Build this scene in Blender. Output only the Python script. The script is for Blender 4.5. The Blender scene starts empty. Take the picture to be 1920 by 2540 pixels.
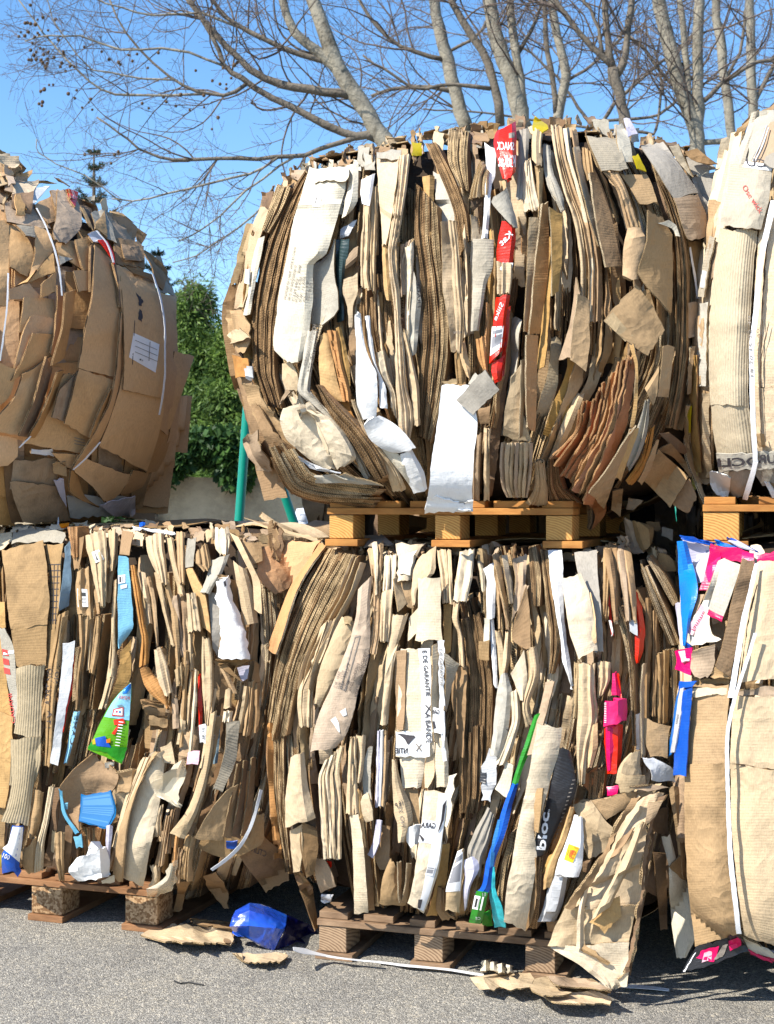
import bpy, math, random
import numpy as np
from mathutils import Vector, Matrix, noise as mnoise

# ------------------------------------------------------------------ camera, sky, sun, exposure
SC = bpy.context.scene
FPX, CX, HY = 3680.0, 960.0, 1240.0          # focal length, centre column and horizon row in photo pixels (1920 x 2540)
EYE = np.array([0.0, 0.0, 1.5])
cam_d = bpy.data.cameras.new('camera')
cam = bpy.data.objects.new('camera', cam_d)
SC.collection.objects.link(cam)
cam.location = EYE
cam.rotation_euler = (math.radians(90), 0, 0)
cam_d.sensor_fit = 'VERTICAL'
cam_d.sensor_height = 36.0
cam_d.sensor_width = 36.0
cam_d.lens = 36.0 * FPX / 2540.0
cam_d.shift_y = (HY - 1270.0) / 2540.0
cam_d.clip_end = 3000
cam_d.clip_start = 0.05
cam_d.dof.use_dof = True
cam_d.dof.focus_distance = 4.75
cam_d.dof.aperture_fstop = 9.0
SC.camera = cam

SUN_EL, SUN_AZ = math.radians(44), math.radians(-57)   # azimuth of the way to the sun: from -Y (behind the camera), towards -X
to_sun = Vector((math.sin(SUN_AZ) * math.cos(SUN_EL), -math.cos(SUN_AZ) * math.cos(SUN_EL), math.sin(SUN_EL)))
W = bpy.data.worlds.new('World')
SC.world = W
W.use_nodes = True
nt = W.node_tree
sky = nt.nodes.new('ShaderNodeTexSky')
sky.sky_type = 'NISHITA'
sky.sun_disc = False
sky.sun_elevation = SUN_EL
sky.sun_rotation = math.atan2(to_sun.x, to_sun.y)
sky.altitude = 600
sky.air_density = 1.0
sky.dust_density = 0.6
sky.ozone_density = 2.6
bg = nt.nodes['Background']
bg.inputs[1].default_value = 0.132
hs = nt.nodes.new('ShaderNodeHueSaturation'); hs.inputs['Saturation'].default_value = 1.2
nt.links.new(sky.outputs[0], hs.inputs['Color']); nt.links.new(hs.outputs[0], bg.inputs[0])
sun_d = bpy.data.lights.new('sun', 'SUN')
sun_d.energy = 4.8
sun_d.angle = math.radians(0.5)
sun_d.color = (1.0, 0.94, 0.84)
sun = bpy.data.objects.new('sun', sun_d)
SC.collection.objects.link(sun)
sun.rotation_euler = to_sun.to_track_quat('Z', 'Y').to_euler()
SC.view_settings.view_transform = 'Standard'
SC.view_settings.look = 'None'
SC.view_settings.gamma = 1
SC.view_settings.exposure = 0.92
SC.cycles.max_bounces = 6
SC.cycles.use_denoising = True

COL = SC.collection

# ------------------------------------------------------------------ object helpers
def tag(o, label=None, cat=None, group=None, kind=None):
    if label: o['label'] = label
    if cat: o['category'] = cat
    if group: o['group'] = group
    if kind: o['kind'] = kind
    return o

def thing(name, loc, label, cat, group=None):
    o = bpy.data.objects.new(name, None)
    o.empty_display_size = 0.1
    COL.objects.link(o)
    o.location = loc
    return tag(o, label, cat, group)

def link(name, me, parent=None, label=None):
    o = bpy.data.objects.new(name, me)
    COL.objects.link(o)
    if parent is not None:
        o.parent = parent
        root = parent
        off = Vector((0, 0, 0))
        while root is not None:
            off += root.location
            root = root.parent
        o.location = -off                      # geometry is written in world coordinates
    if label: o['label'] = label
    return o

def mk_mesh(name, V, Q, mats, midx=None, UV=None, tint=None, smooth=True, sharp=32):
    """V (n,3), Q (m,4) quads (or (m,3)), UV per vertex (n,2), tint per vertex"""
    me = bpy.data.meshes.new(name)
    V = np.asarray(V, np.float32); Q = np.asarray(Q, np.int32)
    m, k = Q.shape
    me.vertices.add(len(V)); me.vertices.foreach_set('co', V.ravel())
    me.loops.add(m * k); me.loops.foreach_set('vertex_index', Q.ravel())
    me.polygons.add(m)
    me.polygons.foreach_set('loop_start', np.arange(0, m * k, k, dtype=np.int32))
    me.polygons.foreach_set('loop_total', np.full(m, k, np.int32))
    if midx is not None: me.polygons.foreach_set('material_index', np.asarray(midx, np.int32))
    me.polygons.foreach_set('use_smooth', np.full(m, smooth))
    for mt in mats: me.materials.append(mt)
    if UV is not None:
        uvl = me.uv_layers.new(name='UVMap')
        uvl.data.foreach_set('uv', np.asarray(UV, np.float32)[Q.ravel()].ravel())
    if tint is not None:
        at = me.attributes.new('tint', 'FLOAT', 'POINT')
        at.data.foreach_set('value', np.asarray(tint, np.float32))
    me.update(calc_edges=True)
    me.validate()
    if smooth and sharp: me.set_sharp_from_angle(angle=math.radians(sharp))
    return me

class MB:
    """collects boxes and tubes of one part"""
    def __init__(s): s.V = []; s.Q = []; s.n = 0
    def add(s, V, Q):
        s.V.append(np.asarray(V, float)); s.Q.append(np.asarray(Q, int) + s.n); s.n += len(V)
    def box(s, o, ex, ey, ez, bev=0.0):
        """o = corner, ex ey ez = edge vectors"""
        o, ex, ey, ez = [np.asarray(a, float) for a in (o, ex, ey, ez)]
        V = [o + i * ex + j * ey + k * ez for k in (0, 1) for j in (0, 1) for i in (0, 1)]
        s.add(V, [(0, 2, 3, 1), (4, 5, 7, 6), (0, 1, 5, 4), (2, 6, 7, 3), (0, 4, 6, 2), (1, 3, 7, 5)])
    def tube(s, pts, rad, n=8, cap=True):
        pts = np.asarray(pts, float); K = len(pts)
        T = np.gradient(pts, axis=0); T /= np.linalg.norm(T, axis=1)[:, None] + 1e-9
        up = np.array([0.3, 0.9, 0.2]); rings = []
        for i in range(K):
            a = np.cross(T[i], up); a /= np.linalg.norm(a) + 1e-9
            b = np.cross(T[i], a)
            r = rad[i] if hasattr(rad, '__len__') else rad
            ang = np.arange(n) * 2 * math.pi / n
            rings.append(pts[i] + r * (np.cos(ang)[:, None] * a + np.sin(ang)[:, None] * b))
        V = np.concatenate(rings)
        i, j = np.meshgrid(np.arange(K - 1), np.arange(n), indexing='ij')
        a = (i * n + j).ravel(); b = (i * n + (j + 1) % n).ravel()
        Q = np.stack([a, b, b + n, a + n], 1)
        if cap:
            V = np.concatenate([V, pts[:1], pts[-1:]])
            c0, c1 = K * n, K * n + 1
            jj = np.arange(0, n, 2)
            q0 = np.stack([np.full_like(jj, c0), (jj + 2) % n, (jj + 1) % n, jj], 1)
            q1 = np.stack([np.full_like(jj, c1), jj + (K - 1) * n, (jj + 1) % n + (K - 1) * n, (jj + 2) % n + (K - 1) * n], 1)
            Q = np.concatenate([Q, q0, q1])
        s.add(V, Q)
    def build(s, name, mat, parent=None, smooth=False, label=None, sharp=40, bevel=0):
        V = np.concatenate(s.V); Q = np.concatenate(s.Q)
        me = mk_mesh(name, V, Q, [mat], smooth=smooth, sharp=sharp)
        o = link(name, me, parent, label)
        if bevel:
            b = o.modifiers.new('bevel', 'BEVEL'); b.width = bevel; b.segments = 2; b.limit_method = 'ANGLE'
        return o

# ------------------------------------------------------------------ materials
def new_mat(name):
    m = bpy.data.materials.new(name); m.use_nodes = True
    t = m.node_tree; b = t.nodes['Principled BSDF']
    return m, t, b

def N(t, typ, **kw):
    n = t.nodes.new(typ)
    for k, v in kw.items():
        if k in ('operation', 'blend_type', 'data_type', 'wave_type', 'bands_direction', 'wave_profile', 'attribute_name', 'feature', 'rings_direction', 'noise_dimensions'): setattr(n, k, v)
        else: n.inputs[k].default_value = v
    return n

def ramp(t, src, stops):
    r = t.nodes.new('ShaderNodeValToRGB')
    el = r.color_ramp.elements
    el[0].position, el[0].color = stops[0][0], (*stops[0][1], 1)
    el[1].position, el[1].color = stops[-1][0], (*stops[-1][1], 1)
    for p, c in stops[1:-1]:
        e = el.new(p); e.color = (*c, 1)
    t.links.new(src, r.inputs[0])
    return r

def card_mat(name, col, stain=0.2, rough=0.85, ripple=0.13, period=0.009, along=False, crease=0.4, sat=1.12, print_col=None, fib=0.10, spec=0.25):
    """paper board: fibre flecks, large stains, washboard ripple across the flutes (all in the sheet's own UV metres)"""
    m, t, b = new_mat(name); L = t.links.new
    uv = N(t, 'ShaderNodeUVMap'); uv.uv_map = 'UVMap'
    geo = N(t, 'ShaderNodeNewGeometry'); tc = N(t, 'ShaderNodeTexCoord')
    at = N(t, 'ShaderNodeAttribute', attribute_name='tint')
    n1 = N(t, 'ShaderNodeTexNoise', Scale=9.0, Detail=4.0, Roughness=0.6); L(tc.outputs['Object'], n1.inputs['Vector'])
    mp = N(t, 'ShaderNodeMapping'); mp.inputs['Scale'].default_value = (420, 60, 1); L(uv.outputs[0], mp.inputs[0])
    n2 = N(t, 'ShaderNodeTexNoise', Scale=1.0, Detail=3.0); L(mp.outputs[0], n2.inputs['Vector'])
    dark = tuple(c * (1 - stain * 2.0) for c in col)
    mid = col
    lite = tuple(min(0.95, c * (1 + stain * 0.5)) for c in col)
    rp = ramp(t, n1.outputs[0], [(0.25, dark), (0.45, mid), (0.75, lite)])
    mx = N(t, 'ShaderNodeMix', data_type='RGBA', blend_type='MULTIPLY'); mx.inputs[0].default_value = 1.0
    L(rp.outputs[0], mx.inputs[6])
    fr = ramp(t, n2.outputs[0], [(0.3, (1 - fib * 2,) * 3), (0.6, (1, 1, 1))]); L(fr.outputs[0], mx.inputs[7])
    hsv = N(t, 'ShaderNodeHueSaturation'); L(mx.outputs[2], hsv.inputs['Color'])
    ma = N(t, 'ShaderNodeMath', operation='MULTIPLY_ADD'); ma.inputs[1].default_value = 0.50; ma.inputs[2].default_value = 0.52
    L(at.outputs['Fac'], ma.inputs[0]); L(ma.outputs[0], hsv.inputs['Value'])
    mb = N(t, 'ShaderNodeMath', operation='MULTIPLY_ADD'); mb.inputs[1].default_value = -0.35; mb.inputs[2].default_value = sat
    L(at.outputs['Fac'], mb.inputs[0]); L(mb.outputs[0], hsv.inputs['Saturation'])
    L(hsv.outputs[0], b.inputs['Base Color'])
    b.inputs['Roughness'].default_value = rough
    b.inputs['Specular IOR Level'].default_value = spec
    # relief
    mp2 = N(t, 'ShaderNodeMapping'); mp2.inputs['Scale'].default_value = (1.0 / period, 3.0, 1) if along else (3.0, 1.0 / period, 1); L(uv.outputs[0], mp2.inputs[0])
    wv = N(t, 'ShaderNodeTexWave', Scale=1.0 / 6.283 * 2, Distortion=1.2 if along else 4.5, Detail=2.0); wv.bands_direction = 'X' if along else 'Y'
    wv.inputs['Detail Scale'].default_value = 0.7
    L(mp2.outputs[0], wv.inputs['Vector'])
    n3 = N(t, 'ShaderNodeTexNoise', Scale=26.0, Detail=4.0, Roughness=0.6); L(tc.outputs['Object'], n3.inputs['Vector'])
    n4 = N(t, 'ShaderNodeTexNoise', Scale=5.0, Detail=2.0); L(tc.outputs['Object'], n4.inputs['Vector'])
    mk = ramp(t, n4.outputs[0], [(0.42, (0, 0, 0)), (0.6, (1, 1, 1))])
    mm = N(t, 'ShaderNodeMath', operation='MULTIPLY'); L(wv.outputs['Fac'], mm.inputs[0])
    if along: mm.inputs[1].default_value = 1.0
    else: L(mk.outputs[0], mm.inputs[1])
    bp1 = N(t, 'ShaderNodeBump', Strength=ripple, Distance=0.003); L(mm.outputs[0], bp1.inputs['Height'])
    bp2 = N(t, 'ShaderNodeBump', Strength=0.55, Distance=0.006); L(n3.outputs[0], bp2.inputs['Height']); L(bp1.outputs[0], bp2.inputs['Normal'])
    dn = N(t, 'ShaderNodeTexNoise', Scale=11.0, Detail=2.0); L(tc.outputs['Object'], dn.inputs['Vector'])
    va = N(t, 'ShaderNodeMix', data_type='RGBA'); va.inputs[0].default_value = 0.12; L(tc.outputs['Object'], va.inputs[6]); L(dn.outputs['Color'], va.inputs[7])
    vo = N(t, 'ShaderNodeTexVoronoi', Scale=27.0, Randomness=1.0); L(va.outputs[2], vo.inputs['Vector'])
    mk2 = ramp(t, n4.outputs[0], [(0.40, (1, 1, 1)), (0.62, (0.15, 0.15, 0.15))])
    cm = N(t, 'ShaderNodeMath', operation='MULTIPLY'); L(vo.outputs['Distance'], cm.inputs[0]); L(mk2.outputs[0], cm.inputs[1])
    bp3 = N(t, 'ShaderNodeBump', Strength=crease, Distance=0.012); L(cm.outputs[0], bp3.inputs['Height']); L(bp2.outputs[0], bp3.inputs['Normal'])
    L(bp3.outputs[0], b.inputs['Normal'])
    return m

def edge_mat(name, a, c, sc=1.0):
    """cut edge of corrugated board: pale liners and dark flute openings"""
    m, t, b = new_mat(name); L = t.links.new
    uv = N(t, 'ShaderNodeUVMap'); uv.uv_map = 'UVMap'
    tc = N(t, 'ShaderNodeTexCoord')
    at = N(t, 'ShaderNodeAttribute', attribute_name='tint')
    sp = N(t, 'ShaderNodeSeparateXYZ'); L(uv.outputs[0], sp.inputs[0])
    n0 = N(t, 'ShaderNodeTexNoise', Scale=55.0, Detail=2.0); L(tc.outputs['Object'], n0.inputs['Vector'])
    fl = N(t, 'ShaderNodeMath', operation='MULTIPLY'); fl.inputs[1].default_value = 6.2832 / 0.0085; L(sp.outputs[1], fl.inputs[0])
    ph = N(t, 'ShaderNodeMath', operation='MULTIPLY_ADD'); ph.inputs[1].default_value = 9.0; L(n0.outputs[0], ph.inputs[0]); L(fl.outputs[0], ph.inputs[2])
    sn = N(t, 'ShaderNodeMath', operation='SINE'); L(ph.outputs[0], sn.inputs[0])
    # the wavy medium between the two liners
    cen = N(t, 'ShaderNodeMath', operation='MULTIPLY_ADD'); cen.inputs[1].default_value = 0.32; cen.inputs[2].default_value = 0.5; L(sn.outputs[0], cen.inputs[0])
    d1 = N(t, 'ShaderNodeMath', operation='SUBTRACT'); L(sp.outputs[0], d1.inputs[0]); L(cen.outputs[0], d1.inputs[1])
    d2 = N(t, 'ShaderNodeMath', operation='ABSOLUTE'); L(d1.outputs[0], d2.inputs[0])
    med = N(t, 'ShaderNodeMath', operation='LESS_THAN'); med.inputs[1].default_value = 0.16; L(d2.outputs[0], med.inputs[0])
    e1 = N(t, 'ShaderNodeMath', operation='SUBTRACT'); e1.inputs[1].default_value = 0.5; L(sp.outputs[0], e1.inputs[0])
    e2 = N(t, 'ShaderNodeMath', operation='ABSOLUTE'); L(e1.outputs[0], e2.inputs[0])
    lin = N(t, 'ShaderNodeMath', operation='GREATER_THAN'); lin.inputs[1].default_value = 0.34; L(e2.outputs[0], lin.inputs[0])
    mxx = N(t, 'ShaderNodeMath', operation='MAXIMUM'); L(med.outputs[0], mxx.inputs[0]); L(lin.outputs[0], mxx.inputs[1])
    n1 = N(t, 'ShaderNodeTexNoise', Scale=16.0, Detail=5.0, Roughness=0.7); L(tc.outputs['Object'], n1.inputs['Vector'])
    sb = N(t, 'ShaderNodeMath', operation='MULTIPLY_ADD'); sb.inputs[1].default_value = 1.9; sb.inputs[2].default_value = -0.78; L(n1.outputs[0], sb.inputs[0])
    ad = N(t, 'ShaderNodeMath', operation='MULTIPLY_ADD'); ad.inputs[1].default_value = 0.6; L(mxx.outputs[0], ad.inputs[0]); L(sb.outputs[0], ad.inputs[2])
    rp = ramp(t, ad.outputs[0], [(0.10, c), (0.45, tuple((x + y) / 2 for x, y in zip(a, c))), (0.9, a)])
    hsv = N(t, 'ShaderNodeHueSaturation'); L(rp.outputs[0], hsv.inputs['Color'])
    ma = N(t, 'ShaderNodeMath', operation='MULTIPLY_ADD'); ma.inputs[1].default_value = 0.7; ma.inputs[2].default_value = 0.42
    L(at.outputs['Fac'], ma.inputs[0]); L(ma.outputs[0], hsv.inputs['Value'])
    L(hsv.outputs[0], b.inputs['Base Color'])
    b.inputs['Roughness'].default_value = 0.95
    b.inputs['Specular IOR Level'].default_value = 0.1
    bp = N(t, 'ShaderNodeBump', Strength=0.9, Distance=0.004); L(ad.outputs[0], bp.inputs['Height']); L(bp.outputs[0], b.inputs['Normal'])
    return m

def plain_mat(name, col, rough=0.5, bump=0.3, scale=40, spec=0.4, var=0.12, coat=0.0):
    m, t, b = new_mat(name); L = t.links.new
    tc = N(t, 'ShaderNodeTexCoord')
    n1 = N(t, 'ShaderNodeTexNoise', Scale=scale, Detail=4.0); L(tc.outputs['Object'], n1.inputs['Vector'])
    rp = ramp(t, n1.outputs[0], [(0.3, tuple(c * (1 - var) for c in col)), (0.7, tuple(min(1, c * (1 + var)) for c in col))])
    L(rp.outputs[0], b.inputs['Base Color'])
    b.inputs['Roughness'].default_value = rough
    b.inputs['Specular IOR Level'].default_value = spec
    b.inputs['Coat Weight'].default_value = coat
    bp = N(t, 'ShaderNodeBump', Strength=bump, Distance=0.01); L(n1.outputs[0], bp.inputs['Height']); L(bp.outputs[0], b.inputs['Normal'])
    return m

M = {}
def C(key, col, **kw): M[key] = card_mat('board_' + key, col, **kw)
C('kraft', (0.49, 0.315, 0.15)); C('lite', (0.62, 0.455, 0.26), stain=0.15)
C('cream', (0.70, 0.565, 0.375), stain=0.10); C('pale', (0.76, 0.68, 0.52), stain=0.08, crease=.2)
C('white', (0.82, 0.82, 0.81), stain=0.05, fib=0.03, ripple=.06, crease=.22); C('greyw', (0.52, 0.475, 0.385), stain=0.12)
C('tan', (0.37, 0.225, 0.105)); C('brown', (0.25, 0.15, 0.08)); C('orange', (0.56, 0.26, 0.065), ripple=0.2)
C('rust', (0.50, 0.19, 0.065)); C('gold', (0.62, 0.37, 0.13)); C('dark', (0.10, 0.065, 0.04))
C('grey', (0.36, 0.32, 0.26), stain=0.12, ripple=0.05); C('mauve', (0.49, 0.35, 0.225))
C('ribbed', (0.57, 0.455, 0.285), stain=0.10, ripple=0.5, period=0.0085, along=True, crease=.12); C('ribgrey', (0.47, 0.40, 0.29), stain=0.1, ripple=0.3, period=0.009)
GL = dict(sat=1.32, crease=.25, stain=0.05, fib=0.02, ripple=0.12, rough=0.38, spec=0.5)
C('red', (0.68, 0.03, 0.015), **GL); C('pink', (0.75, 0.015, 0.13), **GL); C('magenta', (0.55, 0.02, 0.10), **GL)
C('palepink', (0.80, 0.48, 0.55), **GL); C('blue', (0.02, 0.10, 0.48), **GL); C('sky', (0.035, 0.21, 0.66), **GL); C('lblue', (0.26, 0.55, 0.72), **GL)
C('slate', (0.22, 0.30, 0.36), **GL); C('black', (0.02, 0.02, 0.024), **GL); C('bottle', (0.02, 0.045, 0.045), **GL)
C('green', (0.04, 0.25, 0.035), **GL); C('lgreen', (0.13, 0.36, 0.04), **GL); C('cyan', (0.08, 0.55, 0.62), **GL)
C('yellow', (0.48, 0.38, 0.04), **GL); C('silver', (0.60, 0.61, 0.63), stain=0.1, fib=0.02, rough=0.3, spec=0.6); C('lilac', (0.62, 0.60, 0.70), **GL)
C('midblue', (0.045, 0.20, 0.46), **GL); C('toyred', (0.70, 0.05, 0.03), **GL); C('toyorange', (0.8, 0.25, 0.03), **GL)
E_ = dict(
    e_tan=edge_mat('edge_tan', (0.60, 0.43, 0.235), (0.05, 0.03, 0.015)),
    e_brown=edge_mat('edge_brown', (0.44, 0.275, 0.135), (0.03, 0.017, 0.009)),
    e_pale=edge_mat('edge_pale', (0.68, 0.55, 0.36), (0.10, 0.065, 0.035)),
    e_rust=edge_mat('edge_rust', (0.52, 0.30, 0.14), (0.16, 0.07, 0.03)))
M.update(E_)
EDGE_OF = {'brown': 'e_brown', 'dark': 'e_brown', 'tan': 'e_brown', 'rust': 'e_rust', 'orange': 'e_rust', 'gold': 'e_rust'}
C('warm', (0.68, 0.385, 0.135), stain=0.10, crease=.15, ripple=.06); C('warm2', (0.58, 0.31, 0.10), stain=0.12, crease=.2, ripple=.06)
C('shade_navy', (0.012, 0.014, 0.10), **GL)  # film blue darkened to paint the shade inside the blue pack
M['ink'] = plain_mat('ink', (0.045, 0.04, 0.045), rough=0.8, bump=0, var=0.3, scale=90)
M['inkgrey'] = plain_mat('ink_faded', (0.22, 0.19, 0.16), rough=0.85, bump=0, var=0.3, scale=90)
M['inkred'] = plain_mat('ink_red', (0.55, 0.06, 0.05), rough=0.7, bump=0, var=0.2)
M['inkwhite'] = plain_mat('ink_white', (0.82, 0.82, 0.82), rough=0.5, bump=0, var=0.04)
M['strap'] = plain_mat('strap_plastic', (0.66, 0.67, 0.69), rough=0.45, bump=0.1, var=0.05, scale=200)
M['core'] = card_mat('pressed_core', (0.06, 0.038, 0.022), stain=0.3)  # much darker than board: paints the shade in gaps between the outer sheets
M['tape'] = plain_mat('clear_tape', (0.62, 0.50, 0.34), rough=0.3, bump=0.05, spec=0.6)
# ------------------------------------------------------------------ surfaces that sheets lie on
def rays(px, py):
    px = np.asarray(px, float); py = np.asarray(py, float)
    return np.stack([(px - CX) / FPX, np.ones_like(px), -(py - HY) / FPX], -1)

class Face:
    """front of a bale: vertical plane through (ox,oy) turned by th (right end nearer when th>0), swollen to a rounded block"""
    def __init__(s, ox, oy, th, uc=0.5, vc=0.7, hu=0.8, hv=0.7, wf=0.1, hd=0.5, n=3.0):
        th = math.radians(th)
        s.o = np.array([ox, oy, 0.0]); s.eu = np.array([math.cos(th), -math.sin(th), 0.0]); s.n = np.array([-math.sin(th), -math.cos(th), 0.0])
        s.uc, s.vc, s.hu, s.hv, s.wf, s.hd, s.e = uc, vc, hu, hv, wf, hd, n
    def surf(s, u, v):
        b = 1 - np.abs((u - s.uc) / s.hu) ** s.e - np.abs((v - s.vc) / s.hv) ** s.e
        b = np.maximum(b, 0.03)
        return s.wf - s.hd * (1 - b ** (1 / s.e))
    def uvw(s, P):
        q = P - s.o
        return q @ s.eu, q[..., 2], q @ s.n
    def hit(s, px, py, off):
        D = rays(px, py)
        n0 = float(s.o @ s.n); dn = D @ s.n
        tc = (n0 - EYE @ s.n) / dn
        lo = tc - 1.1; hi = tc + 1.3
        for _ in range(17):
            mid = (lo + hi) / 2
            P = EYE + D * mid[..., None]
            u, v, w = s.uvw(P)
            g = w - s.surf(u, v) - off
            lo = np.where(g > 0, mid, lo); hi = np.where(g > 0, hi, mid)
        return EYE + D * ((lo + hi) / 2)[..., None]
    def pt(s, u, v, w=0.0):
        return s.o + s.eu * u + s.n * w + np.array([0, 0, v])

class Plane3:
    """any plane: point, normal (towards the viewer)"""
    def __init__(s, p, n):
        s.p = np.asarray(p, float); n = np.asarray(n, float); s.n = n / np.linalg.norm(n)
    def hit(s, px, py, off):
        D = rays(px, py); off = np.asarray(off, float)
        t = ((s.p - EYE) @ s.n + off) / (D @ s.n)
        return EYE + D * t[..., None]
GROUND = Plane3((0, 0, 0), (0, 0, 1))

def lerp_rows(rows, nN, smooth=True):
    R = np.asarray(rows, float)
    K = len(R)
    c = np.stack([(R[:, 0] + R[:, 2]) / 2, (R[:, 1] + R[:, 3]) / 2], 1)
    seg = np.concatenate([[0], np.cumsum(np.maximum(1.0, np.linalg.norm(np.diff(c, axis=0), axis=1)))])
    s = np.linspace(0, seg[-1], nN)
    out = np.empty((nN, R.shape[1]))
    for k in range(R.shape[1]):
        if smooth and K > 2:
            h_ = np.diff(seg); dl_ = np.diff(R[:, k]) / h_
            m = np.empty(K); m[0], m[-1] = dl_[0], dl_[-1]
            pr = dl_[:-1] * dl_[1:]
            m[1:-1] = np.where(pr > 0, 2 * pr / (dl_[:-1] + dl_[1:] + 1e-12 * np.sign(dl_[:-1] + dl_[1:] + 1e-15)), 0.0)
            i = np.clip(np.searchsorted(seg, s, side='right') - 1, 0, K - 2)
            h = seg[i + 1] - seg[i]; x = (s - seg[i]) / h
            out[:, k] = ((2 * x**3 - 3 * x**2 + 1) * R[i, k] + (x**3 - 2 * x**2 + x) * h * m[i] + (-2 * x**3 + 3 * x**2) * R[i + 1, k] + (x**3 - x**2) * h * m[i + 1])
        else:
            out[:, k] = np.interp(s, seg, R[:, k])
    return out, seg[-1]

def vnoise(rng, n, m, cells_n, cells_m):
    """smooth random grid n x m in [-1,1]"""
    a = max(2, int(cells_n) + 1); b = max(2, int(cells_m) + 1)
    G = rng.uniform(-1, 1, (a, b))
    x = np.linspace(0, a - 1.001, n); y = np.linspace(0, b - 1.001, m)
    i = x.astype(int); j = y.astype(int); fx = x - i; fy = y - j
    fx = fx[:, None]; fy = fy[None, :]
    return (G[i][:, j] * (1 - fx) * (1 - fy) + G[i + 1][:, j] * fx * (1 - fy) + G[i][:, j + 1] * (1 - fx) * fy + G[i + 1][:, j + 1] * fx * fy)

CUR = {'bale': None, 'crop': None, 'face': None, 'seed': 1, 'root': None}
CROPS = {'A': (540, 260, 1672 / 700), 'B': (1140, 260, 1672 / 780), 'C': (540, 800, 1672 / 700), 'D': (1140, 800, 1672 / 780), 'E': (0, 320, 1169 / 560),
         'F': (0, 1280, 1672 / 640), 'G': (0, 1750, 1672 / 740), 'H': (600, 1300, 1672 / 700), 'I': (640, 1800, 1672 / 700), 'J': (1200, 1300, 1672 / 720),
         'K': (1140, 1850, 1672 / 780), 'P': (0, 0, 1.0), 'Q': (1660, 240, 1106 / 260), 'R': (0, 380, 1513 / 260), 'S': (1440, 1100, 1672 / 300), 'T': (640, 1220, 1672 / 400), 'U': (540, 2180, 1672 / 400)}
def crop_pts(crop, arr):
    x0, y0, s = CROPS[crop]
    R = np.asarray(arr, float) / s
    R[:, 0::2] += x0; R[:, 1::2] += y0
    return R

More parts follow.
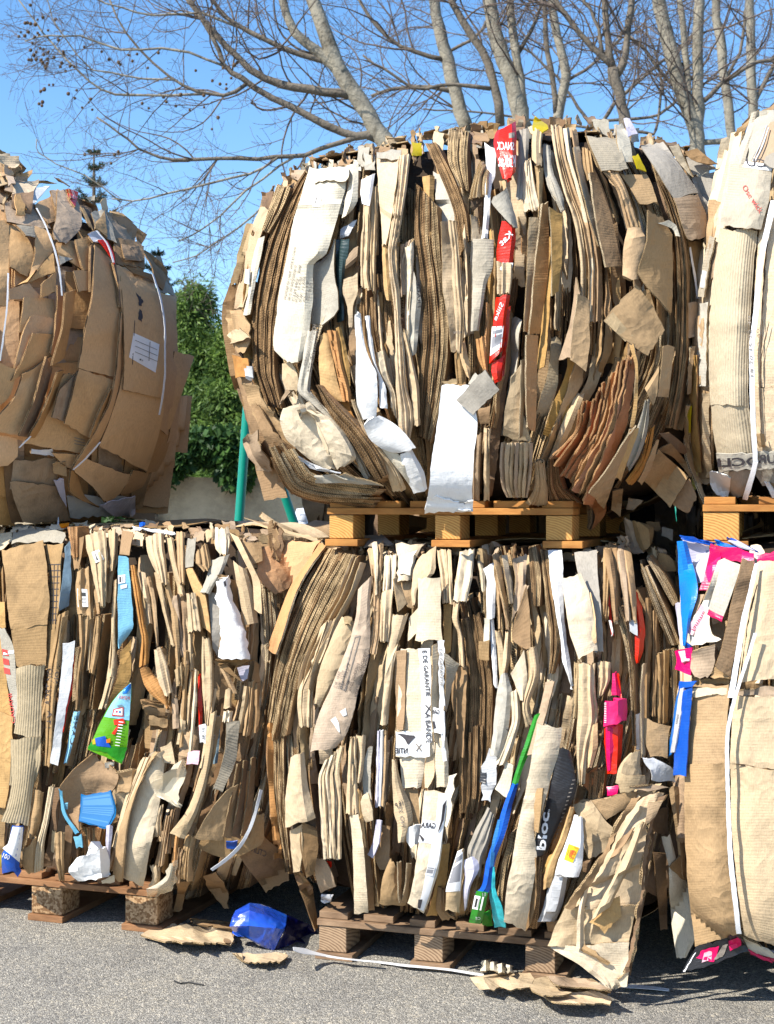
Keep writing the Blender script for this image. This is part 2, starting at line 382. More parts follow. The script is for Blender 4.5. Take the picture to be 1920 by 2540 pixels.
def sheet(rows, mat, off=0.0, tilt=0.0, bul=0.0, kink=0.006, crum=0.002, thick=0.004, tuck=(0.0, 0.0), ragged=3.0, edge=None, frontedge=False,
          name='cardboard_panel', crop=None, face=None, tint=None, seed=None, step=11.0, smooth=True, ow=None, label=None, parent=None, raw=False, waves=0.0, nwave=0, fold=0.0, close=0.0, jag=0.6, pleat=None):
    """one sheet of board: rows of left/right picture points, laid on the face at its own depth, with thickness, bends and creases.
    off  metres in front of the face; tilt: left edge out (+) right edge in; bul: swollen across; tuck: ends sinking into the bale"""
    face = face or CUR['face']
    R = crop_pts(crop or CUR['crop'] or 'P', rows)
    CUR['seed'] += 1
    rng = np.random.default_rng(CUR['seed'] * 7 + 11 if seed is None else seed)
    c = (R[:, :2] + R[:, 2:]) / 2
    length = np.linalg.norm(np.diff(c, axis=0), axis=1).sum()
    width = np.linalg.norm(R[:, :2] - R[:, 2:], axis=1).max()
    n = int(np.clip(length / step, 5, 90)); m = int(np.clip(width / step, 2, 40)) + 1
    if name == 'folded_carton' or name == 'paper_sack':
        bul *= 0.65; close *= 0.25; thick = min(thick, 0.006)
        if pleat is None and 16 < width < 58 and mat not in ('white', 'pale', 'gold'): pleat = max(1, int(round(width / 12.0 + rng.uniform(-.6, .6))))
    if pleat: m = max(m, 3 * pleat + 2)
    if frontedge: m = 2
    Rf, _ = lerp_rows(R, n, smooth)
    a = np.linspace(0, 1, m)
    s = np.linspace(0, 1, n)
    X = Rf[:, 0:1] * (1 - a) + Rf[:, 2:3] * a
    Y = Rf[:, 1:2] * (1 - a) + Rf[:, 3:4] * a
    # ragged ends and edges (torn board)
    if ragged:
        tx = np.gradient(Rf[:, 0] + Rf[:, 2]); ty = np.gradient(Rf[:, 1] + Rf[:, 3]); tl = np.hypot(tx, ty) + 1e-6
        j = rng.uniform(-1, 1, (2, m)) * ragged
        k2 = min(3, n - 1)
        for e_, idx in ((0, 0), (1, n - 1)):
            X[idx] += j[e_] * tx[idx] / tl[idx]; Y[idx] += j[e_] * ty[idx] / tl[idx]
        jr = np.interp(np.arange(n), np.arange(0, n + 6, 3), rng.uniform(-1, 1, len(np.arange(0, n + 6, 3)))) * ragged * 0.4
        X[:, 0] += jr; X[:, -1] += np.roll(jr, 5)
        if m > 4:
            jl = vnoise(rng, 2, m, 1, m / 3) * ragged * 1.2
            Y[0] += jl[0]; Y[-1] += jl[1]
    if jag:
        X[:, 0] += rng.uniform(-1, 1, n) * jag; X[:, -1] += rng.uniform(-1, 1, n) * jag
    A = 2 * a - 1
    O = np.full((n, m), float(off))
    if ow is not None:
        O += np.interp(s, np.linspace(0, 1, len(ow)), ow)[:, None]
    O += -0.5 * tilt * A[None, :]
    O += bul * np.interp(A, [-1, -0.62 + 0.25 * rng.uniform(), 0.35 + 0.3 * rng.uniform(), 1], [0, 0.75 + .25 * rng.uniform(), 0.75 + .25 * rng.uniform(), 0])[None, :]
    if pleat and not frontedge:
        nb = pleat * 2 + 1
        xb = np.sort(np.concatenate([[-1, 1], rng.uniform(-.9, .9, nb - 2)])) if nb > 2 else np.array([-1, 0., 1])
        hb = np.where(np.arange(nb) % 2 == 0, -1, 1) * rng.uniform(.4, 1.0, nb) * rng.uniform(.005, .010); hb[0] *= .5; hb[-1] *= .5
        dr = np.stack([np.interp(s, np.linspace(0, 1, 6), rng.uniform(-1, 1, 6)) for _ in range(nb)], 1) * 0.5 / nb
        hv = 1 + np.stack([np.interp(s, np.linspace(0, 1, 8), rng.uniform(-1, 1, 8)) for _ in range(nb)], 1) * 0.7
        for i_ in range(n):
            x_ = xb + dr[i_]; x_[0], x_[-1] = -1, 1
            O[i_] += np.interp(A, np.maximum.accumulate(x_), hb * hv[i_])
    if fold: O += fold * (1 - np.abs(A)[None, :])
    if kink:
        q = max(3, int(length / 55) + 2)
        xs = np.sort(np.concatenate([[0, 1], rng.uniform(0.05, 0.95, q - 2)]))
        O += np.interp(s, xs, rng.uniform(-1, 1, q))[:, None] * kink
        O += np.interp(s, xs, rng.uniform(-1, 1, q))[:, None] * A[None, :] * kink * 0.8
    if crum:
        O += vnoise(rng, n, m, length / 45, max(1, width / 30)) * crum + vnoise(rng, n, m, length / 24, max(1, width / 24)) * crum * 0.5
    if waves:
        ph = rng.uniform(0, 6)
        O += waves * np.sin(s * nwave * 2 * math.pi + ph + 0.6 * np.sin(3 * s + ph))[:, None] * (0.6 + 0.4 * vnoise(rng, n, m, 6, 2))
    t0, t1 = tuck
    if t0: O -= t0 * np.clip(1 - s / 0.14, 0, 1)[:, None] ** 1.6
    if t1: O -= t1 * np.clip(1 - (1 - s) / 0.14, 0, 1)[:, None] ** 1.6
    P = face.hit(X.ravel(), Y.ravel(), O.ravel()).reshape(n, m, 3)
    gs = np.gradient(P, axis=0); ga = np.gradient(P, axis=1)
    Nn = np.cross(gs, ga); Nn /= np.linalg.norm(Nn, axis=2)[..., None] + 1e-9
    view = EYE - P
    if (Nn * view).sum() < 0: Nn = -Nn
    fn = getattr(face, 'n', None)
    if frontedge and fn is not None: Nn = np.broadcast_to(fn, Nn.shape)
    B = P - Nn * thick
    if close: # the back is pulled together so a folded carton reads as a closed lump
        B = B - Nn * close
    V = np.concatenate([P.reshape(-1, 3), B.reshape(-1, 3)])
    i, j = np.meshgrid(np.arange(n - 1), np.arange(m - 1), indexing='ij')
    f = (i * m + j).ravel()
    Qf = np.stack([f, f + m, f + m + 1, f + 1], 1)
    nm = n * m
    Qb = np.stack([f + nm, f + 1 + nm, f + m + 1 + nm, f + m + nm], 1)
    r0 = np.arange(n - 1) * m
    # own verts for the rim so that it carries its own UV
    dl = np.concatenate([[0], np.cumsum(np.linalg.norm(np.diff(P[:, 0], axis=0), axis=1))])
    dw = np.concatenate([[0], np.cumsum(np.linalg.norm(np.diff(P[n // 2], axis=0), axis=1))])
    U = np.broadcast_to(dw[None, :], (n, m)); Vv = np.broadcast_to(dl[:, None], (n, m))
    UV = np.stack([U.ravel(), Vv.ravel()], 1) + rng.uniform(0, 5, 2)
    if frontedge: UV = np.stack([np.broadcast_to(a[None, :], (n, m)).ravel(), Vv.ravel() + rng.uniform(0, 5)], 1)
    UVs = [UV, UV]; Vs = [V]; Qs = [Qf, Qb]; MI = [np.zeros(len(Qf)), np.zeros(len(Qb))]
    base = 2 * nm
    for loop, dist in ((np.arange(n) * m, dl), (np.arange(n) * m + m - 1, dl), (np.arange(m), dw), (np.arange(m) + (n - 1) * m, dw)):
        k = len(loop)
        Vs.append(V[loop]); Vs.append(V[loop + nm])
        UVs.append(np.stack([np.zeros(k), dist], 1)); UVs.append(np.stack([np.ones(k), dist], 1))
        q = np.arange(k - 1)
        Qs.append(np.stack([base + q, base + q + 1, base + k + q + 1, base + k + q], 1)); MI.append(np.ones(k - 1))
        base += 2 * k
    V = np.concatenate(Vs); UV = np.concatenate(UVs); Q = np.concatenate(Qs); MI = np.concatenate(MI)
    ti = rng.uniform(0.1, 0.9) if tint is None else tint
    T = np.full(len(V), ti)
    ek = edge or EDGE_OF.get(mat, 'e_tan' if mat in ('kraft', 'lite', 'cream', 'pale', 'ribbed', 'ribgrey', 'greyw', 'mauve') else mat)
    mats = (M[ek], M[mat]) if frontedge else (M[mat], M[ek])
    info = dict(P=P, N=Nn, X=X, Y=Y, name=name)
    if raw: return V, Q, MI, UV, T, mats
    o = link(name, mk_mesh(name, V, Q, mats, MI, UV, T), parent or CUR['root'], label)
    info['obj'] = o
    return info

def project_on(info, px, py, lift):
    """picture points -> points just above the sheet that shows there"""
    P = info['P'].reshape(-1, 3); Nn = info['N'].reshape(-1, 3); X = info['X'].ravel(); Y = info['Y'].ravel()
    px = np.asarray(px, float); py = np.asarray(py, float)
    D = rays(px, py)
    out = np.empty((len(px), 3))
    for k in range(len(px)):
        d2 = (X - px[k]) ** 2 + (Y - py[k]) ** 2
        idx = np.argsort(d2)[:4]
        w = 1 / (d2[idx] + 4.0); w /= w.sum()
        p = (P[idx] * w[:, None]).sum(0); nn = (Nn[idx] * w[:, None]).sum(0)
        # plane through the blended point, moved along the view ray
        dn = D[k] @ nn
        t = ((P[idx] - EYE) * nn).sum(1) / dn if abs(dn) > 0.05 else np.full(4, p[1])
        t = float((t * w).sum())
        t = min(max(t, p[1] - 0.03), p[1] + 0.03)
        out[k] = EYE + D[k] * (t - lift / max(0.35, abs(dn)))
    return out

def print_text(info, string, org, xv, yv, mat='ink', crop=None, name='printed_text', bold=0.0, lift=0.0022, squeeze=True):
    """lettering printed on a sheet: org = picture point of the lower left of the string, xv = along its length, yv = letter height"""
    cr = crop or CUR['crop'] or 'P'
    x0, y0, sc = CROPS[cr]
    cu = bpy.data.curves.new('lettering', 'FONT')
    cu.body = string; cu.size = 1.0; cu.resolution_u = 2; cu.fill_mode = 'FRONT' if cu.dimensions == '2D' else cu.fill_mode
    cu.offset = bold
    ob = bpy.data.objects.new('lettering', cu); COL.objects.link(ob)
    dg = bpy.context.evaluated_depsgraph_get(); dg.update()
    me = bpy.data.meshes.new_from_object(ob.evaluated_get(dg))
    bpy.data.objects.remove(ob); bpy.data.curves.remove(cu)
    nv = len(me.vertices)
    if nv == 0: return
    co = np.empty(nv * 3); me.vertices.foreach_get('co', co); co = co.reshape(-1, 3)
    w = co[:, 0].max() - co[:, 0].min(); h = max(0.7, co[:, 1].max())
    tx = (co[:, 0] - co[:, 0].min()) / w; ty = co[:, 1] / h
    ox, oy = org[0] / sc + x0, org[1] / sc + y0
    px = ox + tx * xv[0] / sc + ty * yv[0] / sc; py = oy + tx * xv[1] / sc + ty * yv[1] / sc
    P = project_on(info, px, py, lift)
    me.vertices.foreach_set('co', P.astype(np.float32).ravel()); me.update()
    me.materials.clear(); me.materials.append(M[mat])
    me.name = name
    return link(name, me, info['obj'])

def decal(info, rows, mat, name='label', crop=None, lift=0.0016, step=9.0, tint=0.5, label=None, smooth=False, ragged=0):
    """a thin label, tape or printed patch lying on a sheet"""
    R = crop_pts(crop or CUR['crop'] or 'P', rows)
    length = np.linalg.norm(np.diff((R[:, :2] + R[:, 2:]) / 2, axis=0), axis=1).sum(); width = np.linalg.norm(R[:, :2] - R[:, 2:], axis=1).max()
    n = int(np.clip(length / step, 2, 60)) + 1; m = int(np.clip(width / step, 2, 30)) + 1
    Rf, _ = lerp_rows(R, n, smooth)
    a = np.linspace(0, 1, m)
    X = Rf[:, 0:1] * (1 - a) + Rf[:, 2:3] * a; Y = Rf[:, 1:2] * (1 - a) + Rf[:, 3:4] * a
    if ragged:
        rg = np.random.default_rng(int(X.sum())); X += rg.uniform(-1, 1, X.shape) * ragged; Y += rg.uniform(-1, 1, X.shape) * ragged
    P = project_on(info, X.ravel(), Y.ravel(), lift)
    i, j = np.meshgrid(np.arange(n - 1), np.arange(m - 1), indexing='ij'); f = (i * m + j).ravel()
    Q = np.stack([f, f + m, f + m + 1, f + 1], 1)
    UV = np.stack([np.broadcast_to(a[None, :], (n, m)).ravel(), np.broadcast_to(np.linspace(0, 1, n)[:, None], (n, m)).ravel()], 1)
    me = mk_mesh(name, P, Q, [M[mat]], None, UV, np.full(len(P), tint))
    o = link(name, me, info['obj'], label)
    return dict(P=P.reshape(n, m, 3), N=np.broadcast_to(info['N'].reshape(-1, 3).mean(0), (n, m, 3)), X=X, Y=Y, obj=info['obj'], own=o)

def bar_mat(name, direction='X', n=26.0, bg=(0.8, 0.8, 0.8), fg=(0.03, 0.03, 0.03), margin=0.14, lo=0.2, hi=0.85):
    """white label with a bar pattern printed in its middle"""
    m, t, b = new_mat(name); L = t.links.new
    uv = N(t, 'ShaderNodeUVMap'); uv.uv_map = 'UVMap'
    sp = N(t, 'ShaderNodeSeparateXYZ'); L(uv.outputs[0], sp.inputs[0])
    a, c = (sp.outputs[0], sp.outputs[1]) if direction == 'X' else (sp.outputs[1], sp.outputs[0])
    mu = N(t, 'ShaderNodeMath', operation='MULTIPLY'); L(a, mu.inputs[0]); mu.inputs[1].default_value = n
    fl = N(t, 'ShaderNodeMath', operation='FLOOR'); L(mu.outputs[0], fl.inputs[0])
    wn = N(t, 'ShaderNodeTexWhiteNoise', noise_dimensions='1D'); L(fl.outputs[0], wn.inputs['W'])
    gt = N(t, 'ShaderNodeMath', operation='GREATER_THAN'); L(wn.outputs['Value'], gt.inputs[0]); gt.inputs[1].default_value = 0.48
    prod = gt
    for src, th, op in ((a, margin, 'GREATER_THAN'), (a, 1 - margin, 'LESS_THAN'), (c, lo, 'GREATER_THAN'), (c, hi, 'LESS_THAN')):
        g = N(t, 'ShaderNodeMath', operation=op); L(src, g.inputs[0]); g.inputs[1].default_value = th
        p = N(t, 'ShaderNodeMath', operation='MULTIPLY'); L(prod.outputs[0], p.inputs[0]); L(g.outputs[0], p.inputs[1]); prod = p
    mx = N(t, 'ShaderNodeMix', data_type='RGBA'); L(prod.outputs[0], mx.inputs[0])
    mx.inputs[6].default_value = (*bg, 1); mx.inputs[7].default_value = (*fg, 1)
    L(mx.outputs[2], b.inputs['Base Color']); b.inputs['Roughness'].default_value = 0.5
    return m
M['barcode'] = bar_mat('barcode_across'); M['barcode_v'] = bar_mat('barcode_along', 'Y')
M['lines'] = bar_mat('small_print_lines', 'Y', n=14, fg=(0.25, 0.25, 0.27), margin=0.08, lo=0.08, hi=0.92)
M['lines_v'] = bar_mat('small_print_columns', 'X', n=12, fg=(0.3, 0.3, 0.32), margin=0.1, lo=0.1, hi=0.9)
M['yellowtag'] = bar_mat('yellow_sticker', 'X', n=16, bg=(0.85, 0.62, 0.02), fg=(0.75, 0.18, 0.02), lo=0.3, hi=0.7)
M['bluelines'] = bar_mat('blue_small_print', 'Y', n=30, bg=(0.04, 0.19, 0.44), fg=(0.10, 0.28, 0.52), margin=0.06, lo=0.05, hi=0.95)

class Pile:
    """many thin sheets of one bale joined into one part (nobody could count them)"""
    def __init__(s): s.V = []; s.Q = []; s.MI = []; s.UV = []; s.T = []; s.mats = []; s.n = 0
    def add(s, rows, mat, **kw):
        V, Q, MI, UV, T, mats = sheet(rows, mat, raw=True, **kw)
        ix = []
        for mt in mats:
            if mt not in s.mats: s.mats.append(mt)
            ix.append(s.mats.index(mt))
        s.V.append(V); s.Q.append(Q + s.n); s.n += len(V); s.UV.append(UV); s.T.append(T)
        s.MI.append(np.where(MI > 0.5, ix[1], ix[0]))
    def build(s, name, kind='stuff'):
        me = mk_mesh(name, np.concatenate(s.V), np.concatenate(s.Q), s.mats, np.concatenate(s.MI), np.concatenate(s.UV), np.concatenate(s.T))
        o = link(name, me, CUR['root'])
        if kind: o['kind'] = kind
        return o

def polyline_resample(p, n=41):
    p = np.asarray(p, float)
    d = np.concatenate([[0], np.cumsum(np.linalg.norm(np.diff(p, axis=0), axis=1))])
    s = np.linspace(0, d[-1], n)
    # smooth
    R, _ = lerp_rows(np.concatenate([p, p], 1), n, True)
    return R[:, :2]

class Flow:
    """how the sheets of a bale run: guide curves from left to right, each from top to bottom"""
    def __init__(s, guides):
        s.t = np.array([g[0] for g in guides], float); s.G = np.stack([polyline_resample(g[1]) for g in guides])
    def at(s, t, q):
        q = np.atleast_1d(q)
        i = int(np.clip(np.searchsorted(s.t, t, side='right') - 1, 0, len(s.t) - 2))
        f = (t - s.t[i]) / (s.t[i + 1] - s.t[i])
        L = s.G[i] * (1 - f) + s.G[i + 1] * f
        x = q * (L.shape[0] - 1); k = np.clip(x.astype(int), 0, L.shape[0] - 2); fx = (x - k)[:, None]
        return L[k] * (1 - fx) + L[k + 1] * fx
    def rows(s, t, q0, q1, wpx, rng, wob=2.0, taper=0.25):
        k = max(3, int(abs(q1 - q0) * 9) + 2)
        q = np.linspace(q0, q1, k)
        c = s.at(t, q)
        d = np.gradient(c, axis=0); d /= np.linalg.norm(d, axis=1)[:, None] + 1e-9
        nrm = np.stack([d[:, 1], -d[:, 0]], 1)   # to the right for downward curves
        c = c + nrm * (np.cumsum(rng.uniform(-1, 1, k)) * wob)[:, None]
        w = wpx * (1 + rng.uniform(-taper, taper, k)) / 2
        nrm = -nrm if nrm[:, 0].mean() < 0 else nrm
        Lf = c - nrm * w[:, None]; Rt = c + nrm * w[:, None]
        return np.concatenate([Lf, Rt], 1)

def fill(flow, rng, n_edge, n_strip, pal, epal, lens=(0.18, 0.5), width=(14, 42), depth=0.0, n_parts=62, q_rng=(0.0, 1.0)):
    face = CUR['face']; CUR['crop'] = 'P'
    pile = Pile()
    keys = [p[0] for p in pal]; pw = np.array([p[1] for p in pal], float); pw /= pw.sum()
    ek = [p[0] for p in epal]; ew = np.array([p[1] for p in epal], float); ew /= ew.sum()
    # packs of parallel sheets seen on their cut edges
    done = 0
    while done < n_edge:
        k = int(rng.integers(4, 13)); t = rng.uniform(0, 1)
        q0 = rng.uniform(q_rng[0], q_rng[1] - 0.25); q1 = min(q_rng[1], q0 + rng.uniform(0.25, 0.7))
        em = rng.choice(ek, p=ew); side = {'e_brown': 'brown', 'e_tan': 'tan', 'e_pale': 'kraft', 'e_rust': 'orange'}[em]
        o0 = depth + rng.uniform(-0.055, 0.012); wp = rng.uniform(3.0, 5.0)
        for a in range(k):
            tt = t + a * (wp + 0.8) / 900.0
            if tt > 1: break
            r = flow.rows(tt, max(0, q0 + rng.uniform(-.04, .04)), min(1, q1 + rng.uniform(-.04, .04)), wp, rng, wob=0.6, taper=0.1)
            pile.add(r, side, off=o0 + rng.uniform(-0.012, 0.012), frontedge=True, edge=em, thick=0.09, kink=0.004, crum=0.0, ragged=2, step=22, tint=rng.uniform(0.2, 0.9), seed=int(rng.integers(1e9)))
            done += 1
    # strips: faces of flattened cartons, some swollen, some turned
    ts = (np.arange(n_strip) + rng.uniform(0.1, 0.9, n_strip)) / n_strip
    rng.shuffle(ts)
    cnt = {}
    for t in ts:
        L = rng.uniform(*lens); q0 = rng.uniform(q_rng[0], q_rng[1] - L); q1 = q0 + L
        w = rng.uniform(*width) * (rng.uniform(1.4, 2.2) if rng.uniform() < .14 else 1); mt = str(rng.choice(keys, p=pw))
        r = flow.rows(t, q0, q1, w, rng, wob=rng.choice([2.0, 4.0, 7.0]), taper=rng.choice([.2, .5]))
        puff = rng.uniform() < 0.45
        kw = dict(off=depth + rng.uniform(-0.045, 0.006), tilt=rng.normal(0.012, 0.03), bul=(rng.uniform(0.006, 0.016) if puff else rng.uniform(0, 0.004)), kink=rng.uniform(0.005, 0.022), crum=rng.uniform(0.0015, 0.006),
                  tuck=(rng.uniform(0, 0.03), rng.uniform(0, 0.03)), ragged=rng.uniform(2, 8), jag=rng.uniform(.3, 1.6), thick=0.004, seed=int(rng.integers(1e9)), close=0.015 if puff else 0.0)
        nm = 'folded_carton' if puff else 'cardboard_panel'
        cnt[0] = cnt.get(0, 0) + 1
        if cnt[0] <= n_parts: sheet(r, mt, name=nm, **kw)
        else: pile.add(r, mt, **kw)
    pile.build('sheet_edges')

def stack(rows, n, mats=('brown',), em='e_brown', off=0.0, jit=0.008, crop=None, thick=0.08, pile=None, wmul=0.86, trim=0.06, name='sheet_edges', seed=None, bend=0.0, tint=None):
    """n parallel sheets seen on edge, spread between the left and right borders given by rows"""
    CUR['seed'] += 1
    rng = np.random.default_rng(CUR['seed'] * 13 + 5 if seed is None else seed)
    R = crop_pts(crop or CUR['crop'] or 'P', rows)
    own = pile is None
    pile = pile or Pile()
    for i in range(n):
        f0, f1 = (i + 0.5 - wmul / 2) / n, (i + 0.5 + wmul / 2) / n
        r = np.concatenate([R[:, :2] * (1 - f0) + R[:, 2:] * f0, R[:, :2] * (1 - f1) + R[:, 2:] * f1], 1)
        q0, q1 = rng.uniform(0, trim), 1 - rng.uniform(0, trim)
        rr, _ = lerp_rows(r, 14, True)
        k0, k1 = int(q0 * 13), int(math.ceil(q1 * 13))
        rr = rr[k0:k1 + 1]
        mk = mats[int(rng.integers(len(mats)))]
        pile.add(rr, mk, off=off + rng.uniform(-jit, jit), frontedge=True, edge=em if isinstance(em, str) else em[int(rng.integers(len(em)))], thick=thick, kink=0.003, crum=0, ragged=2, step=16, crop='P', tint=(rng.uniform(0.2, 0.9) if tint is None else tint), seed=int(rng.integers(1e9)))
    if own: pile.build(name)
    return pile

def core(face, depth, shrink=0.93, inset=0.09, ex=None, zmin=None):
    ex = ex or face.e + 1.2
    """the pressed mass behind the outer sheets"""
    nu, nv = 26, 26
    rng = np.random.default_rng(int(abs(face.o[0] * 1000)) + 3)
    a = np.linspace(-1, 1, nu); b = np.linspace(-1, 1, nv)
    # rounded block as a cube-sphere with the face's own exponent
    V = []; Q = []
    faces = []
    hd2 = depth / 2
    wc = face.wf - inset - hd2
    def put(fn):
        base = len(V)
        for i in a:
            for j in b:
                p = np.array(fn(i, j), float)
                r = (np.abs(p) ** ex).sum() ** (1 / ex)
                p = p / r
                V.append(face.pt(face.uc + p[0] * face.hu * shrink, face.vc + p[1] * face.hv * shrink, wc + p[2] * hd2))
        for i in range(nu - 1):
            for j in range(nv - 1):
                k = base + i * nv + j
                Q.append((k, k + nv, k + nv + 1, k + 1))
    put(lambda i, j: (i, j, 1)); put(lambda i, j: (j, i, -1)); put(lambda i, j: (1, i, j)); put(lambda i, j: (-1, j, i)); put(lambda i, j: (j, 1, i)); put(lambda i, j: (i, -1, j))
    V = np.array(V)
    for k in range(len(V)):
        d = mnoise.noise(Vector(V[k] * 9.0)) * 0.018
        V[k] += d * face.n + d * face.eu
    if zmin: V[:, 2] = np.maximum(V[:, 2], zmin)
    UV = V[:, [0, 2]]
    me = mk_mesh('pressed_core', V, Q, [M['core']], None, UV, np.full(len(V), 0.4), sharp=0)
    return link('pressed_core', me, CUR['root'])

def side_sheets(face, depth, rng, sides, n=14, mats=('kraft', 'tan', 'lite'), nm='side_sheet', edges=False):
    """large torn sheets wrapped over a bale's top and sides, away from the lens"""
    for s_ in sides:
        for k in range(n):
            w0 = face.wf - rng.uniform(0.36 if s_ == 'top' else 0.34, depth * 0.85)
            L, Wd = rng.uniform(0.18, 0.45), rng.uniform(0.12, 0.34)
            nn, mm = 12, 10
            a = np.linspace(-.5, .5, nn)[:, None] * L; b = np.linspace(-.5, .5, mm)[None, :] * Wd
            ang = rng.uniform(-0.5, 0.5)
            x = a * math.cos(ang) - b * math.sin(ang); y = a * math.sin(ang) + b * math.cos(ang)
            h = 0.0 + vnoise(rng, nn, mm, 3, 2) * 0.012 + 0.05 * x * rng.uniform(-1, 1)
            if s_ == 'top':
                u = face.uc + rng.uniform(-.85, .85) * face.hu; fu = np.clip(np.abs((u + y - face.uc) / face.hu), 0, 0.98)
                v = face.vc + face.hv * 0.95 * (1 - fu ** (face.e + 1)) ** (1 / (face.e + 1)) + h
                P = np.stack([np.broadcast_to(u + y, (nn, mm)), v, np.broadcast_to(w0 + x, (nn, mm))], -1)
                nrm = np.array([0, 0, 1.0])
            else:
                sg = 1 if s_ == 'right' else -1
                v0 = face.vc + rng.uniform(-.85, .85) * face.hv; fv = np.clip(np.abs((v0 + x - face.vc) / face.hv), 0, 0.98)
                u = face.uc + sg * (face.hu * 0.91 * (1 - fv ** (face.e + 1)) ** (1 / (face.e + 1)) + h)
                P = np.stack([u, np.broadcast_to(v0 + x, (nn, mm)), np.broadcast_to(w0 + y, (nn, mm))], -1)
                nrm = sg * face.eu
            Wp = face.o + P[..., 0:1] * face.eu + P[..., 2:3] * face.n + P[..., 1:2] * np.array([0, 0, 1.0])
            F_ = Wp.reshape(-1, 3); Bk = F_ - nrm * 0.004
            V = np.concatenate([F_, Bk]); i, j = np.meshgrid(np.arange(nn - 1), np.arange(mm - 1), indexing='ij'); f = (i * mm + j).ravel(); q = nn * mm
            Q = np.concatenate([np.stack([f, f + mm, f + mm + 1, f + 1], 1), np.stack([f, f + 1, f + mm + 1, f + mm], 1) + q])
            rim = np.concatenate([np.arange(mm - 1), (np.arange(nn - 1) * mm + mm - 1), (nn * mm - 1 - np.arange(mm - 1)), ((nn - 1 - np.arange(nn - 1)) * mm)])
            r2 = np.roll(rim, -1)
            Q = np.concatenate([Q, np.stack([rim, r2, r2 + q, rim + q], 1)])
            mt = mats[int(rng.integers(len(mats)))]
            MI = np.concatenate([np.zeros(2 * len(f)), np.ones(len(rim))])
            UV = np.stack([np.broadcast_to(b, (nn, mm)).ravel(), np.broadcast_to(a, (nn, mm)).ravel()], 1) + rng.uniform(0, 3, 2)
            link(nm, mk_mesh(nm, V, Q, [M[mt], M['e_tan']], MI, np.concatenate([UV, UV]), np.full(len(V), rng.uniform(.1, .9))), CUR['root'])

def crest(line, n, rng, mats, hi=(14, 46), off=(-.10, .02)):
    """torn ends standing along the top edge of a bale"""
    L = np.asarray(line, float); CUR['crop'] = 'P'; pile = Pile()
    for k in range(n):
        x = rng.uniform(L[0, 0], L[-1, 0]); y = np.interp(x, L[:, 0], L[:, 1]) + rng.uniform(-14, 12)
        w_ = rng.choice([rng.uniform(3, 14), rng.uniform(8, 42)]); h_ = rng.uniform(*hi) * (1.3 if w_ < 12 else .9); l = rng.uniform(-10, 10)
        pile.add([(x + l, y + rng.uniform(-5, 5), x + w_ + l, y + rng.uniform(-5, 5)), (x + l * .4, y + h_ * .5, x + w_ + l * .4, y + h_ * .5), (x, y + h_, x + w_, y + h_)], str(rng.choice(mats)), off=rng.uniform(*off), crum=.014, kink=.012, jag=3, tilt=rng.uniform(-.03, .04), tint=rng.uniform(.15, .85), step=7)
    pile.build('torn_ends')

def patch(ctrl, mat, name, face, crop_='P', sub=9, amp=.006, seed=1, thick=.002, label=None):
    """sheet through a grid of picture points with their own offsets from a plane"""
    G = np.asarray(ctrl, float); x0, y0, sc = CROPS[crop_]
    n, m = (G.shape[0] - 1) * sub + 1, (G.shape[1] - 1) * sub + 1
    a = np.linspace(0, G.shape[0] - 1, n); b = np.linspace(0, G.shape[1] - 1, m)
    T = np.stack([np.stack([np.interp(a, np.arange(G.shape[0]), G[:, j, k]) for j in range(G.shape[1])], 1) for k in range(3)], -1)
    T = np.stack([np.stack([np.interp(b, np.arange(G.shape[1]), T[i, :, k]) for i in range(n)], 0) for k in range(3)], -1)
    rng = np.random.default_rng(seed)
    O = T[..., 2] + vnoise(rng, n, m, G.shape[0] * 3, G.shape[1] * 3) * amp + vnoise(rng, n, m, G.shape[0] * 6, G.shape[1] * 6) * amp * .4
    P = face.hit((T[..., 0] / sc + x0).ravel(), (T[..., 1] / sc + y0).ravel(), O.ravel())
    i, j = np.meshgrid(np.arange(n - 1), np.arange(m - 1), indexing='ij'); f = (i * m + j).ravel()
    me = mk_mesh(name, P, np.stack([f, f + m, f + m + 1, f + 1], 1), [M[mat]], sharp=16)
    o = link(name, me, CUR['root'], label)
    md = o.modifiers.new('thick', 'SOLIDIFY'); md.thickness = thick; md.offset = 0
    return o
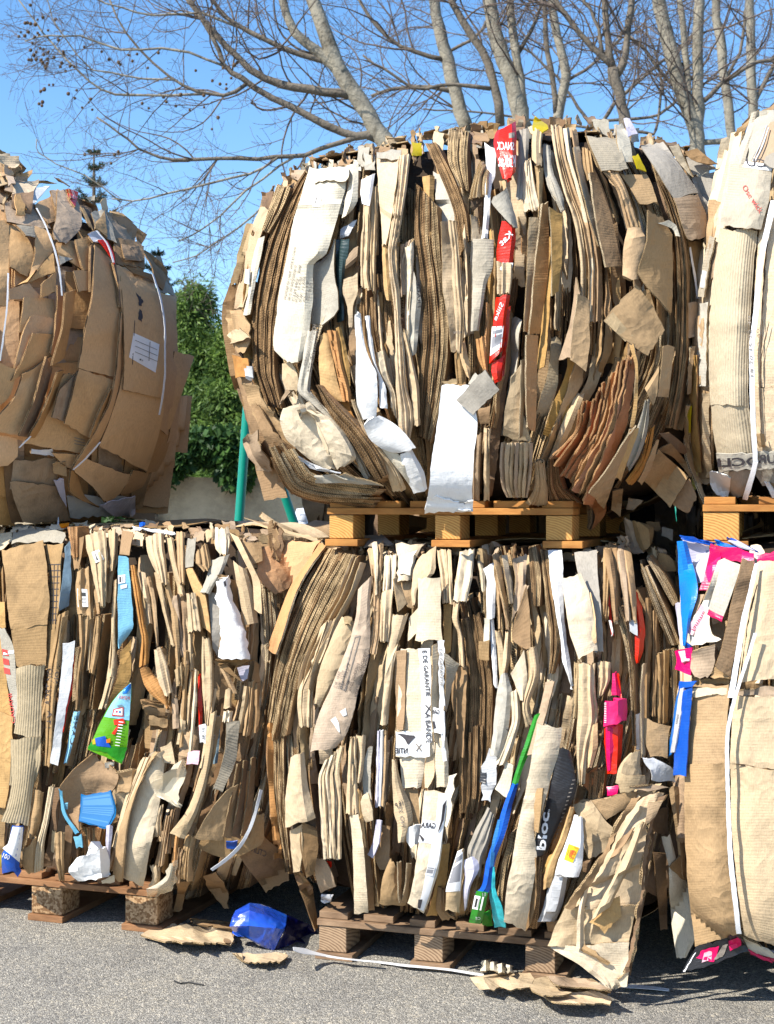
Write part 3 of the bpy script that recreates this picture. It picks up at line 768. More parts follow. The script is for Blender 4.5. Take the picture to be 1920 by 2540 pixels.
# ------------------------------------------------------------------ the setting: ground
def speckle_ground():
    m, t, b = new_mat('asphalt'); L = t.links.new
    tc = N(t, 'ShaderNodeTexCoord')
    v1 = N(t, 'ShaderNodeTexVoronoi', Scale=245.0); L(tc.outputs['Object'], v1.inputs['Vector'])
    v2 = N(t, 'ShaderNodeTexVoronoi', Scale=110.0); L(tc.outputs['Object'], v2.inputs['Vector'])
    n1 = N(t, 'ShaderNodeTexNoise', Scale=2.2, Detail=5.0, Roughness=0.65); L(tc.outputs['Object'], n1.inputs['Vector'])
    n2 = N(t, 'ShaderNodeTexNoise', Scale=120.0, Detail=3.0); L(tc.outputs['Object'], n2.inputs['Vector'])
    sep = N(t, 'ShaderNodeSeparateColor'); L(v1.outputs['Color'], sep.inputs[0])
    r1 = ramp(t, sep.outputs[0], [(0.0, (0.145, 0.138, 0.122)), (0.45, (0.245, 0.232, 0.206)), (0.8, (0.33, 0.312, 0.273)), (1.0, (0.50, 0.465, 0.395))])
    sep2 = N(t, 'ShaderNodeSeparateColor'); L(v2.outputs['Color'], sep2.inputs[0])
    r2 = ramp(t, sep2.outputs[1], [(0.0, (0.72, 0.72, 0.72)), (0.75, (1, 1, 1)), (1.0, (1.25, 1.2, 1.1))])
    mx = N(t, 'ShaderNodeMix', data_type='RGBA', blend_type='MULTIPLY'); mx.inputs[0].default_value = 1
    L(r1.outputs[0], mx.inputs[6]); L(r2.outputs[0], mx.inputs[7])
    r3 = ramp(t, n1.outputs[0], [(0.3, (0.74, 0.74, 0.76)), (0.5, (1, 1, 1)), (0.7, (1.1, 1.08, 1.04))])
    mx2 = N(t, 'ShaderNodeMix', data_type='RGBA', blend_type='MULTIPLY'); mx2.inputs[0].default_value = 1
    L(mx.outputs[2], mx2.inputs[6]); L(r3.outputs[0], mx2.inputs[7]); L(mx2.outputs[2], b.inputs['Base Color'])
    b.inputs['Roughness'].default_value = 0.9; b.inputs['Specular IOR Level'].default_value = 0.25
    bp = N(t, 'ShaderNodeBump', Strength=0.9, Distance=0.004); L(v1.outputs['Distance'], bp.inputs['Height']); bp.invert = True
    bp2 = N(t, 'ShaderNodeBump', Strength=0.4, Distance=0.004); L(n2.outputs[0], bp2.inputs['Height']); L(bp.outputs[0], bp2.inputs['Normal'])
    L(bp2.outputs[0], b.inputs['Normal'])
    return m
me = mk_mesh('ground', [(-600, -600, 0), (600, -600, 0), (600, 900, 0), (-600, 900, 0)], [(0, 1, 2, 3)], [speckle_ground()], smooth=False)
tag(link('ground', me), kind='structure')

# ------------------------------------------------------------------ wood
def wood_mat(name, a, c, rings=True, rough=0.75, scale=1.0, axis=(0.951, -0.309), chip=False):
    m, t, b = new_mat(name); L = t.links.new
    tc = N(t, 'ShaderNodeTexCoord')
    mp = N(t, 'ShaderNodeMapping'); L(tc.outputs['Object'], mp.inputs[0])
    mp.inputs['Rotation'].default_value = (0, 0, math.atan2(axis[1], axis[0]) * -1)
    mp.inputs['Scale'].default_value = (14, 14, 60) if not chip else (1, 1, 1)
    n1 = N(t, 'ShaderNodeTexNoise', Scale=1.0 if not chip else 95.0, Detail=5.0, Roughness=0.6); L(mp.outputs[0], n1.inputs['Vector'])
    n2 = N(t, 'ShaderNodeTexNoise', Scale=6.0, Detail=3.0); L(tc.outputs['Object'], n2.inputs['Vector'])
    if chip:
        vo = N(t, 'ShaderNodeTexVoronoi', Scale=120.0); L(tc.outputs['Object'], vo.inputs['Vector'])
        sep = N(t, 'ShaderNodeSeparateColor'); L(vo.outputs['Color'], sep.inputs[0])
        src = sep.outputs[0]
    else:
        src = n1.outputs[0]
    rp = ramp(t, src, [(0.25, c), (0.5, tuple((x + y) / 2 for x, y in zip(a, c))), (0.75, a)])
    st = ramp(t, n2.outputs[0], [(0.3, (0.7, 0.68, 0.66)), (0.6, (1.05, 1.05, 1.05))])
    mx = N(t, 'ShaderNodeMix', data_type='RGBA', blend_type='MULTIPLY'); mx.inputs[0].default_value = 1
    L(rp.outputs[0], mx.inputs[6]); L(st.outputs[0], mx.inputs[7]); L(mx.outputs[2], b.inputs['Base Color'])
    b.inputs['Roughness'].default_value = rough; b.inputs['Specular IOR Level'].default_value = 0.2
    bp = N(t, 'ShaderNodeBump', Strength=0.5, Distance=0.004); L(src, bp.inputs['Height']); L(bp.outputs[0], b.inputs['Normal'])
    return m
def ring_mat(name, a, c):
    """end grain: curved year rings"""
    m, t, b = new_mat(name); L = t.links.new
    tc = N(t, 'ShaderNodeTexCoord')
    mp = N(t, 'ShaderNodeMapping'); L(tc.outputs['Generated'], mp.inputs[0]); mp.inputs['Location'].default_value = (0.15, 0, 0.25); mp.inputs['Scale'].default_value = (1, 0.0, 1)
    wv = N(t, 'ShaderNodeTexWave', Scale=3.4, Distortion=1.6, Detail=2.0); wv.wave_type = 'RINGS'; wv.rings_direction = 'Y'; wv.inputs['Detail Scale'].default_value = 1.3
    L(mp.outputs[0], wv.inputs['Vector'])
    n1 = N(t, 'ShaderNodeTexNoise', Scale=60.0, Detail=4.0); L(tc.outputs['Object'], n1.inputs['Vector'])
    ad = N(t, 'ShaderNodeMath', operation='MULTIPLY_ADD'); ad.inputs[1].default_value = 0.6; L(wv.outputs['Fac'], ad.inputs[0])
    ml = N(t, 'ShaderNodeMath', operation='MULTIPLY'); ml.inputs[1].default_value = 0.5; L(n1.outputs[0], ml.inputs[0]); L(ml.outputs[0], ad.inputs[2])
    rp = ramp(t, ad.outputs[0], [(0.2, c), (0.75, a)]); L(rp.outputs[0], b.inputs['Base Color'])
    b.inputs['Roughness'].default_value = 0.8; b.inputs['Specular IOR Level'].default_value = 0.2
    bp = N(t, 'ShaderNodeBump', Strength=0.3, Distance=0.003); L(ad.outputs[0], bp.inputs['Height']); L(bp.outputs[0], b.inputs['Normal'])
    return m
M['fresh'] = wood_mat('fresh_pine', (0.50, 0.24, 0.065), (0.34, 0.135, 0.035)); M['fresh_end'] = ring_mat('fresh_pine_end', (0.58, 0.33, 0.10), (0.40, 0.18, 0.05))
M['old'] = wood_mat('weathered_pine', (0.31, 0.205, 0.125), (0.14, 0.085, 0.05)); M['old_end'] = ring_mat('weathered_pine_end', (0.36, 0.245, 0.15), (0.16, 0.10, 0.058))
M['chip'] = wood_mat('chip_block', (0.50, 0.33, 0.18), (0.22, 0.12, 0.055), chip=True); M['redwood'] = wood_mat('reddish_board', (0.36, 0.19, 0.09), (0.20, 0.095, 0.045))

def pallet(face, u0, v0, width, depth, wood, block, label, w_front=0.0, u_blocks=None, bw=0.10, bd=0.12, bh=0.083, board=0.022, ground_ext=0.012, group='pallets under the bales', ngap=6, tiltz=0.0):
    o = thing('wooden_pallet', tuple(face.pt(u0 + width / 2, v0, w_front - depth / 2)), label, 'pallet', group)
    rng = random.Random(int(u0 * 1000) + 5)
    U, Wn, Z = face.eu, -face.n, np.array([0, 0, 1.0])
    def P(u, w, z): return face.pt(u0 + u, v0 + z + tiltz * (u - width / 2), w_front - w)
    ub = u_blocks or [0.0, width / 2 - bw / 2, width - bw]
    z1 = board + 0.003; z2 = z1 + bh; z3 = z2 + board; z4 = z3 + board
    for i, u in enumerate(ub):
        m = MB(); x = -0.008 if ground_ext else 0; m.box(P(u + x, -ground_ext, 0), U * (bw - 2 * x + rng.uniform(0, .03)), Wn * (depth + 2 * ground_ext), Z * board)
        m.build('bottom_board', M[wood], o, bevel=0.002)
        for w in (0.0, depth / 2 - bd / 2, depth - bd):
            m = MB(); m.box(P(u + rng.uniform(-.003, .003), w + 0.001, z1 - 0.001), U * bw, Wn * bd, Z * (bh - 0.001)); m.build('block', M[block], o, bevel=0.003)
    for w in (0.0, depth / 2 - bd / 2, depth - bd):
        m = MB(); m.box(P(-0.004, w - 0.004, z2), U * (width + 0.008), Wn * (bd - 0.01), Z * (board - 0.001)); m.build('stringer_board', M[wood], o, bevel=0.002)
    for k in range(ngap):
        bwid = rng.uniform(0.085, 0.115); u = (width - bwid) * k / (ngap - 1)
        m = MB(); m.box(P(u, rng.uniform(0.004, 0.02), z3), U * bwid, Wn * (depth - 0.02), Z * board); m.build('deck_board', M[wood], o, bevel=0.002)
    return o

# ------------------------------------------------------------------ fronts of the six bales (stacked in two rows, the right end of each row nearer)
F_LC = Face(-0.2245, 4.86, 18, uc=0.50, vc=0.75, hu=0.73, hv=0.64, wf=0.08, hd=0.45, n=4.0)
F_UC = Face(-0.2245, 4.86, 18, uc=0.456, vc=2.08, hu=0.82, hv=0.64, wf=0.12, hd=0.5, n=3.2)
F_LL = Face(-0.9154, 5.183, 19, uc=-0.10, vc=0.785, hu=0.74, hv=0.66, wf=0.06, hd=0.45, n=4.5)
F_UL = Face(-1.323, 5.42, -34, uc=0.0, vc=2.00, hu=0.83, hv=0.72, wf=0.20, hd=0.60, n=1.95)
F_UR = Face(-0.2245, 4.86, 14, uc=1.98, vc=2.06, hu=0.88, hv=0.74, wf=0.24, hd=0.50, n=2.5)
F_LR = Face(-0.2245, 4.86, 14, uc=1.90, vc=0.80, hu=0.76, hv=0.62, wf=0.28, hd=0.40, n=5.0)

pallet(F_LC, 0.0, 0.0, 0.86, 1.15, 'old', 'old_end', 'weathered grey pallet on the asphalt under the lower middle bale', bw=0.095, bd=0.14, u_blocks=[0.0, 0.325, 0.69])
pallet(F_UC, 0.035, 1.35, 0.805, 1.15, 'fresh', 'fresh_end', 'fresh orange pine pallet with ring-grained blocks under the rounded upper middle bale', bw=0.083, bh=0.078)
pallet(F_LL, -0.75, 0.0, 0.875, 1.15, 'redwood', 'chip', 'pallet with speckled chipboard blocks under the bale with the torn toy carton', bw=0.125, bd=0.12, bh=0.098, u_blocks=[0.0, 0.373, 0.75], board=0.022)
pallet(F_UR, 1.24, 1.355, 0.9, 1.15, 'fresh', 'fresh_end', 'fresh pine pallet cut by the frame under the strapped upper bale', w_front=0.12, bw=0.105, bh=0.085)
pallet(F_LR, 1.30, 0.0, 0.9, 1.15, 'old', 'old_end', 'dark shaded pallet set back under the tall strapped carton bale', w_front=-0.40, bw=0.1)
# ------------------------------------------------------------------ upper middle bale
def begin(face, label, crop=None):
    o = thing('cardboard_bale', tuple(face.pt(face.uc, face.vc - face.hv, face.wf - 0.55)), label, 'bale', 'pressed bales of waste cardboard')
    CUR['face'] = face; CUR['root'] = o; CUR['crop'] = crop
    return o
def crop(c): CUR['crop'] = c
S = sheet
FP = 'folded_carton'
begin(F_UC, 'rounded upper middle bale of mixed folded cardboard with red snack wrappers and a white board')
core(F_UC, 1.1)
rng = np.random.default_rng(42)
FL = Flow([(0.0, [(640, 500), (590, 640), (565, 790), (580, 920), (610, 1080), (680, 1220)]), (0.10, [(730, 420), (660, 640), (620, 860), (680, 1030), (800, 1150), (930, 1250)]),
           (0.25, [(880, 380), (850, 600), (830, 800), (870, 950), (960, 1110), (1040, 1255)]), (0.38, [(1000, 360), (995, 600), (1010, 850), (1040, 1050), (1070, 1260)]),
           (0.52, [(1150, 330), (1170, 600), (1180, 900), (1160, 1100), (1150, 1260)]), (0.66, [(1300, 310), (1335, 600), (1320, 900), (1280, 1100), (1250, 1260)]),
           (0.80, [(1450, 310), (1540, 600), (1560, 850), (1480, 1020), (1380, 1220)]), (0.90, [(1560, 330), (1660, 600), (1670, 850), (1600, 1050), (1480, 1250)]), (1.0, [(1700, 400), (1735, 650), (1715, 900), (1690, 1030), (1620, 1170)])])
side_sheets(F_UC, 1.05, rng, ('left', 'right', 'top'), 12)
fill(FL, rng, 420, 170, [('kraft', 6), ('lite', 3), ('tan', 5), ('cream', 1), ('brown', 3), ('greyw', .5), ('gold', 1), ('mauve', 1)], [('e_brown', 4), ('e_tan', 3), ('e_pale', 1)], width=(9, 30))
crop('A')
p = Pile()
stack([(525, 380, 560, 390), (430, 520, 500, 560), (330, 720, 430, 800), (255, 950, 385, 1050), (210, 1250, 335, 1380), (205, 1480, 335, 1560), (290, 1780, 380, 1800)], 11, ('brown',), 'e_brown', off=0.03, pile=p, thick=0.12)
stack([(350, 470, 430, 490), (300, 620, 370, 640), (260, 740, 300, 760)], 5, ('tan', 'brown'), 'e_tan', off=0.05, pile=p)
stack([(1170, 460, 1300, 600), (1160, 700, 1310, 800), (1190, 950, 1345, 1100), (1215, 1250, 1365, 1400), (1190, 1700, 1330, 1720), (1195, 1960, 1260, 2000)], 11, ('brown', 'tan'), ['e_brown', 'e_brown', 'e_tan'], off=0.03, pile=p)
stack([(1230, 230, 1290, 220), (1330, 450, 1390, 420), (1400, 660, 1470, 640), (1430, 900, 1490, 800)], 6, ('brown', 'tan'), 'e_brown', off=0.02, pile=p)
stack([(1370, 140, 1490, 160), (1360, 300, 1480, 320), (1430, 480, 1490, 520)], 6, ('tan', 'brown'), 'e_tan', off=0.03, pile=p)
stack([(940, 1000, 1000, 1010), (970, 1250, 1020, 1250), (1000, 1480, 1040, 1470)], 5, ('brown',), 'e_brown', off=0.0, pile=p)
# cream panel with printed lines
big = S([(540, 375, 762, 380), (512, 480, 757, 470), (440, 720, 692, 720), (412, 880, 642, 880), (395, 960, 566, 952), (365, 1120, 562, 1150), (338, 1330, 545, 1350), (330, 1440, 525, 1470), (388, 1512, 500, 1528)], 'pale', off=0.075, tilt=0.015, bul=0.014, kink=0.007, crum=0.003, tint=0.6, ragged=4)
decal(big, [(580, 530, 618, 530), (560, 600, 605, 604)], 'barcode', 'barcode_label')
for k, (s_, o_, l) in enumerate([('FATHOME EN CHINE, MADE IN CHINA', (388, 1150), 318), ('08-12 101 MOZOISORI O', (412, 1155), 210), ('CTN NO.  308', (437, 1160), 215), ('N.W.  16 KGS', (455, 1165), 150), ('G.W.  17 KGS', (478, 1165), 150), ('CFT:  3.0', (503, 1165), 120), ('QTE.  24 PCS', (527, 1160), 110)]):
    print_text(big, s_, o_, (l * 0.20, -l * 0.98), (15, 2), 'inkgrey', name='printed_text')
S([(545, 372, 775, 365), (560, 420, 780, 420), (575, 455, 755, 448)], 'pale', off=0.095, tilt=0.0, kink=0.004, tuck=(0.05, 0), tint=0.5)
S([(760, 362, 832, 340), (775, 470, 832, 440), (755, 560, 828, 560), (735, 672, 785, 640)], 'pale', off=0.06, bul=0.025, tint=0.6, name=FP, waves=0.002, nwave=9, close=.02)
t_ = S([(755, 420, 775, 440), (740, 520, 760, 530), (710, 640, 740, 650)], 'greyw', off=0.055, tint=0.3)
print_text(t_, 'fragile', (735, 610), (22, -110), (18, 4), 'ink')
fl = S([(640, 910, 692, 800), (566, 960, 690, 1000), (563, 1150, 708, 1100), (555, 1300, 712, 1220), (610, 1310, 620, 1300)], 'greyw', off=0.045, tilt=-0.03, tint=0.4)
S([(560, 1170, 640, 1230), (545, 1320, 622, 1300), (510, 1530, 560, 1520)], 'cream', off=0.03, tilt=-0.04, tint=0.3)
S([(700, 800, 782, 790), (698, 900, 765, 920), (705, 1050, 748, 1040), (705, 1290, 750, 1280)], 'bottle', off=0.03, bul=0.01, kink=0.012, tint=0.5, name='plastic_bag')
S([(725, 740, 820, 690), (720, 790, 770, 780)], 'silver', off=0.03, crum=0.006, name='plastic_bag')
S([(760, 900, 830, 830), (755, 975, 825, 920)], 'mauve', off=0.035, tint=0.3)
S([(745, 1030, 830, 1000), (740, 1110, 832, 1100), (770, 1200, 800, 1200), (780, 1320, 800, 1310)], 'lite', off=0.04, tint=0.7)
w = S([(852, 440, 935, 400), (845, 520, 915, 520), (860, 590, 905, 610), (855, 780, 902, 780), (848, 1000, 890, 1000), (850, 1080, 908, 1095)], 'lite', off=0.055, bul=0.014, name=FP, tint=0.6, close=.02)
decal(w, [(852, 445, 932, 405), (846, 520, 915, 520), (856, 585, 900, 600)], 'inkwhite', 'white_wrap', lift=0.004)
S([(905, 490, 950, 478), (900, 700, 945, 700), (895, 900, 940, 900), (903, 1060, 935, 1110)], 'lite', off=0.045, bul=0.012, name=FP, tint=0.5, close=.02)
S([(940, 285, 1085, 275), (945, 400, 1062, 430), (955, 560, 1040, 590), (970, 700, 1012, 760), (975, 830, 995, 830)], 'lite', off=0.06, tilt=-0.02, kink=0.012, tint=0.75, tuck=(0.03, 0))
S([(940, 280, 1088, 270), (945, 320, 1085, 322)], 'greyw', off=0.072, tuck=(0.03, 0), tint=0.3)
S([(1062, 300, 1145, 290), (1045, 480, 1122, 480), (1035, 640, 1092, 660), (1015, 780, 1075, 770), (1010, 880, 1045, 900), (1020, 1000, 1055, 1000), (1035, 1120, 1078, 1110), (1050, 1300, 1085, 1280), (1052, 1500, 1105, 1480), (1058, 1660, 1115, 1650), (1065, 1860, 1160, 1840), (1090, 1960, 1142, 1972)], 'lite', off=0.07, bul=0.02, name=FP, kink=0.012, tint=0.75, waves=0.0025, nwave=26, close=.02)
S([(1095, 1330, 1110, 1330), (1120, 1520, 1160, 1530), (1140, 1700, 1195, 1700), (1160, 1900, 1200, 1900)], 'lite', off=0.06, bul=0.014, name=FP, tint=0.6, waves=0.002, nwave=14, close=.02)
S([(972, 830, 1010, 830), (975, 960, 1020, 980), (990, 1110, 1030, 1130), (1000, 1160, 1030, 1165)], 'gold', off=0.05, bul=0.01, name=FP, tint=0.6, close=.02)
S([(1085, 830, 1165, 790), (1080, 950, 1110, 950), (1090, 1130, 1115, 1130)], 'mauve', off=0.035, bul=0.01, name=FP, close=.02)
S([(1110, 850, 1162, 800), (1120, 1020, 1160, 1010), (1110, 1240, 1145, 1220), (1115, 1390, 1140, 1390)], 'cream', off=0.045, bul=0.012, name=FP, close=.02)
t_ = S([(1160, 980, 1185, 1050), (1150, 1130, 1205, 1160), (1140, 1280, 1195, 1290), (1140, 1500, 1175, 1480)], 'greyw', off=0.05, bul=0.008, tint=0.5)
print_text(t_, 'FRAGE', (1185, 1200), (-6, -150), (20, 0), 'ink')
S([(1325, 697, 1368, 690), (1330, 900, 1385, 900), (1330, 1050, 1390, 1050), (1360, 1250, 1402, 1250), (1385, 1460, 1412, 1462)], 'lite', off=0.06, tilt=0.02, tint=0.7)
m_ = S([(1366, 692, 1412, 688), (1385, 900, 1432, 850), (1390, 1050, 1445, 1050), (1405, 1250, 1462, 1250), (1412, 1460, 1445, 1462)], 'lite', off=0.07, bul=0.012, tint=0.6, name=FP, close=.02)
print_text(m_, 'Nina/0908', (1380, 1345), (75, -10), (4, 20), 'inkgrey')
S([(1400, 1470, 1450, 1465), (1415, 1650, 1470, 1640)], 'kraft', off=0.04, bul=.01, name=FP)
S([(1512, 790, 1637, 795), (1508, 950, 1632, 950), (1510, 1060, 1592, 1060), (1505, 1200, 1570, 1200), (1500, 1340, 1545, 1345)], 'ribgrey', off=0.085, bul=0.008, tilt=0.01, tint=0.75, ragged=2)
S([(1580, 228, 1650, 260), (1592, 400, 1642, 420), (1582, 480, 1625, 470), (1580, 600, 1615, 600), (1562, 790, 1602, 792)], 'white', off=0.085, bul=0.012, tint=0.7, name=FP, kink=.01)
for k in range(6):
    S([(1558 + k * 9, 330 + k * 12, 1578 + k * 9, 335 + k * 12), (1525 + k * 14, 430, 1545 + k * 14, 430), (1495 + k * 20, 560 - k * 6, 1515 + k * 20, 565 - k * 6)], 'cream' if k % 2 else 'lite', off=0.06 + 0.012 * (k % 3), tilt=0.03, name=FP, bul=.006, tint=0.6)
S([(1500, 570, 1620, 470), (1510, 620, 1615, 540)], 'dark', off=0.05, crum=0.01)  # dark sheet painted in for the shade under the pleats
crop('B')
rd = S([(195, 140, 297, 92), (182, 180, 302, 150), (192, 260, 302, 250), (212, 340, 302, 340), (230, 400, 282, 380)], 'red', off=0.10, bul=0.03, tint=0.6, name='snack_wrapper', label='bright red snack wrapper with white lettering', close=.02)
print_text(rd, 'KitKat', (298, 330), (-92, -4), (0, -62), 'inkwhite', bold=0.02)
print_text(rd, 'SNACK', (290, 240), (-92, -2), (0, -42), 'inkwhite', bold=0.01)
decal(rd, [(262, 150, 292, 145), (262, 178, 292, 174)], 'inkgrey', 'printed_patch')
r2 = S([(225, 620, 297, 640), (205, 720, 300, 700), (198, 800, 290, 790), (198, 845, 282, 848)], 'red', off=0.075, bul=0.012, tint=0.6, name='snack_wrapper')
for a0 in range(10):
    a1 = a0 * 36
S([(198, 842, 282, 845), (198, 920, 280, 920), (200, 1005, 270, 1003)], 'lite', off=0.078, bul=0.012, tint=0.7, name=FP)
d_ = S([(205, 838, 285, 840), (208, 880, 278, 885)], 'white', off=0.085, name='paper_label', tint=.6, kink=0, ragged=0)
decal(d_, [(212, 842, 280, 845), (214, 875, 272, 880)], 'barcode', 'barcode_label')
r3 = S([(195, 1022, 267, 1010), (180, 1160, 247, 1165), (168, 1250, 250, 1200), (158, 1380, 225, 1310)], 'red', off=0.08, bul=0.012, tint=0.6, name='snack_wrapper')
decal(r3, [(172, 1180, 235, 1175), (162, 1335, 222, 1290)], 'lines', 'small_print')
print_text(r2, 'Kat', (285, 690), (-60, 60), (-22, -22), 'inkwhite', bold=.02)
print_text(r3, 'Slike', (235, 1060), (-40, 90), (-18, -14), 'inkwhite')
S([(245, 1080, 272, 1070), (235, 1200, 262, 1200), (225, 1310, 245, 1300), (215, 1450, 235, 1440)], 'red', off=0.06, tint=0.3, name='snack_wrapper')
r4 = S([(170, 1390, 240, 1330), (175, 1440, 225, 1420), (185, 1480, 220, 1470)], 'red', off=0.07, tint=0.5, name='snack_wrapper')
crop('D')
S([(172, 205, 235, 190), (170, 260, 225, 240), (185, 305, 220, 300)], 'red', off=0.08, bul=0.01, tint=0.7, name='snack_wrapper')
crop('B')
S([(165, 520, 252, 430), (270, 635, 312, 655)], 'greyw', off=0.10, tilt=0.03, bul=0.015, tint=0.4)
S([(315, 125, 370, 130), (310, 300, 365, 300), (300, 500, 345, 500)], 'grey', off=0.05, bul=0.01, tint=0.6, name=FP)
S([(388, 120, 445, 140), (382, 210, 437, 220), (388, 300, 437, 325)], 'lite', off=0.08, bul=0.015, tint=0.5, name=FP, close=.02)
S([(395, 72, 402, 66), (388, 110, 478, 120), (395, 130, 440, 148)], 'yellow', off=0.09, tint=0.6, name='plastic_piece')
S([(340, 320, 380, 280), (335, 450, 405, 440), (345, 560, 440, 560)], 'cream', off=0.06, bul=0.02, tint=0.6, name=FP, close=.02)
S([(400, 330, 450, 330), (410, 450, 440, 450), (415, 590, 435, 590)], 'lite', off=0.055, bul=0.012, name=FP)
S([(440, 210, 480, 215), (445, 330, 490, 330), (470, 440, 545, 470), (540, 560, 560, 560)], 'greyw', off=0.05, bul=0.012, name=FP, tint=0.5)
for k, (x0, x1, x2) in enumerate([(485, 540, 650), (515, 575, 690), (550, 610, 700), (590, 640, 735)]):
    S([(x0, 110 + 8 * k, x0 + 32, 105 + 8 * k), (x0 + 20, 260, x0 + 50, 260), (x1 + 10, 450, x1 + 44, 450), (x2 - 40, 640, x2, 640), (x2 - 5, 900, x2 + 25, 900), (x2 - 10, 1150, x2 + 20, 1150)], ['lite', 'kraft', 'cream', 'tan'][k], off=0.05 + 0.01 * (k % 2), tilt=0.02, bul=0.008, name=FP, tint=0.6)
S([(605, 220, 635, 215), (640, 400, 670, 395), (690, 600, 720, 590), (740, 750, 760, 750)], 'cream', off=0.07, tilt=0.03, tint=0.6)
S([(650, 230, 700, 240), (660, 330, 715, 350), (680, 400, 720, 410)], 'kraft', off=0.07, bul=0.015, name=FP, tint=.4)
S([(678, 172, 838, 175), (715, 260, 868, 262), (755, 352, 900, 347)], 'ribgrey', off=0.12, tilt=0.02, tint=0.45, tuck=(0.04, 0))
S([(690, 355, 722, 360), (712, 500, 790, 540), (742, 690, 832, 700), (780, 862, 866, 856)], 'tan', off=0.085, tilt=0.035, tint=0.6, edge='e_pale', thick=0.006)
S([(762, 362, 842, 352), (835, 450, 885, 440), (862, 540, 905, 500), (888, 650, 960, 660)], 'kraft', off=0.10, bul=0.02, tint=0.6, name=FP, waves=0.003, nwave=6, close=.03)
S([(895, 650, 965, 655), (870, 780, 998, 745), (866, 910, 955, 935)], 'kraft', off=0.115, bul=0.02, tint=0.7, name=FP, waves=0.003, nwave=4, close=.03)
S([(850, 370, 990, 360), (910, 450, 1030, 440), (960, 530, 1050, 520)], 'kraft', off=0.08, crum=0.01, tint=0.5)
S([(830, 110, 865, 100), (840, 200, 905, 180), (870, 310, 920, 300)], 'pale', off=0.10, tilt=0.03, tint=0.5)
S([(872, 75, 905, 72), (895, 170, 945, 150)], 'lilac', off=0.09, tint=0.4, name='paper_sheet')
S([(920, 270, 950, 265), (945, 340, 992, 350)], 'yellow', off=0.11, tint=0.5, name='plastic_piece')
S([(1002, 560, 1080, 600), (1000, 720, 1130, 690), (945, 890, 1135, 860), (1010, 980, 1132, 1000), (1112, 1090, 1130, 1105)], 'kraft', off=0.11, tilt=0.05, tint=0.4, smooth=False, crum=0.003)
S([(1055, 630, 1110, 612), (1130, 660, 1150, 640), (1150, 700, 1172, 705)], 'pale', off=0.12, tint=0.5)
S([(962, 215, 1085, 195), (1148, 502, 1272, 468)], 'grey', off=0.09, tilt=-0.02, tint=0.75, tuck=(0.05, 0), ow=[-0.05, 0, 0.01, 0.01])
S([(1140, 490, 1270, 475), (1185, 640, 1330, 640), (1215, 727, 1338, 690)], 'mauve', off=0.10, tilt=-0.03, tint=0.45, waves=0.004, nwave=5)
S([(1110, 215, 1165, 210), (1160, 300, 1200, 300), (1210, 360, 1235, 380)], 'ribgrey', off=0.07, tilt=-0.02, tint=0.5, waves=0.003, nwave=6)
S([(1232, 395, 1428, 335), (1335, 625, 1380, 600)], 'grey', off=0.02, tilt=-0.03, tint=0.9, smooth=False)
S([(1192, 250, 1262, 236), (1230, 290, 1330, 285), (1300, 316, 1378, 325)], 'tan', off=0.05, tilt=0.0, tint=0.4, label='brown flap standing off the top')
S([(1200, 270, 1300, 290), (1235, 380, 1370, 340)], 'grey', off=0.02, tint=0.9)
p2 = p
stack([(1040, 400, 1090, 400), (1110, 560, 1150, 560), (1150, 760, 1200, 760), (1160, 1000, 1215, 1000), (1150, 1250, 1215, 1250), (1130, 1500, 1185, 1500), (1090, 1700, 1140, 1720)], 7, ('tan', 'brown'), ['e_brown', 'e_tan'], off=0.06, pile=p, thick=.12)
S([(1215, 730, 1300, 720), (1240, 880, 1305, 880), (1270, 1030, 1300, 1030)], 'kraft', off=0.01, tint=0.3)
S([(1222, 760, 1230, 755), (1245, 900, 1255, 900), (1262, 1030, 1272, 1030)], 'strap', off=0.05, name='strap', edge='strap', thick=.001, ragged=0)
S([(1195, 1045, 1290, 1040), (1200, 1140, 1265, 1140), (1205, 1245, 1260, 1235)], 'mauve', off=0.05, bul=.01, tint=.5, waves=.003, nwave=5)
S([(765, 1150, 942, 952), (860, 1232, 1020, 1060), (1000, 1338, 1092, 1195)], 'kraft', off=0.12, tilt=0.02, tint=0.5, smooth=False, thick=.006, edge='e_pale', crum=.002)
S([(770, 1150, 815, 1100), (880, 1255, 920, 1225)], 'lite', off=0.128, tint=0.3, waves=.003, nwave=8, kink=0)
S([(975, 990, 1010, 985), (1010, 1110, 1045, 1100), (1035, 1160, 1085, 1170)], 'kraft', off=0.11, tint=0.4)
S([(620, 912, 637, 1000), (590, 1130, 620, 1130), (530, 1352, 592, 1345)], 'mauve', off=0.075, tilt=-0.03, tint=0.35)
S([(632, 1002, 692, 1040), (600, 1200, 692, 1240), (590, 1352, 672, 1425)], 'kraft', off=0.09, tilt=0.02, tint=0.6, edge='e_pale', thick=.006)
S([(440, 530, 470, 520), (425, 650, 475, 640), (400, 900, 470, 900), (372, 1220, 425, 1222)], 'orange', off=0.075, tilt=0.03, tint=0.6, edge='e_pale', thick=.006)
S([(480, 545, 548, 580), (490, 800, 545, 780), (492, 1015, 525, 990)], 'gold', off=0.085, tilt=0.02, tint=0.3, edge='e_pale', thick=.006)
S([(370, 595, 448, 595), (365, 700, 425, 700), (360, 900, 402, 900), (350, 1100, 380, 1100), (345, 1210, 365, 1210)], 'lite', off=0.065, tilt=0.02, tint=0.5)
S([(470, 700, 540, 720), (440, 1000, 480, 1020), (430, 1200, 470, 1200), (410, 1400, 450, 1400)], 'gold', off=0.055, tilt=-0.02, tint=0.3)
crop('D')
S([(358, 65, 418, 70), (352, 300, 412, 300), (360, 562, 402, 582)], 'orange', off=0.08, tilt=0.03, tint=0.7, edge='e_pale', thick=.006)
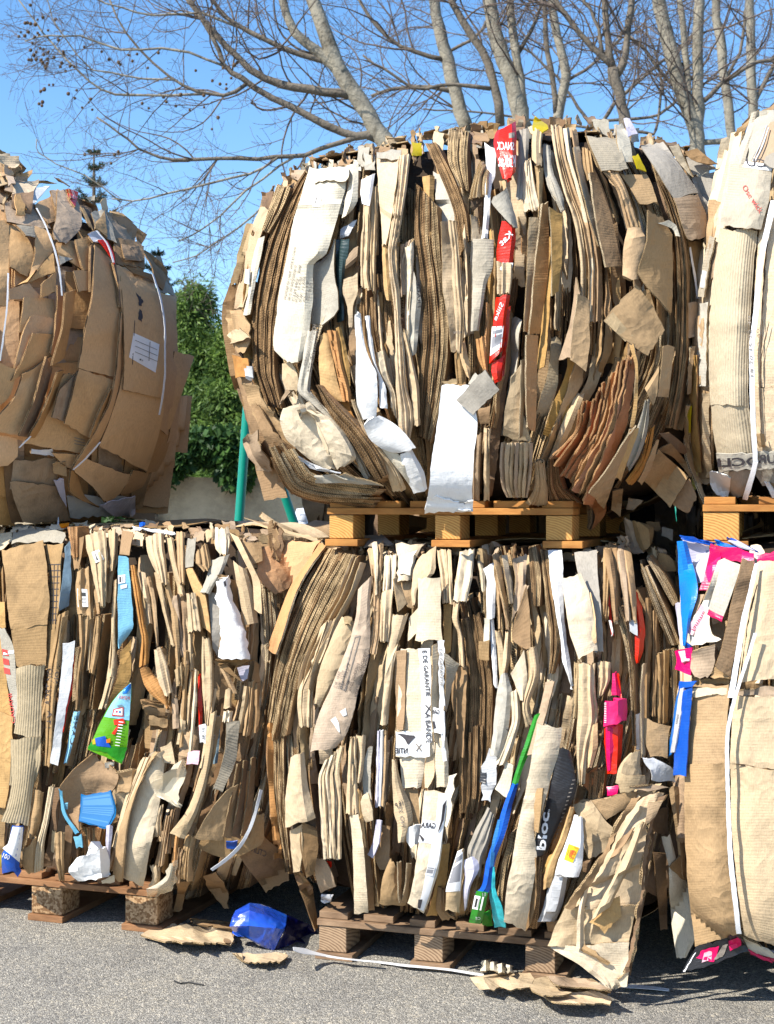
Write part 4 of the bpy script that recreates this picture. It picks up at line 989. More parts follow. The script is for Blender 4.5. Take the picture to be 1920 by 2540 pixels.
S([(275, 300, 342, 200), (245, 450, 332, 430), (232, 605, 385, 640)], 'lite', off=0.075, tint=0.5, tilt=.01, edge='e_pale')
S([(330, 200, 356, 200), (325, 400, 350, 400), (318, 608, 332, 610)], 'kraft', off=0.085, tilt=.02, tint=.4, edge='e_pale')
for k in range(7):
    x = 220 + k * 24
    S([(x, 640, x + 26, 640), (x - 8 + k * 2, 760, x + 16 + k, 760), (x + 2 - k * 2, 860, x + 22 - k * 2, 860), (x + 30 - k * 8, 930, x + 46 - k * 8, 930)], 'lite' if k % 3 else 'mauve', off=0.08 + 0.008 * (k % 2), bul=0.014, name='paper_sack', tint=0.6, ragged=1, close=.02)
S([(395, 730, 445, 740), (400, 850, 465, 860), (350, 970, 470, 975)], 'kraft', off=0.07, bul=0.03, tint=0.6, name=FP, close=.03)
S([(0, 110, 30, 100), (5, 180, 50, 200), (40, 290, 60, 300)], 'gold', off=0.05, bul=.01, name=FP)
S([(85, 90, 130, 70), (95, 180, 145, 170), (120, 250, 150, 260)], 'orange', off=0.07, bul=.015, name=FP, tint=.6)
S([(100, 460, 165, 440), (110, 540, 160, 540)], 'tan', off=0.05)
S([(130, 560, 165, 560), (128, 800, 160, 800), (130, 950, 160, 955)], 'lite', off=0.045, bul=.008, name=FP)
S([(75, 600, 120, 590), (70, 800, 110, 800), (70, 950, 110, 950)], 'mauve', off=0.04, bul=.01, name=FP, tint=.3)
p3 = p
for k in range(12):     # fan of rust coloured sheets
    f = k / 11.0
    x0, y0 = 640 + 290 * f, 470 - 330 * f; xm, ym = 640 + 230 * f, 560 - 60 * f; x1, y1 = 500 + 175 * f, 730 + 235 * f
    wd = 30; jx, jy = rng.uniform(-14, 14), rng.uniform(-26, 26); g_w = rng.uniform(.7, 1.5)
    S([(x0 - 6 * g_w, y0 + jy, x0 + 10 * g_w, y0 + 8 + jy), (xm - 16 * g_w + jx * .5, ym, xm + 16 * g_w + jx * .5, ym + 14), (x1 - 8 * g_w + jx, y1 - 12 + jy, x1 + 26 * g_w + jx, y1 + 14 + jy)], ['rust', 'orange', 'rust', 'rust', 'tan'][int(rng.integers(5))], off=0.045 + 0.008 * k + rng.uniform(-.012, .012), tilt=rng.uniform(.02, .07), tint=rng.uniform(.3, .9), edge='e_rust', thick=.005, ragged=7, jag=1.6, kink=.014, crum=.006, waves=.002, nwave=rng.uniform(1, 3))
S([(905, 120, 925, 115), (935, 260, 950, 260), (925, 420, 945, 420), (905, 560, 925, 560)], 'gold', off=0.15, tilt=.0, edge='e_pale', tint=.5)
stack([(470, 720, 520, 690), (465, 850, 540, 860), (480, 960, 650, 960)], 9, ('rust', 'tan'), ['e_rust', 'e_brown'], off=0.05, pile=p)
S([(900, 600, 935, 560), (780, 790, 850, 770), (690, 900, 770, 990)], 'kraft', off=0.17, tilt=0.03, tint=0.5, edge='e_pale', smooth=False)
S([(905, 570, 960, 560), (860, 720, 900, 720), (820, 820, 860, 840)], 'gold', off=0.16, tint=.5, edge='e_pale')
tx = S([(985, 420, 1010, 410), (945, 560, 1000, 560), (905, 680, 960, 700), (885, 760, 905, 795)], 'greyw', off=0.15, bul=.012, tint=.15, name=FP)
print_text(tx, 'CO.OL', (955, 740), (55, -170), (16, 8), 'ink')
S([(1010, 560, 1040, 540), (960, 720, 1010, 720), (880, 850, 920, 870)], 'orange', off=0.14, bul=.015, tint=.3, name=FP)
S([(1040, 640, 1062, 620), (990, 760, 1020, 770), (945, 850, 970, 862)], 'kraft', off=0.15, tint=.5)
S([(972, 832, 1062, 682), (1120, 982, 1222, 822)], 'kraft', off=0.13, tint=0.35, thick=.005, label='square kraft panel tilted like a diamond', smooth=False)
S([(1060, 680, 1120, 640), (1140, 720, 1190, 720), (1225, 820, 1240, 810)], 'tan', off=0.09, tint=.3)
S([(1120, 960, 1220, 830), (1215, 1022, 1262, 920)], 'tan', off=0.10, tint=0.6)
S([(985, 345, 1062, 228), (1030, 442, 1052, 375)], 'kraft', off=0.15, tint=.5)
S([(1085, 128, 1145, 124), (1072, 260, 1128, 260), (1055, 390, 1112, 402)], 'kraft', off=0.14, tilt=.02, tint=.6)
S([(1060, 590, 1120, 590), (1110, 640, 1200, 660), (1150, 690, 1210, 700)], 'brown', off=0.06, crum=.008)
S([(815, 900, 870, 890), (805, 1000, 855, 1035)], 'tan', off=0.08, tint=.4)
S([(690, 960, 780, 930), (720, 1030, 780, 1000), (700, 1100, 720, 1090)], 'rust', off=0.05, tint=.3, crum=.006)
stack([(672, 960, 700, 960), (680, 1050, 705, 1060), (675, 1095, 690, 1100)], 3, ('brown',), 'e_brown', off=0.06, pile=p)
S([(900, 930, 975, 950), (890, 990, 920, 1000)], 'mauve', off=0.02, crum=.01, tint=.5)
crop('C')
S([(88, 180, 205, 225), (112, 330, 215, 330), (150, 460, 240, 480), (180, 620, 280, 620), (215, 820, 330, 760), (272, 1052, 412, 1032)], 'tan', off=0.02, tilt=-0.02, tint=0.6, edge='e_tan')
S([(85, 190, 180, 215), (105, 330, 190, 320)], 'orange', off=0.05, tint=0.4)
S([(150, 375, 235, 360), (200, 520, 290, 500), (270, 640, 380, 600), (380, 740, 480, 780)], 'kraft', off=0.08, crum=0.014, tint=0.5, jag=5)
S([(205, 490, 250, 490), (250, 640, 330, 640), (330, 760, 440, 740), (440, 840, 560, 860)], 'tan', off=0.10, crum=0.012, tint=0.5, jag=4)
S([(150, 690, 230, 640), (170, 780, 260, 740), (240, 880, 330, 880)], 'mauve', off=0.06, crum=0.015, tint=0.4, jag=5)
stack([(305, 745, 420, 700), (380, 900, 490, 800), (440, 1000, 570, 900), (640, 1060, 700, 920), (860, 1065, 980, 965)], 10, ('kraft', 'tan', 'lite'), ['e_tan', 'e_pale'], off=0.12, pile=p, trim=.12)
stack([(310, 800, 400, 760), (430, 1010, 500, 920), (640, 1075, 660, 1000), (920, 1100, 930, 1035)], 7, ('brown', 'tan'), ['e_tan', 'e_brown'], off=0.11, pile=p, trim=.1)
S([(575, 905, 760, 905), (580, 945, 990, 965)], 'greyw', off=0.15, crum=0.01, tint=0.4, name='paper_sheet', jag=4)
S([(480, 800, 600, 860), (540, 860, 720, 900)], 'silver', off=0.14, crum=0.012, name='plastic_bag', jag=5)
S([(380, 240, 440, 235), (385, 340, 480, 330), (420, 400, 470, 405)], 'lite', off=0.06, crum=0.012, tint=0.6)
S([(365, 490, 400, 400), (380, 470, 470, 380)], 'mauve', off=0.04, crum=.01, tint=.3)
S([(385, 510, 522, 480), (368, 570, 570, 575), (400, 680, 615, 650), (475, 755, 655, 730), (610, 865, 695, 870)], 'cream', off=0.12, bul=0.035, tint=0.7, name=FP, waves=0.003, nwave=9, close=.03, edge='e_pale')
b2 = S([(525, 480, 560, 520), (570, 570, 665, 565), (620, 660, 765, 680), (655, 760, 822, 800), (700, 868, 760, 850)], 'cream', off=0.125, bul=0.03, tint=0.65, name=FP, waves=0.0025, nwave=8, close=.03)
decal(b2, [(470, 520, 520, 505), (520, 650, 600, 620), (590, 780, 655, 740), (630, 830, 660, 820)], 'tape', 'packing_tape')
stack([(578, 370, 605, 370), (660, 540, 720, 500), (760, 660, 850, 640), (850, 800, 960, 790), (940, 945, 1005, 900)], 5, ('brown', 'tan'), 'e_brown', off=0.125, pile=p, thick=.08)
S([(610, 70, 655, 55), (600, 250, 690, 250), (610, 390, 740, 440), (710, 470, 760, 470)], 'gold', off=0.075, bul=0.012, tint=0.6, name=FP, waves=.003, nwave=3)
S([(650, 55, 715, 40), (690, 240, 740, 240), (730, 420, 790, 440), (740, 470, 790, 470)], 'orange', off=0.08, bul=0.012, tint=0.6, name=FP)
S([(700, 30, 735, 30), (730, 200, 770, 200), (770, 380, 790, 380)], 'gold', off=0.07, bul=0.012, tint=0.3, name=FP)
S([(700, 470, 780, 470), (750, 560, 800, 540), (820, 640, 850, 620)], 'orange', off=0.06, tint=0.4)
g_ = S([(530, 60, 600, 40), (500, 220, 570, 220), (472, 400, 545, 400), (520, 460, 580, 440), (640, 560, 680, 560), (745, 690, 785, 690), (870, 925, 905, 930)], 'greyw', off=0.085, bul=0.012, tint=0.6, name=FP, close=.02)
print_text(g_, 'SIZE. QUAYOUX VCH', (530, 290), (70, -280), (20, 5), 'ink')
print_text(g_, 'SIZE-PUYOUX-RCH', (508, 250), (60, -240), (18, 5), 'inkgrey')
S([(810, -60, 845, -50), (818, 100, 870, 120), (820, 220, 905, 230), (815, 310, 942, 310), (820, 450, 945, 450), (842, 575, 935, 572)], 'white', off=0.10, bul=0.016, tint=0.7, name=FP, label='crumpled white carton strip', kink=.01, close=.02)
S([(870, -40, 900, -40), (905, 200, 930, 200), (950, 350, 1000, 420), (960, 500, 1005, 510)], 'white', off=0.09, bul=0.01, tint=0.6, name=FP)
S([(860, 600, 960, 545), (900, 690, 1060, 610), (1000, 760, 1130, 680), (1075, 780, 1170, 735)], 'white', off=0.12, bul=0.022, tint=0.6, name=FP, kink=.012, close=.03)
S([(1080, 775, 1152, 755), (1085, 840, 1190, 820), (1120, 920, 1215, 870), (1165, 1015, 1245, 985)], 'white', off=0.11, bul=0.022, tint=0.7, name=FP, waves=.003, nwave=4, close=.03)
S([(870, 600, 900, 590), (930, 690, 980, 700), (1000, 790, 1090, 800), (1090, 900, 1130, 890), (1160, 1000, 1185, 990)], 'pale', off=0.105, bul=0.012, tint=0.5, name=FP)
S([(790, 460, 815, 460), (850, 620, 880, 620), (930, 760, 980, 760), (1000, 880, 1060, 860), (1035, 1005, 1120, 985)], 'lite', off=0.095, bul=0.012, tint=0.6, name=FP)
S([(935, 175, 985, 170), (960, 300, 1015, 320), (1020, 430, 1055, 430), (1025, 505, 1065, 570)], 'cream', off=0.07, bul=0.014, tint=0.6, name=FP, waves=.002, nwave=8)
wb = S([(1328, 370, 1490, 370), (1300, 600, 1537, 600), (1270, 800, 1517, 800), (1240, 1060, 1508, 1060), (1225, 1110, 1510, 1122)], 'white', off=0.16, tint=0.9, kink=0.003, crum=0.001, ragged=2, label='tall bright white board', ow=[0, .01, 0.03, 0.06, .09, .11], tilt=.02, edge='white')
S([(1240, 1050, 1508, 1055), (1225, 1112, 1512, 1124)], 'white', off=0.265, tint=0.9, bul=.006, crum=.005, ragged=6, edge='white', ow=[0, .045])
S([(1415, 462, 1582, 278), (1512, 548, 1668, 402)], 'grey', off=0.20, tint=0.75, ragged=2, smooth=False, label='grey card corner leaning on the white board', edge='grey', tilt=-.02)
S([(1520, 300, 1600, 340), (1480, 370, 1540, 350)], 'greyw', off=0.14, tint=.5, crum=.01)
S([(1330, 350, 1420, 330), (1360, 375, 1420, 370)], 'lite', off=0.08, crum=.01)
crop('A')
S([(165, 870, 225, 860), (160, 960, 210, 960), (140, 1080, 190, 1080), (105, 1205, 150, 1200)], 'lite', off=0.03, tilt=-.03, tint=.5)
S([(240, 790, 280, 770), (200, 950, 250, 930), (180, 1110, 215, 1100), (150, 1250, 190, 1240)], 'pale', off=0.05, bul=.014, tint=.6, name=FP, close=.02)
lb = S([(165, 980, 190, 975), (160, 1060, 185, 1060)], 'white', off=0.06, name='paper_label', tint=.3)
S([(48, 1210, 135, 1212), (60, 1320, 190, 1330), (70, 1400, 190, 1400), (110, 1470, 160, 1472)], 'kraft', off=0.05, crum=0.014, tint=0.5, jag=4)
S([(60, 1350, 140, 1330), (70, 1420, 200, 1380)], 'lite', off=0.08, crum=0.014, tint=0.6, jag=5)
S([(150, 1545, 200, 1550), (165, 1620, 210, 1640)], 'silver', off=0.06, crum=.01, name='plastic_bag')
# scraps standing up along the crest
for (x, y, w_, h_, mt, l) in [(545, 300, 40, 80, 'tan', -10), (720, 320, 70, 45, 'tan', 10), (870, 290, 60, 90, 'greyw', 0), (1150, 225, 55, 80, 'yellow', 0), (955, 240, 90, 40, 'tan', 0), (1280, 160, 60, 110, 'lite', 0), (1440, 170, 70, 80, 'kraft', 8), (1520, 160, 90, 60, 'tan', 0), (800, 320, 50, 70, 'pale', 0), (1060, 250, 60, 60, 'kraft', 10)]:
    S([(x + l, y, x + w_ + l, y + 8), (x, y + h_ / 2, x + w_, y + h_ / 2), (x - l, y + h_, x + w_ - l, y + h_)], mt, off=-0.02 + rng.uniform(0, .05), crum=.012, tint=rng.uniform(.3, .7), jag=3)
crest([(640, 480), (700, 430), (760, 400), (900, 365), (1050, 325), (1170, 318), (1300, 300), (1450, 300), (1560, 330), (1640, 355), (1740, 400)], 110, rng, ['kraft', 'tan', 'lite', 'brown', 'greyw', 'cream', 'mauve'], hi=(14, 64))
p.build('sheet_edges')
# ------------------------------------------------------------------ lower middle bale
begin(F_LC, 'lower middle bale of crushed cartons with printed guarantee tape, on a weathered pallet')
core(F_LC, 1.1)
rng = np.random.default_rng(43)
FL = Flow([(0.0, [(850, 1350), (730, 1540), (680, 1780), (690, 2000), (735, 2160)]), (0.14, [(930, 1355), (850, 1560), (790, 1850), (810, 2050), (850, 2230)]), (0.32, [(1080, 1355), (1060, 1600), (1040, 1850), (1010, 2050), (1000, 2262)]),
           (0.52, [(1250, 1355), (1290, 1600), (1250, 1850), (1200, 2050), (1150, 2285)]), (0.70, [(1400, 1360), (1430, 1600), (1400, 1850), (1320, 2080), (1260, 2300)]), (0.86, [(1540, 1370), (1600, 1600), (1550, 1850), (1480, 2080), (1400, 2320)]), (1.0, [(1690, 1430), (1690, 1600), (1690, 1850), (1660, 2100), (1600, 2340)])])
side_sheets(F_LC, 1.05, rng, ('left', 'right', 'top'), 12)
fill(FL, rng, 400, 160, [('kraft', 6), ('lite', 4), ('tan', 4), ('cream', 1), ('brown', 2), ('greyw', .4), ('mauve', 1)], [('e_brown', 3), ('e_tan', 3), ('e_pale', 2)], width=(10, 32))
p = Pile()
crop('H')
stack([(495, 135, 690, 190), (340, 420, 560, 430), (230, 700, 450, 640), (170, 1000, 340, 900), (125, 1300, 265, 1250)], 17, ('brown', 'tan', 'kraft'), ['e_brown', 'e_tan', 'e_tan'], off=0.045, pile=p, thick=.12)
crop('I')
stack([(75, 80, 160, 60), (85, 400, 165, 400), (160, 870, 200, 880)], 9, ('brown', 'tan'), ['e_brown', 'e_tan'], off=0.03, pile=p, thick=.12)
crop('H')
stack([(1285, 480, 1385, 430), (1320, 700, 1440, 700), (1330, 950, 1485, 1000), (1320, 1350, 1470, 1400), (1320, 1650, 1440, 1670)], 14, ('brown',), 'e_brown', off=0.035, pile=p, thick=.12, trim=.15)
crop('I')
stack([(1195, 0, 1330, 0), (1190, 400, 1320, 380), (1190, 560, 1290, 560)], 10, ('brown',), 'e_brown', off=0.045, pile=p, thick=.12, trim=.12)
crop('H')
S([(462, 112, 500, 125), (272, 400, 345, 350), (150, 738, 200, 770)], 'orange', off=0.07, tilt=-0.03, tint=0.7, edge='e_pale', thick=.006)
for k, (a, b_) in enumerate([((655, 182, 675, 190), 0), ((680, 195, 700, 205), 30), ((705, 220, 740, 232), 70)]):
    S([a, (560 + b_, 430, 595 + b_, 420), (462 + b_, 610, 492 + b_, 620), (350 + b_, 860, 385 + b_, 870), (330 + b_, 980, 350 + b_, 990)], ['lite', 'kraft', 'lite'][k], off=0.065 + .01 * k, tilt=.03, bul=.008, name=FP, tint=.6)
S([(470, 600, 590, 560), (420, 760, 510, 760), (380, 880, 450, 900), (330, 1000, 430, 960), (328, 1090, 422, 1080), (340, 1195, 420, 1205)], 'lite', off=0.075, bul=0.025, tint=0.6, name=FP, kink=.012, close=.03)
S([(590, 545, 668, 572), (520, 700, 640, 690), (450, 900, 570, 900), (428, 1070, 470, 1080)], 'lite', off=0.095, tilt=.015, bul=.008, tint=0.5)
tp = S([(690, 380, 777, 300), (680, 520, 762, 480), (640, 680, 762, 650), (585, 830, 745, 820), (530, 960, 695, 960), (455, 1130, 665, 1100), (420, 1262, 610, 1262), (408, 1345, 560, 1318)], 'mauve', off=0.10, bul=.012, tilt=.01, tint=0.85, kink=.005, ragged=2)
for k, (s_, o_, l, mt) in enumerate([('COLOR:', (603, 990), 75, 'ink'), ('N.LOT 2SENDE2013', (630, 985), 170, 'ink'), ('REN - VERNIS CLASSIQUE', (665, 1020), 290, 'ink'), ('(REVCMU00)', (690, 870), 120, 'ink'), ('QTY   260 PCS', (578, 975), 160, 'ink'), ('N.W.   13 KG', (560, 970), 110, 'inkgrey'), ('G.W.   14 KG', (540, 965), 100, 'inkgrey')]):
    print_text(tp, s_, o_, (l * .30, -l * .95), (17, 5), mt)
for q in ([(668, 668, 700, 660), (672, 672, 704, 664)], [(668, 668, 673, 670), (582, 975, 588, 978)], [(697, 662, 702, 664), (608, 985, 614, 988)], [(582, 972, 612, 982), (584, 978, 612, 988)]):
    decal(tp, q, 'inkgrey', 'printed_frame', step=6)
decal(tp, [(525, 1160, 555, 1140), (550, 1195, 575, 1180), (575, 1235, 580, 1232)], 'inkwhite', 'torn_tape'); decal(tp, [(580, 1110, 615, 1090), (600, 1140, 622, 1130)], 'inkwhite', 'torn_tape')
S([(600, 545, 655, 555), (610, 590, 650, 600)], 'lite', off=.115, crum=.014, jag=3)
S([(745, 150, 838, 105), (765, 260, 832, 260), (775, 400, 822, 400), (770, 600, 812, 620), (750, 760, 792, 770)], 'kraft', off=0.075, bul=.025, tint=.7, name=FP, waves=.003, nwave=5, close=.02)
S([(765, 110, 800, 100), (785, 220, 805, 220), (790, 420, 805, 420)], 'cream', off=0.10, bul=.01, tint=.6, name=FP)
for k in range(4):
    x = 845 + k * 17
    S([(x, 185, x + 22, 182), (x - 8, 300, x + 14, 300), (x - 12, 400, x + 8, 400)], 'cream', off=0.075 + .006 * (k % 2), bul=.008, name=FP, tint=.7)
S([(825, 400, 902, 392), (822, 560, 885, 560), (820, 690, 872, 700)], 'lite', off=0.08, bul=.02, tint=.7, name=FP, close=.02)
S([(722, 70, 830, 60), (720, 130, 900, 120)], 'grey', off=0.03, bul=.02, tint=.3, name=FP)
S([(918, 112, 1085, 120), (918, 220, 1052, 160), (930, 335, 1005, 335)], 'cream', off=0.075, bul=.02, crum=.014, tint=.6, name=FP, jag=4, close=.03)
S([(960, 180, 1040, 150), (930, 230, 1010, 230), (940, 290, 1000, 300)], 'pale', off=0.10, crum=.014, tint=.8, jag=3)
S([(1050, 190, 1150, 125), (1012, 290, 1150, 255), (1005, 400, 1040, 400), (1010, 485, 1030, 470)], 'lite', off=0.085, bul=.018, crum=.006, tint=.6, name=FP, close=.02)
S([(935, 335, 1005, 330), (950, 420, 1005, 420), (985, 490, 1020, 500)], 'kraft', off=0.07, crum=.01, tint=.6)
S([(900, 330, 930, 310), (915, 420, 960, 420), (930, 520, 975, 460)], 'lite', off=0.09, tilt=.03, tint=.5)
S([(1045, 318, 1178, 310), (1043, 450, 1180, 450), (1040, 600, 1178, 605), (1025, 692, 1190, 685)], 'cream', off=0.10, bul=.012, tint=.6, waves=.002, nwave=16)
S([(890, 545, 985, 540), (870, 660, 950, 650), (845, 900, 920, 720), (820, 1195, 862, 1180)], 'lite', off=0.085, bul=.014, tint=.7, name=FP, kink=.012, close=.02)
S([(990, 560, 1055, 480), (985, 690, 1040, 640)], 'cream', off=.08, tilt=-.03, tint=.6)
gp = S([(940, 740, 1042, 735), (930, 900, 1150, 900), (920, 1100, 1150, 1100), (912, 1380, 1140, 1380)], 'cream', off=0.085, bul=.008, tint=.7, kink=.005, crum=.002, waves=.0015, nwave=40)
S([(905, 750, 975, 745), (905, 900, 968, 900), (915, 1100, 965, 1100), (915, 1220, 955, 1225)], 'tan', off=0.09, tilt=-.02, tint=.7)
gt = S([(1042, 742, 1115, 738), (1058, 900, 1120, 900), (1062, 1100, 1125, 1085), (1068, 1305, 1125, 1300)], 'white', off=0.098, tint=.7, name='printed_tape', kink=.003, crum=.002, edge='white', label='white guarantee tape with mirrored lettering')
print_text(gt, 'E DE GARANTIE', (1068, 750), (22, 270), (26, -2), 'ink', bold=.012)
print_text(gt, 'A BANDE', (1085, 1120), (8, 180), (30, -2), 'ink', bold=.01)
decal(gt, [(1085, 1075, 1120, 1110), (1090, 1070, 1124, 1104)], 'ink', 'printed_cross', step=4); decal(gt, [(1118, 1072, 1122, 1076), (1086, 1120, 1091, 1124)], 'ink', 'printed_cross', step=4)
cb = S([(1128, 722, 1172, 700), (1130, 900, 1172, 900), (1125, 1090, 1170, 1095), (1140, 1290, 1175, 1300)], 'cream', off=0.105, tilt=.03, tint=.6, waves=.002, nwave=20)
g2 = S([(1165, 690, 1198, 688), (1172, 1000, 1200, 1000), (1178, 1240, 1202, 1240), (1190, 1400, 1215, 1400)], 'white', off=0.11, tint=.7, name='printed_tape', edge='white', jag=2)
print_text(g2, 'DE GARANTIE', (1168, 740), (6, 220), (18, 0), 'inkgrey')
g3 = S([(912, 1226, 1112, 1230), (910, 1372, 1112, 1382)], 'white', off=0.10, tint=.75, name='printed_tape', kink=.003, edge='white', label='wide white tape band with a black mark')
print_text(g3, 'NTIE', (982, 1358), (-72, 0), (0, -32), 'ink', bold=.02)
decal(g3, [(915, 1245, 925, 1240), (940, 1242, 965, 1275), (965, 1245, 985, 1312), (990, 1250, 1000, 1290), (1020, 1252, 1028, 1262)], 'ink', 'printed_mark', step=5)
decal(g3, [(1028, 1302, 1036, 1300), (1060, 1345, 1068, 1343)], 'inkgrey', 'printed_cross', step=4); decal(g3, [(1060, 1302, 1066, 1305), (1030, 1342, 1036, 1346)], 'inkgrey', 'printed_cross', step=4)
g4 = S([(1125, 1085, 1180, 1092), (1125, 1235, 1185, 1240)], 'white', off=0.112, tint=.75, name='printed_tape', kink=.002, edge='white')
print_text(g4, 'GAR', (1170, 1125), (-45, 0), (0, -26), 'ink', bold=.02)
decal(g4, [(1130, 1170, 1140, 1165), (1130, 1215, 1150, 1208)], 'ink', 'printed_mark', step=4)
S([(1200, 770, 1290, 830), (1210, 900, 1262, 900), (1200, 1110, 1212, 1110)], 'ribgrey', off=0.10, tilt=.03, tint=.5, ow=[0.02, 0, 0])
S([(1290, 160, 1382, 152), (1270, 300, 1365, 300), (1253, 452, 1332, 458)], 'cream', off=0.075, bul=.012, tint=.65, name=FP, close=.02)
for k in range(3):
    S([(1150 + k * 30, 155, 1178 + k * 30, 152), (1175 + k * 22, 300, 1200 + k * 22, 300), (1190 + k * 20, 470, 1210 + k * 20, 470)], 'lite', off=0.065, bul=.01, name=FP, tint=.6)
S([(1255, 462, 1295, 462), (1247, 560, 1285, 560), (1278, 650, 1312, 680), (1290, 840, 1322, 845)], 'lite', off=0.07, bul=.014, name=FP, tint=.6)
S([(1195, 470, 1245, 470), (1200, 760, 1240, 760)], 'gold', off=0.045, tint=.4)
S([(1260, 850, 1335, 840), (1240, 1000, 1330, 1000), (1270, 1200, 1320, 1200), (1285, 1380, 1310, 1380)], 'tan', off=0.06, tilt=-.02, tint=.5)
S([(1430, 270, 1500, 220), (1450, 330, 1502, 330), (1450, 560, 1498, 555)], 'white', off=0.06, bul=.01, tint=.6)
S([(1435, 560, 1465, 560), (1430, 695, 1465, 700)], 'pale', off=0.06, tint=.5)
S([(1405, 690, 1465, 690), (1405, 800, 1465, 812)], 'kraft', off=0.065, tint=.3)
S([(1470, 560, 1490, 560), (1480, 800, 1510, 800), (1490, 950, 1515, 980)], 'white', off=0.055, bul=.008, name=FP)
v_ = S([(1535, 890, 1572, 880), (1510, 1020, 1600, 1010), (1490, 1200, 1585, 1180), (1468, 1372, 1540, 1380)], 'greyw', off=0.075, bul=.012, tilt=.01, tint=.7)
print_text(v_, 'A', (1565, 1215), (18, -10), (8, 20), 'ink')
S([(1590, 1000, 1640, 960), (1600, 1150, 1650, 1130), (1545, 1300, 1610, 1310), (1500, 1420, 1560, 1440)], 'cream', off=0.07, bul=.012, tint=.7, name=FP)
for (x0, y0, x1, y1, w_, mt) in [(1490, 180, 1520, 620, 24, 'kraft'), (1545, 190, 1600, 470, 22, 'cream'), (1505, 300, 1570, 620, 30, 'tan'), (1640, 230, 1610, 420, 26, 'lite'), (1500, 640, 1530, 960, 40, 'lite'), (1560, 640, 1530, 940, 36, 'lite'), (1610, 560, 1660, 700, 40, 'kraft'), (1395, 220, 1420, 400, 24, 'cream')]:
    S([(x0, y0, x0 + w_, y0 - 4), ((x0 + x1) / 2 + 4, (y0 + y1) / 2, (x0 + x1) / 2 + w_ + 8, (y0 + y1) / 2), (x1, y1, x1 + w_ * .8, y1)], mt, off=0.06, bul=.01, tilt=.015, name=FP, tint=rng.uniform(.4, .8), close=.015)
crop('I')
for k in range(2):
    S([(22 + k * 30, -20, 60 + k * 30, -10), (30 + k * 30, 300, 62 + k * 30, 300), (48 + k * 50, 792, 96 + k * 50, 785)], 'orange', off=0.05, tilt=.03, tint=.5, edge='e_rust', thick=.007)
rl = S([(195, 190, 272, 165), (172, 330, 292, 330), (160, 480, 322, 480), (160, 600, 345, 555)], 'lite', off=0.11, bul=.05, tint=.7, name=FP, kink=.004, label='rolled carton with an open lower end')
S([(190, 585, 340, 545), (200, 640, 345, 620)], 'dark', off=0.08, bul=.01, tint=.6)  # dark sheet stands in for the shade inside the roll
S([(190, 620, 262, 590), (195, 720, 265, 730), (212, 862, 250, 862)], 'lite', off=0.10, tilt=-.02, tint=.6)
S([(262, 560, 345, 600), (250, 700, 358, 705), (290, 905, 332, 885)], 'tan', off=0.095, tilt=.03, tint=.3)
S([(205, 860, 250, 860), (260, 1000, 320, 960), (340, 1210, 358, 1200)], 'tan', off=0.06, tilt=.03, tint=.3)
S([(330, 790, 390, 790), (340, 900, 440, 880), (370, 990, 460, 950)], 'mauve', off=0.05, tint=.4)
S([(372, 1000, 440, 1005), (370, 1045, 420, 1050)], 'silver', off=.06, crum=.01, name='plastic_bag')
S([(385, 800, 435, 805), (395, 850, 430, 850)], 'red', off=.04, tint=.6, name='plastic_piece')
for k in range(6):
    S([(395 + 18 * k, 210 - 18 * k, 425 + 18 * k, 190 - 14 * k), (358 + 20 * k, 330 - 10 * k, 382 + 20 * k, 325 - 10 * k), (365 + 22 * k, 480, 388 + 22 * k, 480), (372 + 20 * k, 600, 395 + 20 * k, 600), (390 + 17 * k, 790, 410 + 17 * k, 790)], ['cream', 'lite'][k % 2], off=0.085 + .008 * (k % 2), bul=.01, name=FP, tint=.6, kink=.01)
S([(545, 72, 582, 70), (530, 250, 585, 260), (525, 380, 590, 380), (522, 525, 595, 525)], 'lite', off=0.09, bul=.012, tint=.6, name=FP, close=.02)
S([(540, 525, 595, 525), (560, 700, 622, 700), (568, 900, 640, 900), (568, 1110, 655, 1112)], 'cream', off=0.10, tilt=-.02, bul=.01, tint=.6)
S([(625, 690, 650, 690), (640, 900, 680, 900), (650, 1100, 690, 1100)], 'tan', off=0.07, tilt=.03, tint=.5)
S([(580, 60, 640, 50), (590, 200, 630, 200), (580, 350, 610, 340)], 'lite', off=0.08, bul=.014, name=FP, tint=.6)
S([(585, 380, 610, 380), (590, 560, 625, 560), (620, 720, 645, 720)], 'gold', off=0.085, bul=.01, name=FP, tint=.6)
tb_ = S([(605, 420, 650, 400), (610, 540, 680, 520), (640, 580, 680, 560)], 'cream', off=.09, tilt=-.02)
S([(650, 130, 680, 120), (620, 280, 665, 300), (640, 500, 690, 560)], 'greyw', off=0.07, tint=.4)
for k in range(3):
    S([(705 + 22 * k, 30, 725 + 22 * k, 30), (700 + 22 * k, 250, 722 + 22 * k, 250), (695 + 18 * k, 480, 715 + 18 * k, 480)], ['lilac', 'white', 'kraft'][k], off=0.08, bul=.006, tint=.6, name='paper_sheet')
S([(700, 560, 728, 565), (680, 680, 715, 690), (645, 770, 680, 782)], 'lilac', off=.09, tilt=-.02, tint=.5, name='paper_sheet')
S([(715, 590, 780, 600), (690, 780, 780, 790), (720, 850, 770, 850)], 'tan', off=0.06, tint=.6)
t2 = S([(792, 200, 818, 200), (796, 330, 845, 330), (805, 500, 905, 470), (828, 600, 918, 560), (828, 695, 872, 690)], 'lite', off=0.10, bul=.016, tilt=.015, tint=.6)
print_text(t2, '18 P', (860, 470), (-44, 20), (-8, -30), 'ink'); print_text(t2, 'NO 35', (850, 600), (-20, -120), (22, -4), 'inkgrey')
S([(815, 30, 912, 30), (840, 200, 990, 200), (855, 375, 965, 370)], 'cream', off=0.085, bul=.01, tint=.8, waves=.002, nwave=8)
